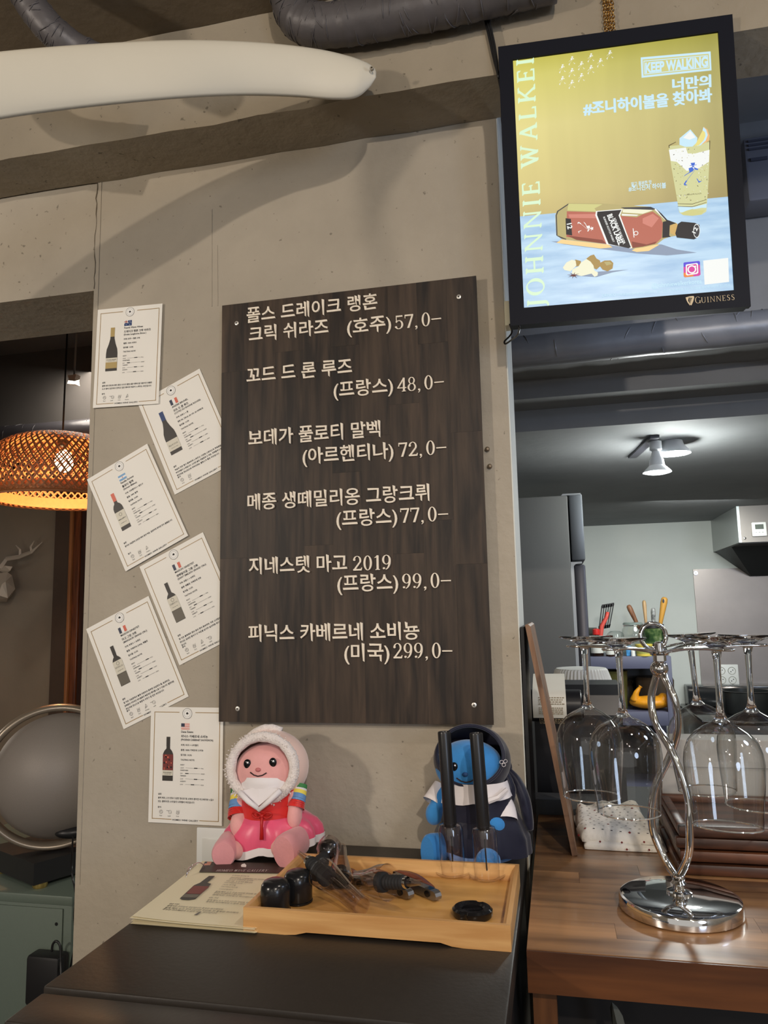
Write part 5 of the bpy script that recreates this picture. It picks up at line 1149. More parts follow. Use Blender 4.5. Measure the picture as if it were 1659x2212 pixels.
# ------------------------------------------------------------------ chrome wine glass rack with hanging glasses
RY = -.217
rk = thing('wine_glass_rack', 'chrome countertop rack with a round base, twisted stems and a top ring', 'glass rack', (.142, RY, TZ))
M0 = Matrix.Translation((.142, RY, TZ))
MB().lathe([(0, .0005), (.0765, .0005), (.0785, .002), (.0785, .0125), (.0768, .0168), (.072, .0190), (.040, .0205), (.018, .0215), (0, .022)], M0, 96).done('base', CHROME, rk, True)
MB().lathe([(.0165, .0212), (.0165, .0240), (.0125, .0262), (.0085, .0275), (.0072, .031), (.0100, .034), (.0072, .037), (.0086, .040), (.0086, .044), (.0060, .047), (0, .048)], M0, 40).done('spindle', CHROME, rk, True)
def rodpts(px, yo): return spline([W(x, y, Y=RY+o) for (x, y), o in zip(px, yo)], 6)
PLC = CHROME
MB().tube(rodpts([(1465, 1897), (1488, 1845), (1489, 1775), (1484, 1712), (1452, 1625), (1416, 1562), (1407, 1510), (1417, 1465), (1424, 1447)], [0, -.012, -.016, -.014, -.006, .008, .014, .008, 0]), .0052, 14).done('twisted_rod', PLC, rk, 2)
MB().tube(rodpts([(1462, 1897), (1432, 1848), (1408, 1780), (1416, 1700), (1448, 1630), (1464, 1572), (1458, 1515), (1438, 1468), (1426, 1447)], [0, .012, .016, .012, .006, -.008, -.014, -.008, 0]), .0052, 14).done('twisted_rod', PLC, rk, 2)
hub = W(1424, 1408, Y=RY); bc = W(1424, 1444, Y=RY)
MB().ball(bc, .0122, None, 32, 20).done('ball', CHROME, rk, 2)
MB().lathe([(0, 0), (.0088, 0), (.0088, .008), (0, .008)], Matrix.Translation((hub.x, hub.y, hub.z-.0125)), 6).done('hex_nut', CHROME, rk)
MB().lathe([(0, -.0045), (.012, -.0045), (.013, -.002), (.012, .001), (.0062, .001), (.0062, .012), (.0045, .014), (0, .014)], Matrix.Translation(hub), 28).done('hub', CHROME, rk, True)
rc_ = W(1411, 1374, Y=RY); R1 = .0178
MB().tube([rc_+Vector((R1*math.cos(t), .3*R1*math.cos(t), R1*math.sin(t))) for t in [2*PI*k/40 for k in range(40)]], .0029, 12, cyc=True).done('top_ring', CHROME, rk, 2)
GREAL = mat('crystal', (1, 1, 1), 0.0, trans=1, ior=1.46)
GTHIN = thin_glass('wineglass_bowl', (.99, .995, .99), (.46, .49, .48), .46, 1.7); GFOOT = thin_glass('wineglass_foot', (.93, .95, .94), (.5, .52, .51), .5, 2.4); GRIM = mat('wineglass_rim', (.86, .88, .87), .05, .85)
FZG = 1.4525
glasses = [((1262, 1384), (1277, 1722), -.180, 'hanging at the far left of the rack, behind its neighbour'), ((1335, 1388), (1360, 1766), -.262, 'hanging upside down at the front left of the rack'),
           ((1490, 1384), (1537, 1716), -.125, 'hanging upside down behind the front right glass, right of the ring'), ((1546, 1387), (1557, 1786), -.300, 'hanging at the front right, nearest of all glasses'),
           ((1614, 1383), (1630, 1757), -.205, 'hanging upside down at the right edge of the photo')]
for i, (ft, rm, gy, lab) in enumerate(glasses):
    T0 = Vector((W(*ft, Y=gy).x, gy, FZG)); Rm = Vector((W(*rm, Y=gy).x*.6+T0.x*.4, gy-(.02 if i == 3 else .004), FZG-.2195)); A = AX(T0, Rm)
    t = thing('wine_glass', 'clear stemmed wine glass '+lab, 'wine glass', T0, 'wine glasses hanging on the rack')
    MB().lathe([(0, .0002), (.030, -.0052), (.0365, -.0064), (.0372, -.0058), (.0365, -.0050), (.020, -.0005), (.0095, .0052), (.0062, .0100), (.0048, .018)][::-1] if False else
               [(0, -.0060), (.0365, -.0068), (.0373, -.0060), (.0365, -.0052), (.0220, -.0010), (.0100, .0050), (.0062, .0110), (.0046, .020)], A, 56).done('foot', GREAL, t, True)
    MB().lathe([(.0046, .0201), (.0040, .040), (.0040, .070), (.0046, .084), (.0070, .0925), (.0110, .0965), (.0060, .0985), (0, .0985)], A, 32).done('stem', GREAL, t, True)
    ou = [(.0060, .0930), (.0115, .0968), (.0210, .1015), (.0320, .1090), (.0405, .1195), (.0452, .1320), (.0468, .1450), (.0460, .1600), (.0440, .1800), (.0418, .2000), (.0398, .2180), (.0396, .2195)]
    inn = [(r-.0009, z-.0002) for r, z in ou[1:]][::-1]; inn[0] = (.0388, .2195)
    MB().lathe(ou, A, 72).done('bowl', GTHIN, t, 2)
    MB().lathe([(.0386, .2186), (.0391, .2198), (.0397, .2199), (.0401, .2192), (.0398, .2180), (.0390, .2180)], A, 72, close=True).done('rim', GRIM, t, True)
    # wire slot of the rack carrying this glass
    if i < 5:
        c = Vector((T0.x, T0.y, FZG-.0078)); d = Vector((c.x-hub.x, c.y-hub.y, 0)); L = d.length; d.normalize(); n = Vector((-d.y, d.x, 0)); g = .0088
        P0 = [Vector((hub.x, hub.y, hub.z-.002))+n*s*.004 for s in (-1, 1)]
        side = lambda s: [P0[(s+1)//2], Vector((hub.x, hub.y, 0))+d*L*.35+n*s*g+Vector((0, 0, c.z-.003)), c-d*.018+n*s*g, c+d*.012+n*s*g]
        loop = side(1)+[c+d*.022+n*g*.6, c+d*.026, c+d*.022-n*g*.6]+side(-1)[::-1]
        MB().tube(spline(loop, 5), .0017, 8).done('wire_slot', CHROME, rk, 2)

# ------------------------------------------------------------------ things on the wooden counter
PWD = wood('leaning_board_wood', srgb(98, 70, 50), srgb(150, 112, 82), 'Z', .5, 5, .08)
b0, t0 = W(1236, 1851, Z=TZ), W(1134, 1350, Y=-.015); b0.y = t0.y = -.014
d = (t0-b0).normalized(); n = Vector((d.z, 0, -d.x))*.0085
lbd = MB(); rs = []
pts = [b0+n, b0+n+d*.004, t0+n-d*.004, t0+n*.6, t0, b0]
lbd.prism([Vector((p.x, -.014, p.z)) for p in pts], (0, .235, 0))
lbd.done('leaning_board', PWD, None, label='brown wooden board seen edge on, leaning against the kitchen side of the pillar', cat='board')
bx('black_slate', PX1+.0035, PX1+.0095, .0, .19, TZ+.0005, 1.47, BLK, label='thin black panel standing on the counter against the pillar side', cat='slate')
# folded dish towel
TW_ = mat('towel_cotton', srgb(226, 220, 208), .9, noise=.06, nscale=40, bump=.25, bscale=200, sheen=.3, spec=.15); TR_ = mat('towel_red', srgb(136, 36, 34), .9); TK_ = mat('towel_dash', srgb(44, 40, 50), .9)
tw = thing('dish_towel', 'folded white dish towel with red and dark specks behind the left glasses', 'towel', (.09, .12, TZ))
def th_(a, c, lay):   # a across, c depth, both 0..1
    base = (.012, .030)[lay]; e = min(a, 1-a, c, 1-c); k = min(1, (e/.09))**.5
    return base*(.55+.45*k)+.0025*math.sin(5*a+lay)*math.cos(4*c)+(lay*.020*max(0, c-.55)*(1+.6*math.sin(14*a+2)))*k
def tpos(a, c, lay):
    x0 = .026+.003*math.sin(6*c+lay*2)-.006*lay*(c < .3); x1 = .158+.004*math.sin(5*c+lay)-.008*lay
    y = .022+.008*a*(1-a)*(-1)+(.008 if lay else 0)+c*(.190-.008*lay)
    x = x0+(x1-x0)*a-.012*c
    return Vector((x, y, TZ+th_(a, c, lay)))
for lay in (0, 1):
    b = MB(); n = 28; g = [[b.bm.verts.new(tpos(i/n, j/n, lay)) for j in range(n+1)] for i in range(n+1)]
    for i in range(n):
        for j in range(n): b._face([g[i][j], g[i+1][j], g[i+1][j+1], g[i][j+1]])
    zb = TZ+(.0008 if lay == 0 else .010); per = [g[i][0] for i in range(n+1)]+[g[n][j] for j in range(1, n+1)]+[g[i][n] for i in range(n-1, -1, -1)]+[g[0][j] for j in range(n-1, 0, -1)]
    ctr = tpos(.5, .5, lay); lo = [b.bm.verts.new((v.co.x+(ctr.x-v.co.x)*.02, v.co.y+(ctr.y-v.co.y)*.02, zb)) for v in per]
    for i in range(len(per)): b._face([per[i], per[(i+1) % len(per)], lo[(i+1) % len(per)], lo[i]])
    b.done('fold', TW_, tw, 2)
b = MB()
def speck(a, c, lay, w, h, mi):
    p = tpos(a, c, lay)+Vector((0, 0, .0005)); b.mi = mi; q = .002
    zz = lambda x, y: th_(min(1, max(0, a+x/.13)), min(1, max(0, c+y/.18)), lay)+TZ+.0005
    b.poly([(p.x+dx, p.y+dy, zz(dx, dy)) for dx, dy in ((-w, -h), (w, -h), (w, h), (-w, h))])
for i in range(9):
    for j in range(12):
        a, c = .06+i*.11+(.03 if j % 2 else 0), .06+j*.08
        if a > .96: continue
        if (i+j) % 5 == 0 and j % 2 == 0: speck(a, c, 1, .0022, .0009, 1); speck(a, c, 1, .0009, .0022, 1)
        else: speck(a, c, 1, .0016, .0007, 0)
b.done('printed_specks', [TK_, TR_], tw, kind='stuff')
b = MB()
for i, (px, py) in enumerate(((1250, 1803), (1296, 1817), (1343, 1819), (1391, 1818), (1354, 1834), (1402, 1835))):
    p = W(px, py, Y=.0195 if i < 4 else .0195); yy = .0165
    for w, h in ((.0034, .0013), (.0013, .0034)): b.box(p.x-w/2*1, p.x+w/2, yy, yy+.001, p.z-h/2, p.z+h/2)
b.done('printed_flowers', TR_, tw, kind='stuff')
# stack of dark wooden trays
TD = wood('dark_tray_wood', srgb(34, 18, 11), srgb(96, 56, 34), 'X', .4, 5, .2)
for i in range(4):
    z = TZ+.0006+i*.0182; x0, x1, y0, y1 = .160+.004*(i % 2), .52, -.082+.003*(i % 3), .130
    t = thing('wooden_tray', ['lowest tray of the dark brown wooden stack on the counter', 'second tray from below in the dark brown wooden stack', 'third tray from below in the dark brown wooden stack', 'top tray of the dark brown wooden stack on the counter'][i], 'tray', ((x0+x1)/2, (y0+y1)/2, z), 'stacked dark wooden trays')
    bx('base_panel', x0+.010, x1-.010, y0+.010, y1-.010, z+.002, z+.006, TD, t)
    bx('side_rail', x0, x1, y0, y0+.016, z, z+.0165, TD, t, .004); bx('side_rail', x0, x1, y1-.016, y1, z, z+.0165, TD, t, .004)
    bx('side_rail', x0, x0+.014, y0+.0162, y1-.0162, z, z+.0160, TD, t, .003); bx('side_rail', x1-.014, x1, y0+.0162, y1-.0162, z, z+.0160, TD, t, .003)
PB = mat('grey_white_card', srgb(170, 166, 160), .7, bump=.1, nscale=30)
nb = thing('paper_box', 'pale grey white paper box standing behind the dark tray stack', 'box', (.35, .19, TZ))
bx('body', .170, .60, .142, .232, TZ+.0006, 1.258, PB, nb, .002); bx('lid_flap', .170, .60, .1385, .1415, 1.215, 1.262, PB, nb)
# ------------------------------------------------------------------ kitchen behind the pillar
random.seed(21)
FRG = mat('fridge_graphite', srgb(90, 90, 88), .6, .2, noise=.06, nscale=240); FRD = mat('fridge_door', srgb(104, 108, 112), .4, .35); FRD2 = mat('fridge_door_lower', srgb(66, 66, 72), .35, .35)
f0 = W(1120, 1072, Y=1.25); f1 = W(1225, 1070, Y=1.25); f2 = W(1257, 1068, Y=1.25); fz = f1.z; sp = W(1235, 1215, Y=1.25).z
fg = thing('fridge', 'tall graphite grey fridge seen from its side in the kitchen', 'fridge', (f1.x-.3, 1.6, 0))
bx('body', f1.x-.62, f1.x, 1.25, 1.98, .03, fz, FRG, fg, .004)
bx('upper_door', f1.x+.004, f2.x, 1.252, 1.975, sp+.006, fz+.004, FRD, fg, .006); bx('lower_door', f1.x+.010, f2.x-.002, 1.252, 1.975, .06, sp-.008, FRD2, fg, .006)
bx('gasket', f1.x, f1.x+.010, 1.256, 1.97, .06, sp-.01, mat('pale_gasket', srgb(176, 182, 186), .4, .5), fg)
MB().prism([(f1.x+.0, 1.2515, sp-.020), (f1.x+.0, 1.2515, sp+.002), (f2.x-.012, 1.2515, sp+.002), (f2.x-.012, 1.2515, sp-.004), (f1.x+.016, 1.2515, sp-.006)], (0, .02, 0)).done('hinge', mat('hinge_silver', srgb(170, 175, 178), .3, .7), fg)
MB().prism([(f1.x-.02, 1.2515, fz), (f1.x-.015, 1.2515, fz+.006), (f2.x-.004, 1.2515, fz+.006), (f2.x-.004, 1.2515, fz)], (0, .06, 0)).done('hinge', bpy.data.materials['hinge_silver'], fg)
bx('foot', f1.x-.58, f1.x-.05, 1.3, 1.9, 0, .03, BLK, fg)
# extractor hood
HY0, HY1 = 3.05, 3.749
hA = W(1597, 1172, Y=HY0); hB = W(1597, 1110, Y=HY0); hx = hA.x
HOOD = mat('hood_steel', srgb(176, 180, 178), .35, .6, noise=.05, nscale=80); HOODF = mat('hood_front', srgb(132, 126, 120), .4, .7)
hd = thing('extractor_hood', 'steel kitchen extractor hood with a dark underside on the back wall', 'extractor hood', (hx+.7, 3.4, hA.z))
bx('side_panel', hx, hx+.012, HY0+.002, HY1, hA.z, 2.034, HOOD, hd); bx('front_panel', hx+.012, hx+1.5, HY0, HY0+.012, hA.z, 2.034, HOODF, hd)
bx('edge_trim', hx-.001, hx+.012, HY0-.002, HY0+.004, hA.z, 2.034, mat('pale_trim', srgb(205, 214, 212), .3, .4), hd)
bx('underside', hx+.012, hx+1.5, HY0+.012, HY1, hA.z-.004, hA.z+.01, BLK, hd)
MB().prism([(hx+.012, HY0+.25, hA.z-.004), (hx+.012, 3.735, hA.z-.004), (hx+.20, 3.735, hA.z-.16), (hx+.20, 3.715, hA.z-.16)], (1.3, 0, 0)).done('filter_housing', mat('hood_dark', srgb(58, 62, 64), .5, .3), hd)
for k in range(2): MB().lathe([(0, .003), (.006, .002), (.007, 0)], AX((hx+.03+.13*k, HY0-.001, hA.z+.022), (hx+.03+.13*k, HY0-1, hA.z+.022)), 10).done('rivet', CHROME, hd)
c = W(1640, 1144, Y=HY0-.01)
th = thing('thermostat', 'small white thermostat with a dark display on the extractor hood', 'thermostat', c)
bx('case', c.x-.036, c.x+.036, HY0-.016, HY0-.001, c.z-.036, c.z+.040, WHITEP, th, .004); bx('display', c.x-.021, c.x+.021, HY0-.018, HY0-.016, c.z+.002, c.z+.028, mat('lcd', srgb(70, 78, 66), .3), th)
for k in range(3): bx('button', c.x-.021+k*.016, c.x-.013+k*.016, HY0-.0175, HY0-.016, c.z-.018, c.z-.013, mat('grey_button', srgb(170, 172, 170), .5), th)
# steel splash sheet
a = W(1497, 1230, Y=3.74); s1 = W(1505, 1400, Y=3.74)
sb = thing('splash_panel', 'brown tinted stainless steel splash sheet screwed to the kitchen back wall', 'panel', (a.x+.5, 3.74, a.z-.3))
bx('sheet', a.x, a.x+1.3, 3.740, 3.7495, .84, a.z, mat('splash_steel', srgb(142, 134, 128), .38, .85, noise=.12, nscale=5), sb)
c = W(1500, 1238, Y=3.735); MB().lathe([(.005, 0), (.012, 0), (.014, .004), (.012, .007), (.005, .007)], AX((c.x+.008, 3.7395, c.z), (c.x+.008, 3, c.z)), 16).done('screw_washer', CHROME, sb, True)
# four way socket
c = W(1570, 1459, Y=3.73)
so = thing('wall_socket', 'white square four outlet wall socket on the steel splash sheet', 'socket', c)
bx('plate', c.x-.068, c.x+.068, 3.726, 3.7395, c.z-.066, c.z+.066, WHITEP, so, .003)
for dx in (-.030, .030):
    for dz in (-.028, .028):
        A = AX((c.x+dx, 3.7255, c.z+dz), (c.x+dx, 3, c.z+dz)); o = MB().lathe([(0, -.001), (.018, -.001), (.0205, .0004), (.0225, .0012), (.0235, 0)], A, 24).done('outlet', mat('outlet_grey', srgb(168, 168, 160), .5), so, True)
        b = MB()
        for q in (-.0075, .0075): b.lathe([(0, .001), (.0032, .001), (.0032, 0)], A @ Matrix.Rotation(.7, 4, 'Z') @ Matrix.Translation((q, 0, 0)), 8)
        b.done('pin_hole', BLK, o, kind='stuff')
# black stove unit at the far right
st = thing('stove_unit', 'black glossy stove unit under the steel splash sheet', 'stove', (1.5, 3.3, 0))
x0 = W(1525, 1600, Y=3.0).x
bx('body', x0, 2.3, 3.0, 3.735, 0, .88, BLK, st, .006); bx('top', x0-.01, 2.31, 2.98, 3.735, .885, .90, BLKG, st, .003)
bx('back_guard', x0+.02, 2.3, 3.60, 3.735, .90, 1.02, mat('smoked_glass', (.02, .022, .024), .1), st, .004)
p_ = thing('stock_pot', 'dark pot standing on the stove under the socket', 'pot', (x0+.28, 3.3, .90))
MB().lathe([(0, 0), (.12, 0), (.125, .01), (.125, .12), (.129, .125), (.121, .125), (.119, .012), (0, .01)], Matrix.Translation((x0+.28, 3.3, .9005)), 40).done('body', mat('dark_pot', srgb(60, 62, 62), .3, .6), p_, True)
# slate blue shelf cart with kitchen things
cY = 3.20; c0, c1 = W(1222, 1424, Y=cY), W(1462, 1424, Y=cY); SLB = mat('slate_blue_metal', srgb(88, 90, 112), .45)
zt = W(1340, 1418, Y=cY).z; zm = W(1400, 1538, Y=cY).z
cr = thing('shelf_cart', 'slate blue metal shelf rack crowded with jars and utensils', 'shelf', ((c0.x+c1.x)/2, cY+.2, 0))
X0, X1 = c0.x, W(1455, 1500, Y=cY).x
for z in (zt, zm, zm-.42): bx('shelf_board', X0, X1, cY, cY+.42, z-.07 if z == zt else z-.075, z, SLB, cr, .003)
for x in (X0, X1-.035):
    for y in (cY-.003, cY+.388): bx('upright', x, x+.035, y, y+.035, 0, zt-.002, SLB, cr, .002)
bx('back_sheet', X0, X1, cY+.424, cY+.43, .3, zt-.07, BLK, cr)
def kthing(nm, lab, cat, px, dy=0, z=None): p = W(px, 1418, Y=cY+dy); return thing(nm, lab, cat, (p.x, cY+dy, z or zt+.0005)), Vector((p.x, cY+dy, z or zt+.0005))
S = 4.55/1622  # metres per pixel at that depth
def T_(v): return Matrix.Translation(v)
KGL = thin_glass('jar_glass', (.97, .99, .98), (.62, .68, .66), .45, 1.2)
t, o = kthing('swing_top_jar', 'clear glass swing top jar in the middle of the shelf cart', 'jar', 1371, .08)
MB().lathe([(0, .002), (.060, .002), (.068, .02), (.068, .11), (.060, .15), (.050, .165), (.050, .175), (.047, .175)], T_(o), 40).done('body', KGL, t, True); MB().lathe([(.0, .190), (.050, .189), (.056, .182), (.056, .176), (.0, .176)], T_(o), 40).done('lid', mat('lid_glass', srgb(168, 182, 176), .15, trans=.6), t, True)
MB().tube([o+Vector((.058*math.cos(k*PI/12), .058*math.sin(k*PI/12), .170)) for k in range(24)], .0022, 6, cyc=True).done('wire_clasp', CHROME, t, 2)
t, o = kthing('utensil_pot', 'green printed round tin holding kitchen utensils on the shelf cart', 'container', 1413, .20)
gm = bpy.data.materials.new('green_print'); gm.use_nodes = True; q = NT(gm); tc = q.add('ShaderNodeTexCoord'); nz = q.add('ShaderNodeTexNoise', i_Scale=22.); cr2 = q.add('ShaderNodeValToRGB')
for k, (ps, col) in enumerate(((.3, (20, 34, 22)), (.48, (52, 84, 44)), (.6, (110, 130, 80)), (.75, (190, 196, 180)))):
    e = cr2.color_ramp.elements[k] if k < 2 else cr2.color_ramp.elements.new(ps); e.position = ps; e.color = c4(srgb(*col))
q.link(tc.outputs['Object'], nz.inputs[0]); q.link(nz.outputs[0], cr2.inputs[0]); q.link(cr2.outputs[0], q.n['Principled BSDF'].inputs['Base Color'])
MB().lathe([(0, .001), (.060, .001), (.062, .004), (.062, .158), (.065, .162), (.065, .172), (.061, .172), (.059, .162), (.059, .006), (0, .006)], T_(o), 44).done('tin', [gm], t, True); MB().lathe([(.0625, .150), (.0658, .152), (.0658, .173), (.0625, .173)], T_(o), 44).done('black_rim', BLK, t, True)
WD1, WD2, WD3 = wood('utensil_wood', srgb(120, 76, 50), srgb(168, 118, 84), 'Z', .5, 6, .1), wood('utensil_wood_pale', srgb(168, 132, 92), srgb(204, 168, 122), 'Z', .5, 6, .1), mat('bamboo_yellow', srgb(206, 152, 68), .45)
def stick(nm, lab, cat, base, top, r0, r1, m, parts=()):
    base, top = Vector(base), Vector(top); t = thing(nm, lab, cat, base, 'utensils standing on the shelf cart'); d = (top-base)
    ptsn = [base+d*s for s in (0, .45, .5, .7, .9, .97, 1)]; MB().tube(ptsn, [r0*.6, r0*.6, r0, (r0+r1)/2, r1, r1*.9, r1*.5], 12).done('handle', m, t, 2); return t
def at(px, py, dy): return W(px, py, Y=cY+dy)
ins = lambda dx, dy=.0: Vector((o.x+dx, o.y+dy, o.z+.02))
stick('wooden_spoon', 'dark wooden handled utensil leaning left on the shelf cart', 'utensil', ins(-.02, .02), at(1357, 1307, .22), .009, .016, WD1)
stick('wooden_spoon', 'pale wooden handled utensil standing near upright on the shelf cart', 'utensil', ins(-.03, .0), at(1391, 1297, .24), .007, .012, WD2)
t = stick('peeler', 'black and white tipped utensil in the green tin', 'utensil', ins(.0, .0), at(1411, 1313, .20), .010, .014, mat('black_white_handle', srgb(190, 192, 190), .2, noise=.9, nscale=30))
t = stick('wooden_turner', 'yellow wooden handled utensil with a hanging hole leaning right', 'utensil', ins(.015, .02), at(1436, 1290, .22), .011, .020, WD3)
c = at(1433, 1298, .203); MB().lathe([(0, .001), (.008, .001), (.008, 0)], AX(c-Vector((0, .003, 0)), c-Vector((0, 1, 0))) @ Matrix.Diagonal((.7, 1.5, 1, 1)), 14).done('hanging_hole', BLK, t)
# slotted spatula with red handle
p0, p1 = at(1286, 1372, .12), at(1313, 1308, .12); t = thing('slotted_spatula', 'black slotted spatula with a red handle at the left end of the shelf cart', 'spatula', (at(1284, 1418, .12).x, cY+.12, zt))
sx = Vector((1, 0, .15)).normalized(); d = (at(1313, 1306, .12)-at(1305, 1358, .12)); z0 = at(1305, 1358, .12)
b = MB()
for k in range(6):
    w = .0135; a0_ = z0+sx*(k-2.5)*w*1.02*(.85); b.prism([a0_-sx*.0035, a0_+sx*.0035, a0_+d+sx*((k-2.5)*.002)+sx*.0035, a0_+d+sx*((k-2.5)*.002)-sx*.0035], (0, .004, 0))
for s_, e_ in ((0, .14), (.88, 1.04)):
    b.prism([z0+d*s_-sx*.032, z0+d*s_+sx*.032, z0+d*e_+sx*.036, z0+d*e_-sx*.036], (0, .0045, 0))
b.done('blade', BLK, t); MB().tube([at(1313, 1322, .115), at(1310, 1334, .115), at(1300, 1352, .11), at(1297, 1380, .115), at(1296, 1412, .12)], [.010, .011, .013, .012, .009], 12).done('handle', mat('coral_red', srgb(214, 84, 74), .4), t, 2)
t, o = kthing('sauce_bottle', 'dark sauce bottle with a red cap at the left end of the shelf cart', 'bottle', 1291, .0 +.045)
MB().lathe([(0, .0), (.034, 0), (.036, .004), (.036, .075), (.030, .098), (.014, .115), (.014, .128), (0, .128)], T_(o), 30).done('body', mat('soy_glass', (.02, .010, .008), .08), t, True); MB().lathe([(0, .122), (.021, .122), (.022, .127), (.021, .152), (.010, .157), (0, .157)], T_(o), 24).done('cap', mat('red_cap', srgb(206, 44, 40), .35), t, True)
MB().lathe([(.0364, .018), (.0368, .02), (.0368, .068), (.0364, .07)], T_(o), 30).done('label', mat('white_label', srgb(210, 210, 204), .6), t, True)
t, o = kthing('dark_canister', 'dark grey canister partly behind the sauce bottle', 'canister', 1275, .14)
MB().lathe([(0, 0), (.045, 0), (.045, .145), (.047, .150), (.047, .160), (0, .162)], T_(o), 30).done('body', mat('dark_can', srgb(66, 68, 62), .4), t, True)
t, o = kthing('glass_dome', 'small clear glass container with a black knob on the shelf cart', 'container', 1332, .10)
MB().lathe([(.052, .0), (.053, .09), (.046, .125), (.028, .140), (0, .142)], T_(o), 34).done('dome', KGL, t, True)
t, o = kthing('small_black_bottle', 'small dark bottle with a black top before the glass dome', 'bottle', 1319, .02)
MB().lathe([(0, 0), (.024, 0), (.025, .06), (.016, .085), (.020, .095), (.020, .118), (0, .120)], T_(o), 24).done('body', mat('brown_glass', (.03, .014, .01), .1), t, True)
MB().lathe([(.0254, .01), (.0256, .012), (.0252, .055), (.0249, .056)], T_(o), 24).done('label', bpy.data.materials['white_label'], t, True)
t, o = kthing('blue_lighter', 'small bright blue packet standing at the shelf edge', 'packet', 1360, -.0+.03); bx('body', o.x-.016, o.x+.014, o.y, o.y+.03, o.z, o.z+.055, mat('bright_blue', srgb(84, 160, 222), .4), t, .003)
t, o = kthing('cream_cap_tube', 'tiny white capped tube beside the blue packet', 'tube', 1368, .02); MB().lathe([(0, 0), (.012, 0), (.012, .03), (.006, .034), (.006, .045), (0, .046)], T_(o), 16).done('body', WHITEP, t, True)
t, o = kthing('yellow_tub', 'round yellow labelled tub at the front of the shelf cart', 'tub', 1392, .035); MB().lathe([(0, 0), (.042, 0), (.046, .052), (.048, .055), (.048, .066), (0, .068)], T_(o), 30).done('body', mat('yellow_plastic', srgb(222, 200, 86), .4), t, True); MB().lathe([(.0435, .014), (.0462, .040), (.0458, .040), (.043, .014)], T_(o), 30).done('label', mat('green_label', srgb(170, 172, 90), .5), t, True)
t, o = kthing('black_foil_bundle', 'crumpled black and silver bundle right of the yellow tub', 'bundle', 1428, .05); me = None
blob('body', [((o.x+random.uniform(-.03, .03), o.y+random.uniform(-.01, .02), o.z+.030+random.uniform(0, .045)), (.016, .012, .014), (random.random(), random.random(), 0)) for _ in range(12)], mat('crumpled_foil', srgb(90, 90, 92), .25, .8, noise=.8, nscale=60), t, .005, 0)
t, o = kthing('small_packet', 'small white and blue packet at the right end of the shelf cart', 'packet', 1424, -.0+.012); bx('body', o.x-.02, o.x+.035, o.y, o.y+.02, o.z, o.z+.028, mat('packet_print', srgb(206, 210, 214), .5, noise=.5, nscale=90), t, .002)
# lower shelf: yellow bag, dark jars
t = thing('yellow_bag', 'orange yellow knotted plastic bag on the lower shelf', 'bag', (W(1405, 1530, Y=cY+.1).x, cY+.1, zm))
YB = mat('yellow_bag', srgb(236, 158, 34), .4, noise=.25, nscale=18, bump=.5, bscale=40); c = W(1405, 1512, Y=cY+.10)
blob('body', [((c.x, c.y, zm+.042), (.118, .075, .037)), ((c.x-.075, c.y, zm+.05), (.035, .05, .03)), ((c.x+.07, c.y, zm+.06), (.03, .05, .035))], YB, t, .006, 2)
MB().tube(spline([W(1372, 1512, Y=cY+.08), W(1374, 1498, Y=cY+.07), W(1380, 1488, Y=cY+.07), W(1384, 1482, Y=cY+.07)], 4), [.030, .026, .022, .018, .016, .015, .013, .012, .010, .009, .009, .010, .012], 10).done('knot_ear', YB, t, 2)
MB().tube([W(1442, 1515, Y=cY+.06), W(1441, 1508, Y=cY+.06), W(1438, 1500, Y=cY+.06)], [.022, .014, .010], 8).done('knot_ear', YB, t, 2)
t = thing('tied_sauce_jar', 'brown filled plastic tub behind the yellow bag', 'jar', (c.x+.05, cY+.28, zm)); MB().lathe([(0, 0), (.10, 0), (.11, .15), (.10, .17), (0, .17)], T_((c.x+.05, cY+.28, zm+.0005)), 32).done('body', mat('brown_tub', srgb(88, 72, 56), .4, noise=.4, nscale=8), t, True)
t = thing('olive_tub', 'olive yellow tub hanging over the left of the lower shelf', 'tub', (W(1330, 1480, Y=cY+.16).x, cY+.16, zm)); MB().lathe([(0, 0), (.06, 0), (.07, .21), (.072, .215), (0, .216)], T_((W(1330, 1480, Y=cY+.16).x, cY+.16, zm+.0005)), 32).done('body', mat('olive_tub', srgb(108, 106, 56), .5), t, True)
t = thing('dark_jar', 'dark lidded jar left of the yellow bag', 'jar', (W(1350, 1500, Y=cY+.33).x, cY+.33, zm)); MB().lathe([(0, 0), (.05, 0), (.052, .10), (.046, .115), (.048, .12), (.048, .145), (0, .148)], T_((W(1350, 1500, Y=cY+.33).x, cY+.33, zm+.0005)), 32).done('body', mat('dark_jar', srgb(52, 44, 36), .3), t, True)
# back bar: low black shelf, receipt printer, white ribbed lid, grey box
bx('back_bar', PX1+.02, 1.3, .245, .82, 1.0, 1.03, mat('back_bar_black', srgb(20, 20, 21), .5), None, 0, label='low black back bar shelf behind the wooden counter', cat='shelf')
pn = thing('receipt_printer', 'black receipt printer with a curling paper slip behind the leaning board', 'printer', (.04, .45, 1.031))
q0, q1, q2 = W(1150, 1470, Y=.34), W(1355, 1478, Y=.34), W(1340, 1478, Y=.62)
PRM = mat('printer_black', (.012, .012, .014), .3)
b = MB(); x0, x1 = q0.x, .125; prof = [(.352, 1.031), (.352, 1.275), (.365, 1.315), (.400, 1.334), (.470, 1.338), (.560, 1.322), (.60, 1.28), (.60, 1.031)]
b.prism([(x0, y, z) for y, z in prof], (x1-x0, 0, 0)); b.done('body', PRM, pn)
MB().lathe([(0, 0), (.031, 0), (.033, -.002), (.033, -.125), (0, -.125)], Matrix.Translation((W(1256, 1515, Y=.325).x, .325, 1.298)) @ Matrix.Rotation(PI/2, 4, 'Y') , 36).done('paper_roller', PRM, pn, True)
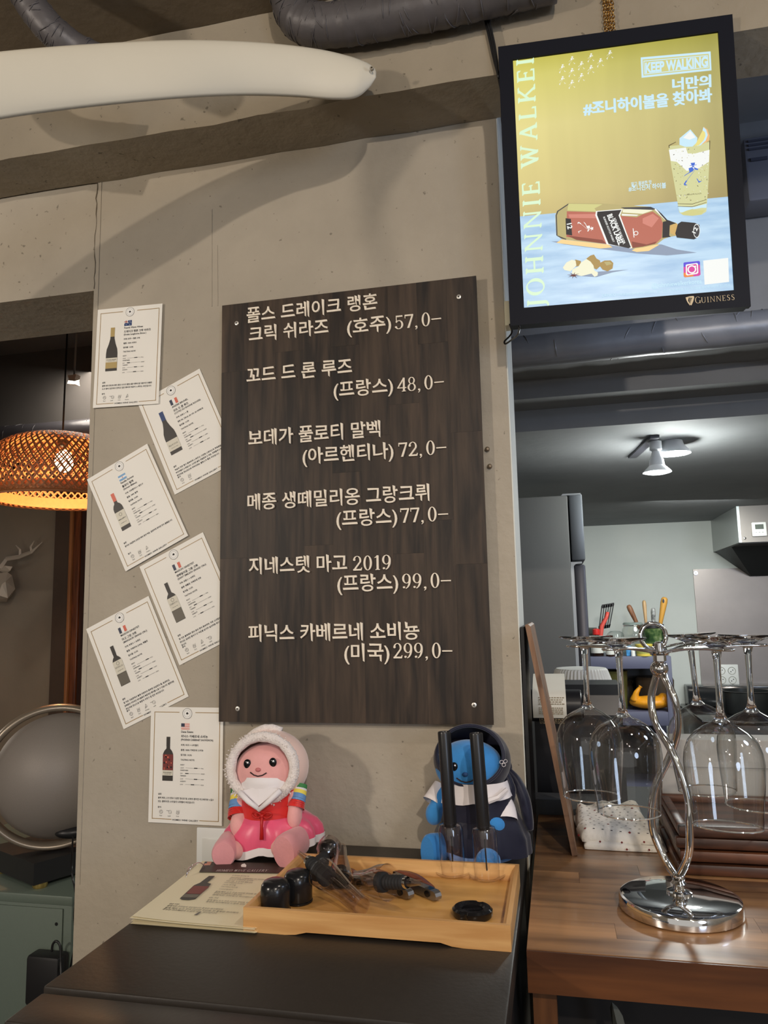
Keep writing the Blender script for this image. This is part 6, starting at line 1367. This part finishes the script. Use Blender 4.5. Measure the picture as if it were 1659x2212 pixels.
MB().lathe([(0, .0012), (.019, .0012), (.021, .003), (.025, .003), (.025, 0)], Matrix.Translation((W(1256, 1515, Y=.325).x, .325, 1.298)) @ Matrix.Rotation(PI/2, 4, 'Y'), 30).done('roller_end', BLKG, pn, True)
PAPW = mat('receipt_paper', srgb(226, 222, 208), .7); xs = (W(1150, 1500, Y=.30).x, W(1222, 1500, Y=.30).x)
b = MB(); pr_ = []
for k in range(13): a = -.35+2.0*k/12; pr_.append((.338-.036*math.sin(a+.25)*1.0, 1.268+.036*math.cos(a+.25)))
pr_ = [(.455, 1.352), (.42, 1.356), (.38, 1.350), (.350, 1.340)]+[(.325-.0345*math.sin(t), 1.298+.0345*math.cos(t)) for t in [.0+.22*k for k in range(9)]]+[(.2925, 1.285), (.296, 1.276)]
g = [[b.bm.verts.new((x, y, z)) for x in (xs[0]-.0+.0, (xs[0]+xs[1])/2, xs[1])] for y, z in pr_]
for r1, r2 in zip(g, g[1:]):
    for k in range(2): b._face([r1[k], r1[k+1], r2[k+1], r2[k]])
slip = b.done('paper_slip', PAPW, pn, 2)
b = MB()
for k in range(15):
    z = 1.318-.0040*k
    if k in (4, 9, 10): continue
    y = .325-math.sqrt(max(0, .0350**2-(z-1.298)**2))-.0003; x = xs[0]+.012
    while x < xs[1]-.008:
        w = random.uniform(.002, .006); b.poly([(x, y-.0006, z), (x+w, y-.0006, z), (x+w, y-.0008, z-.0018), (x, y-.0008, z-.0018)]); x += w+.0014
b.done('receipt_print', mat('receipt_ink', srgb(140, 124, 96), .8), slip, kind='stuff')
rl = thing('ribbed_lid', 'white ribbed round plastic lid turned upside down behind the printer', 'lid', (W(1262, 1500, Y=.72).x, .72, 1.031))
c = W(1258, 1505, Y=.72); zt_ = W(1258, 1443, Y=.72).z; n = 96; b = MB(); rs = []
for r, z, rb in ((.094, zt_-.085, 1), (.066, zt_-.004, 1), (.063, zt_, 0), (.0, zt_+.001, 0)):
    if r == 0: rs.append([b.bm.verts.new((c.x, .72, z))]*n); continue
    rs.append([b.bm.verts.new((c.x+(r+rb*.0012*(-1)**k)*math.cos(2*PI*k/n), .72+(r+rb*.0012*(-1)**k)*math.sin(2*PI*k/n), z)) for k in range(n)])
for r1, r2 in zip(rs, rs[1:]):
    for k in range(n): b._face([r1[k], r1[(k+1) % n], r2[(k+1) % n], r2[k]] if r2[0] is not r2[1] else [r1[k], r1[(k+1) % n], r2[0]])
b.done('ribbed_shade', mat('ribbed_white', srgb(206, 206, 200), .5), rl)
MB().lathe([(0, 1.031), (.085, 1.031), (.088, zt_-.09), (0, zt_-.09)], T_((c.x, .72, 0)), 40).done('base', BLK, rl, True)
a, e = W(1150, 1695, Y=.24), W(1228, 1755, Y=.24)
bx('grey_box', a.x, .07, .243, .30, 1.031, 1.031+(a.z-e.z)*1.0+.045, mat('mid_grey', srgb(78, 80, 82), .6, noise=.05, nscale=300), None, .002, label='flat grey box standing behind the counter at the foot of the leaning board', cat='box')
# wrapped duct across the kitchen
def duct(name, lab, pts, r, m, n=20, wr=0, sub=10, **k):
    P_ = spline(pts, sub); N = len(P_); t = thing(name, lab, 'duct', P_[0], k.get('group'))
    rr = [r*(1+random.uniform(-wr, wr)) for _ in range(N)]; MB().tube(P_, rr, n).done('wrap', m, t, 2)
    b = MB()
    for _ in range(int(N*k.get('w', 1.0))):   # raised creases of the tape wrap
        i = random.randrange(2, N-3); p = P_[i]; d = (P_[i+1]-P_[i-1]).normalized(); x = d.cross(Vector((0, 0, 1))).normalized(); y = x.cross(d)
        a0 = random.uniform(0, 2*PI); ln = random.uniform(.5, 1.3); sl = random.uniform(-.5, .5)*r
        b.tube([p+d*(sl*q/6)+(rr[i]*1.004)*(math.cos(a0+ln*q/6)*x+math.sin(a0+ln*q/6)*y) for q in range(7)], [.0002, .0009, .0012, .0012, .0012, .0009, .0002], 5)
    b.done('wrap_creases', m, t, 2, kind='stuff'); return t
DUC = mat('duct_wrap_grey', srgb(142, 146, 154), .36, .2, bump=.25, nscale=26, noise=.1, stretch=(1, .3, 1), coat=.2)
pts = [W(1040, 775, Y=.42), W(1110, 762, Y=.42), W(1300, 738, Y=.42), W(1480, 715, Y=.42), W(1659, 700, Y=.42), W(1850, 676, Y=.42)]
zz = sum(p.z for p in pts)/len(pts); rD = .5*(W(1110, 728, Y=.42).z-W(1110, 795, Y=.42).z)
duct('kitchen_duct', 'grey tape wrapped duct running across the kitchen under the light box', [Vector((x, .42, pts[1].z+(x)*.012)) for x in (-.33, 0, .3, .6, .9, 1.3, 1.9, 2.6)], rD, DUC, wr=.012, w=1.3)
# kitchen lamps: flat disc on the ceiling, spotlight on a short track
LWH = emis('lamp_white', (.92, .98, 1), 9); LBODY = mat('lamp_body_white', srgb(200, 204, 208), .4)
c = W(1453, 957, Z=2.028); t = thing('ceiling_spot', 'lit round white spotlight close to the kitchen ceiling, the higher of two', 'ceiling lamp', (c.x, c.y, 2.034))
MB().lathe([(0, 2.0345), (.030, 2.0345), (.034, 2.020), (.052, 1.998), (.054, 1.992)], T_((c.x, c.y, 0)), 32).done('housing', LBODY, t, True); MB().lathe([(0, 1.9935), (.030, 1.990), (.050, 1.993), (.0505, 1.995), (0, 1.996)], T_((c.x, c.y, 0)), 32).done('lit_lens', LWH, t, True)
light('ceiling_spot_light', 'POINT', (c.x, c.y, 1.965), 5.5, COOL, .04)
c2 = W(1420, 1021, Z=1.925); t = thing('track_spot', 'lit white bulb spotlight hanging from a short dark ceiling track, the lower of two', 'ceiling lamp', (c2.x, c2.y, 2.034))
e0 = W(1366, 990, Z=2.026); e1 = W(1415, 946, Z=2.026); b = MB(); d = (e1-e0).normalized(); n_ = Vector((-d.y, d.x, 0))*.014
b.prism([e0-n_, e0+n_, e1+n_, e1-n_], (0, 0, .0085)); b.done('track', mat('track_dark', srgb(54, 54, 62), .4), t)
top = Vector((c2.x, c2.y, 2.026)); MB().lathe([(0, 0), (.019, 0), (.019, -.026), (.012, -.032), (.016, -.046), (.022, -.060), (.024, -.078), (.040, -.094), (.044, -.100)], T_(top), 28).done('bulb_housing', LBODY, t, True)
MB().lathe([(0, -.0965), (.041, -.0985), (.0415, -.101), (.028, -.1045), (0, -.1055)], T_(top), 28).done('lit_lens', LWH, t, True)
light('track_spot_light', 'POINT', (c2.x, c2.y, 1.895), 5.5, COOL, .04)
# wall unit high on the kitchen beam, right of the light box
c = W(1606, 326, Y=.64); ac = thing('wall_air_unit', 'dim grey blue wall mounted air unit high up right of the light box', 'air conditioner', (c.x+.3, .62, c.z-.1))
ACM = mat('unit_grey', srgb(112, 116, 128), .5)
x0 = c.x-.02; z1 = c.z-.012
bx('case', x0, x0+.72, .56, .655, z1-.17, z1, ACM, ac, .008)
for k in range(3): bx('louvre', x0+.01, x0+.70, .556, .5595, z1-.016-.011*k, z1-.011-.011*k, mat('louvre_dark', srgb(60, 64, 78), .6), ac)
bx('display_slot', x0+.012, x0+.05, .555, .5595, z1-.068, z1-.060, bpy.data.materials['louvre_dark'], ac); bx('vent_flap', x0+.06, x0+.70, .554, .5595, z1-.12, z1-.085, mat('flap', srgb(96, 100, 114), .5), ac)
# ------------------------------------------------------------------ surfboard above the list
random.seed(9)
SB = mat('surfboard_white', srgb(214, 206, 186), .5, noise=.05, nscale=3, spec=.35)
tops = [(-330, 176), (-160, 140), (0, 115), (200, 98), (400, 89), (560, 94), (680, 107), (750, 122), (790, 136), (808, 147), (813, 156)]
bots = [(-330, 330), (-160, 294), (0, 258), (200, 231), (400, 212), (530, 207), (640, 210), (720, 216), (768, 212), (797, 190), (812, 168)]
b = MB(); rs = []; N = len(tops); sbt = thing('surfboard', 'long off white surfboard hanging before the concrete beam at the top left', 'surfboard', (-.6, -.35, 2.33))
T3, B3 = [], []
for i, (a, c) in enumerate(zip(tops, bots)):
    y = -.52+.35*a[0]/812; T3.append(W(*a, Y=y)); B3.append(W(*c, Y=y-.010))
T3, B3 = spline(T3, 5), spline(B3, 5)
for i, (a, c) in enumerate(zip(T3, B3)):
    s = i/(len(T3)-1); ce = (a+c)/2; h = (a-c)/2; th2 = .024*min(1, (1-s)*4+.25); r = []
    for k in range(20):
        t = 2*PI*k/20; p = ce+h*math.cos(t)*(1 if abs(math.cos(t)) < .99 else 1)+Vector((0, -th2*math.sin(t)*(.12 if math.sin(t) < 0 else .8), 0)); r.append(b.bm.verts.new(p))
    rs.append(r)
for r1, r2 in zip(rs, rs[1:]):
    for k in range(20): b._face([r1[k], r1[(k+1) % 20], r2[(k+1) % 20], r2[k]])
b._face(rs[0]); b._face(rs[-1][::-1]); b.done('deck', SB, sbt, 2)
c = W(803, 147, Y=-.196); MB().lathe([(.0018, .001), (.0034, .0012), (.0038, 0), (.0030, -.004)], AX(c, c+Vector((0, -1, 0))), 16).done('leash_plug', mat('plug_grey', srgb(150, 142, 126), .5), sbt, True)
# ducts at the top of the dining room ceiling
DKW = mat('duct_wrap_dark', srgb(88, 84, 84), .45, .1, bump=.5, nscale=30, noise=.2, stretch=(1, .25, 1))
duct('ceiling_duct', 'dark tape wrapped elbow duct above the surfboard tip, running right', [W(618, -170, Y=-.170), W(624, -80, Y=-.168), W(628, 0, Y=-.166), W(650, 44, Y=-.165), W(704, 55, Y=-.165), W(800, 42, Y=-.165), W(950, 12, Y=-.165), W(1060, -14, Y=-.165), W(1200, -46, Y=-.165)], .0365, DKW, wr=.025, w=2.2, sub=12, group='dark ducts under the dining ceiling')
duct('ceiling_duct', 'dark tape wrapped duct curving behind the surfboard at the far top left', [W(20, -110, Y=-.37), W(38, -45, Y=-.36), W(74, 20, Y=-.35), W(122, 75, Y=-.33), W(190, 120, Y=-.30), W(300, 160, Y=-.27)], .0262, DKW, wr=.02, w=1.6, sub=12, group='dark ducts under the dining ceiling')
# ------------------------------------------------------------------ room seen through the passage
DKD = mat('duct_wrap_black', srgb(46, 45, 48), .3, .2, bump=.3, nscale=26, noise=.15)
duct('back_duct', 'upper black wrapped duct in the dark room behind the passage', [Vector((x, 1.75, 2.585)) for x in (-3.25, -2.8, -2.4, -1.9, -1.4, -.9)], .055, DKD, wr=.01, group='black ducts in the back room')
duct('back_duct', 'lower black wrapped duct in the dark room behind the passage', [Vector((x, 1.45, 2.30)) for x in (-3.25, -2.8, -2.4, -1.9, -1.4, -.9)], .050, DKD, wr=.01, group='black ducts in the back room')
c = W(160, 821, Y=1.4); t = thing('ceiling_junction', 'small crumpled grey junction box hanging on a thin conduit in the dark room', 'junction box', c)
MB().tube([(c.x, 1.4, c.z+.02), (c.x+.004, 1.4, 2.72)], .004, 8).done('conduit', mat('conduit_grey', srgb(120, 122, 122), .5), t)
b = MB(); b.prism([(c.x-.022, 1.385, c.z-.018), (c.x+.018, 1.385, c.z-.024), (c.x+.014, 1.385, c.z-.002), (c.x+.020, 1.385, c.z+.020), (c.x-.012, 1.385, c.z+.018), (c.x-.022, 1.385, c.z+.022), (c.x-.015, 1.385, c.z)], (0, .03, 0)); b.done('box', mat('junction_grey', srgb(150, 148, 142), .6), t)
# timber door frame
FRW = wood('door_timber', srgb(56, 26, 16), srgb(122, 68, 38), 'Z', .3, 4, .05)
xa, xb = W(150, 1200, Y=2.26).x, W(171, 1200, Y=2.26).x
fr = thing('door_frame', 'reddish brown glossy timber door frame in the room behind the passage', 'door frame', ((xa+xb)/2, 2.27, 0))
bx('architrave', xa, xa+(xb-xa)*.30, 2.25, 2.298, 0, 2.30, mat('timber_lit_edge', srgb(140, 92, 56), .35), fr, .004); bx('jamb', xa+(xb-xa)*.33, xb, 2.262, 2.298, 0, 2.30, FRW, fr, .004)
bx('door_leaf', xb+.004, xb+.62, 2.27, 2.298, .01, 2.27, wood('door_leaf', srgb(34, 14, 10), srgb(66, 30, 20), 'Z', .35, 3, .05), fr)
# low poly white stag head
STG = mat('papercraft_white', srgb(196, 184, 168), .7)
c = W(14, 1250, Y=2.40); k = (2.40+1.34)*1.02/1622
def dp(px, py, y=0): p = W(px, py, Y=2.40+y); return p
sg = thing('stag_head', 'white faceted paper stag head mounted on the back room wall', 'wall ornament', (c.x, 2.49, c.z))
def lowpoly(name, pts, m, parent):
    b = MB(); vs = [b.bm.verts.new(p) for p in pts]; r = bmesh.ops.convex_hull(b.bm, input=vs)
    for e in r['geom_interior']:
        if isinstance(e, bmesh.types.BMVert) and e.is_valid: b.bm.verts.remove(e)
    return b.done(name, m, parent)
lowpoly('head', [dp(-14, 1240), dp(16, 1236), dp(26, 1243), dp(33, 1272), dp(26, 1286), dp(14, 1300), dp(0, 1292), dp(-20, 1300), dp(12, 1256, -.10), dp(4, 1262, -.12), dp(17, 1292, -.09), dp(-4, 1286, -.12), dp(8, 1248, .085), dp(-18, 1270, .085), dp(20, 1280, .08)], STG, sg)
lowpoly('ear', [dp(-2, 1232), dp(10, 1222, -.03), dp(27, 1224, -.02), dp(22, 1233, -.02), dp(12, 1240, .02), dp(0, 1234, .04)], STG, sg)
AN = [dp(0, 1226), dp(14, 1207), dp(40, 1203), dp(68, 1192, -.02), dp(91, 1171, -.04)]
MB().tube(AN, [.016, .013, .012, .010, .002], 4).done('antler', STG, sg); MB().tube([dp(43, 1202), dp(43, 1188), dp(34, 1178)], [.010, .008, .002], 4).done('antler_tine', STG, sg); MB().tube([dp(68, 1192, -.02), dp(66, 1181, -.02), dp(74, 1168, -.03)], [.009, .007, .001], 4).done('antler_tine', STG, sg)
# woven bamboo pendant lamp
pc = W(133, 1010, Y=1.2); pt = W(133, 940, Y=1.2).z; pbm = W(133, 1082, Y=1.2).z; PRR = abs(W(0, 1042, Y=1.2).x-pc.x); H = pt-pbm
pl = thing('pendant_lamp', 'glowing woven bamboo dome pendant lamp hanging in the passage', 'pendant lamp', (pc.x, 1.2, pt))
RAT = mat('rattan', srgb(168, 106, 62), .55, noise=.3, nscale=60); RATD = mat('rattan_inner', srgb(206, 142, 88), .6, noise=.15, nscale=60)
prof = [(.02, 1.0), (.30, .985), (.55, .935), (.74, .85), (.88, .72), (.965, .55), (1.0, .38), (.985, .20), (.945, .06), (.93, 0)]
pf = spline([(r, 0, z) for r, z in prof], 5)
def pfat(s):
    f = s*(len(pf)-1); i = min(int(f), len(pf)-2); q = pf[i].lerp(pf[i+1], f-i); return q.x*PRR, pbm+q.z*H
def strips(name, nst, turns, w, m, dr):
    b = MB()
    for sgn in (-1, 1):
        for k in range(nst):
            pr0 = None; n = 26
            for j in range(n+1):
                s = .02+.98*j/n; r, z = pfat(s); r += dr+.0012*sgn*(1 if (j+k) % 2 else -1)
                a = 2*PI*k/nst+sgn*turns*s*2*PI; wd = w*min(1, r/(PRR*.6))/r/2
                p = [b.bm.verts.new((pc.x+r*math.cos(a+q), 1.2+r*math.sin(a+q), z)) for q in (-wd, wd)]
                if pr0: b._face([pr0[0], pr0[1], p[1], p[0]])
                pr0 = p
    return b.done(name, m, pl, kind='stuff')
strips('weave', 66, .16, .0068, RAT, .0); strips('inner_weave', 60, .22, .0070, RATD, -.012)
MB().tube([(pc.x+.945*PRR*math.cos(2*PI*k/64), 1.2+.945*PRR*math.sin(2*PI*k/64), pbm+.002) for k in range(64)], .006, 8, cyc=True).done('rim_hoop', RAT, pl, 2)
b = MB(); r_ = []
for z, r in ((pbm+.004, .93), (pbm+.02, .945), (pbm+.045, .93)): r_.append((r*PRR-.014, z))
MB().lathe(r_, T_((pc.x, 1.2, 0)), 64).done('inner_band', RATD, pl, 2)
MB().tube([(pc.x, 1.2, pt), (pc.x+.004, 1.2, 2.72)], .0035, 8).done('cord', BLK, pl, 2)
MB().lathe([(0, .07), (.02, .07), (.022, .045), (.018, .04), (0, .04)], T_((pc.x, 1.2, pt-.09)), 20).done('socket', BLK, pl, True)
MB().ball((pc.x+.01, 1.2, pt-.105), (.034, .034, .045)).done('bulb', emis('bulb_warm', (1, .66, .32), 26), pl, 2)
light('pendant_bulb_light', 'POINT', (pc.x+.01, 1.2, pt-.165), 7, (1, .58, .28), .03)
# green metal cabinet, receiver, round speaker
CZ = W(100, 1933, Y=.35).z; xr = W(155, 1940, Y=.35).x
GRN = mat('cabinet_green', srgb(100, 112, 102), .45, .1, noise=.06, nscale=200)
cb = thing('metal_cabinet', 'grey green metal cabinet in the passage left of the pillar', 'cabinet', (xr-.3, .6, 0))
bx('body', xr-.62, xr, .352, .90, 0, CZ-.022, GRN, cb, .002); bx('top', xr-.624, xr+.003, .348, .904, CZ-.022, CZ, GRN, cb, .003)
zd = W(60, 1958, Y=.35).z
bx('door', xr-.615, xr-.022, .3475, .3518, .05, zd, GRN, cb, .001)
MB().lathe([(0, .001), (.004, .001), (.004, 0)], AX(W(122, 1996, Y=.3474), W(122, 1996, Y=.3474)+Vector((0, -1, 0))), 12).done('lock_hole', BLK, cb)
# black receiver turned 45 degrees
rc0 = W(72, 1914, Z=CZ+.012); rv = thing('receiver', 'black audio receiver with gold feet, its corner facing the room, on the metal cabinet', 'receiver', (rc0.x, rc0.y+.15, CZ))
dl = (W(0, 1884, Z=CZ+.012)-rc0).normalized(); drr = Vector((-dl.y, dl.x, 0)); drr = drr if drr.x > 0 else -drr
hz = .052
def pz(p, z): return (p.x, p.y, z)
A_, B_2, C_, D_ = rc0, rc0+dl*.24, rc0+dl*.24+drr*.16, rc0+drr*.16
MB().prism([pz(q, CZ+.012) for q in (A_, B_2, C_, D_)], (0, 0, hz)).done('case', mat('receiver_black', (.014, .014, .015), .45), rv)
for q in (A_+(C_-A_)*.10+Vector((.012, .004, 0)), B_2+(D_-B_2)*.12, C_+(A_-C_)*.12, D_+(B_2-D_)*.12): MB().lathe([(0, 0), (.016, 0), (.018, .004), (.018, .0118), (0, .0118)], T_((q.x, q.y, CZ+.0002)), 20).done('foot', mat('gold_foot', srgb(184, 160, 96), .35, .8), rv, True)
# speaker: lens shaped body in a ring
SPK = mat('speaker_grey', srgb(138, 130, 122), .55, .15, noise=.10, nscale=500); SPR = mat('speaker_ring', srgb(150, 138, 122), .32, .5)
cy_ = .47; sc0 = W(120, 1694, Y=cy_); RR = (W(110, 1536, Y=cy_).z-W(110, 1852, Y=cy_).z)/2; sz = CZ+.012+hz+RR+.0015
sc0 = Vector((sc0.x, cy_, sz))
sp = thing('round_speaker', 'big round grey speaker in a thin metal ring, standing on the black receiver', 'speaker', (sc0.x, cy_, CZ+.064))
Mx = Matrix.Translation(sc0) @ Matrix.Rotation(math.radians(32), 4, 'Z')
rg = MB(); n = 96; rs = []
for i in range(n):
    a = 2*PI*i/n; r = []
    for q in range(12):
        t = 2*PI*q/12; rr_ = RR-.010+.010*math.cos(t); r.append(rg.bm.verts.new(Mx @ Vector((rr_*math.cos(a), .022*math.sin(t), rr_*math.sin(a)))))
    rs.append(r)
for i in range(n):
    for q in range(12): rg._face([rs[i][q], rs[i][(q+1) % 12], rs[(i+1) % n][(q+1) % 12], rs[(i+1) % n][q]])
rg.done('ring_frame', SPR, sp, 2)
# the lens body, wider than the ring is deep
Mb = Mx @ Matrix.Rotation(PI/2, 4, 'X'); Rb = RR-.012
MB().lathe([(0, -.062), (Rb*.35, -.057), (Rb*.65, -.042), (Rb*.86, -.022), (Rb*.97, -.006), (Rb*.975, .0), (Rb*.97, .006), (Rb*.86, .030), (Rb*.65, .056), (Rb*.35, .076), (0, .083)], Mb @ Matrix.Translation((.014, 0, -.004)) @ Matrix.Diagonal((.985, .95, 1.45, 1)), 72).done('body', SPK, sp, 2)
MB().ball(Mx @ Vector((.05, -.045, -Rb*.78)), (.045, .022, .016), Matrix.Rotation(math.radians(32), 3, 'Z')).done('connector_recess', BLK, sp, 2)
cbp = [W(158, 1805, Y=.40), W(155, 1850, Y=.36), W(156, 1890, Y=.34), W(163, 1930, Y=.335), W(160, 1980, Y=.335), W(163, 2030, Y=.335), W(155, 2075, Y=.335), W(150, 2100, Y=.335)]
MB().tube(spline(cbp, 6), .0022, 8).done('power_cable', BLKG, None, 2, label='thin black cable hanging from the speaker down the metal cabinet corner', cat='cable')
aa, ab = W(77, 2050, Y=.335), W(143, 2145, Y=.335)
ad = thing('power_adapter', 'black power adapter brick hanging on the metal cabinet front', 'adapter', ((aa.x+ab.x)/2, .33, ab.z))
bx('brick', aa.x, ab.x, .300, .345, ab.z-.02, aa.z, mat('adapter_black', (.012, .012, .013), .5), ad, .008)
MB().tube(spline([W(112, 2055, Y=.315), W(114, 2040, Y=.315), W(122, 2033, Y=.315), W(130, 2045, Y=.315), W(131, 2080, Y=.31), W(132, 2110, Y=.300)], 5), .0028, 8).done('cable_loop', BLK, ad, 2)
bpy.data.scenes.remove(TS)
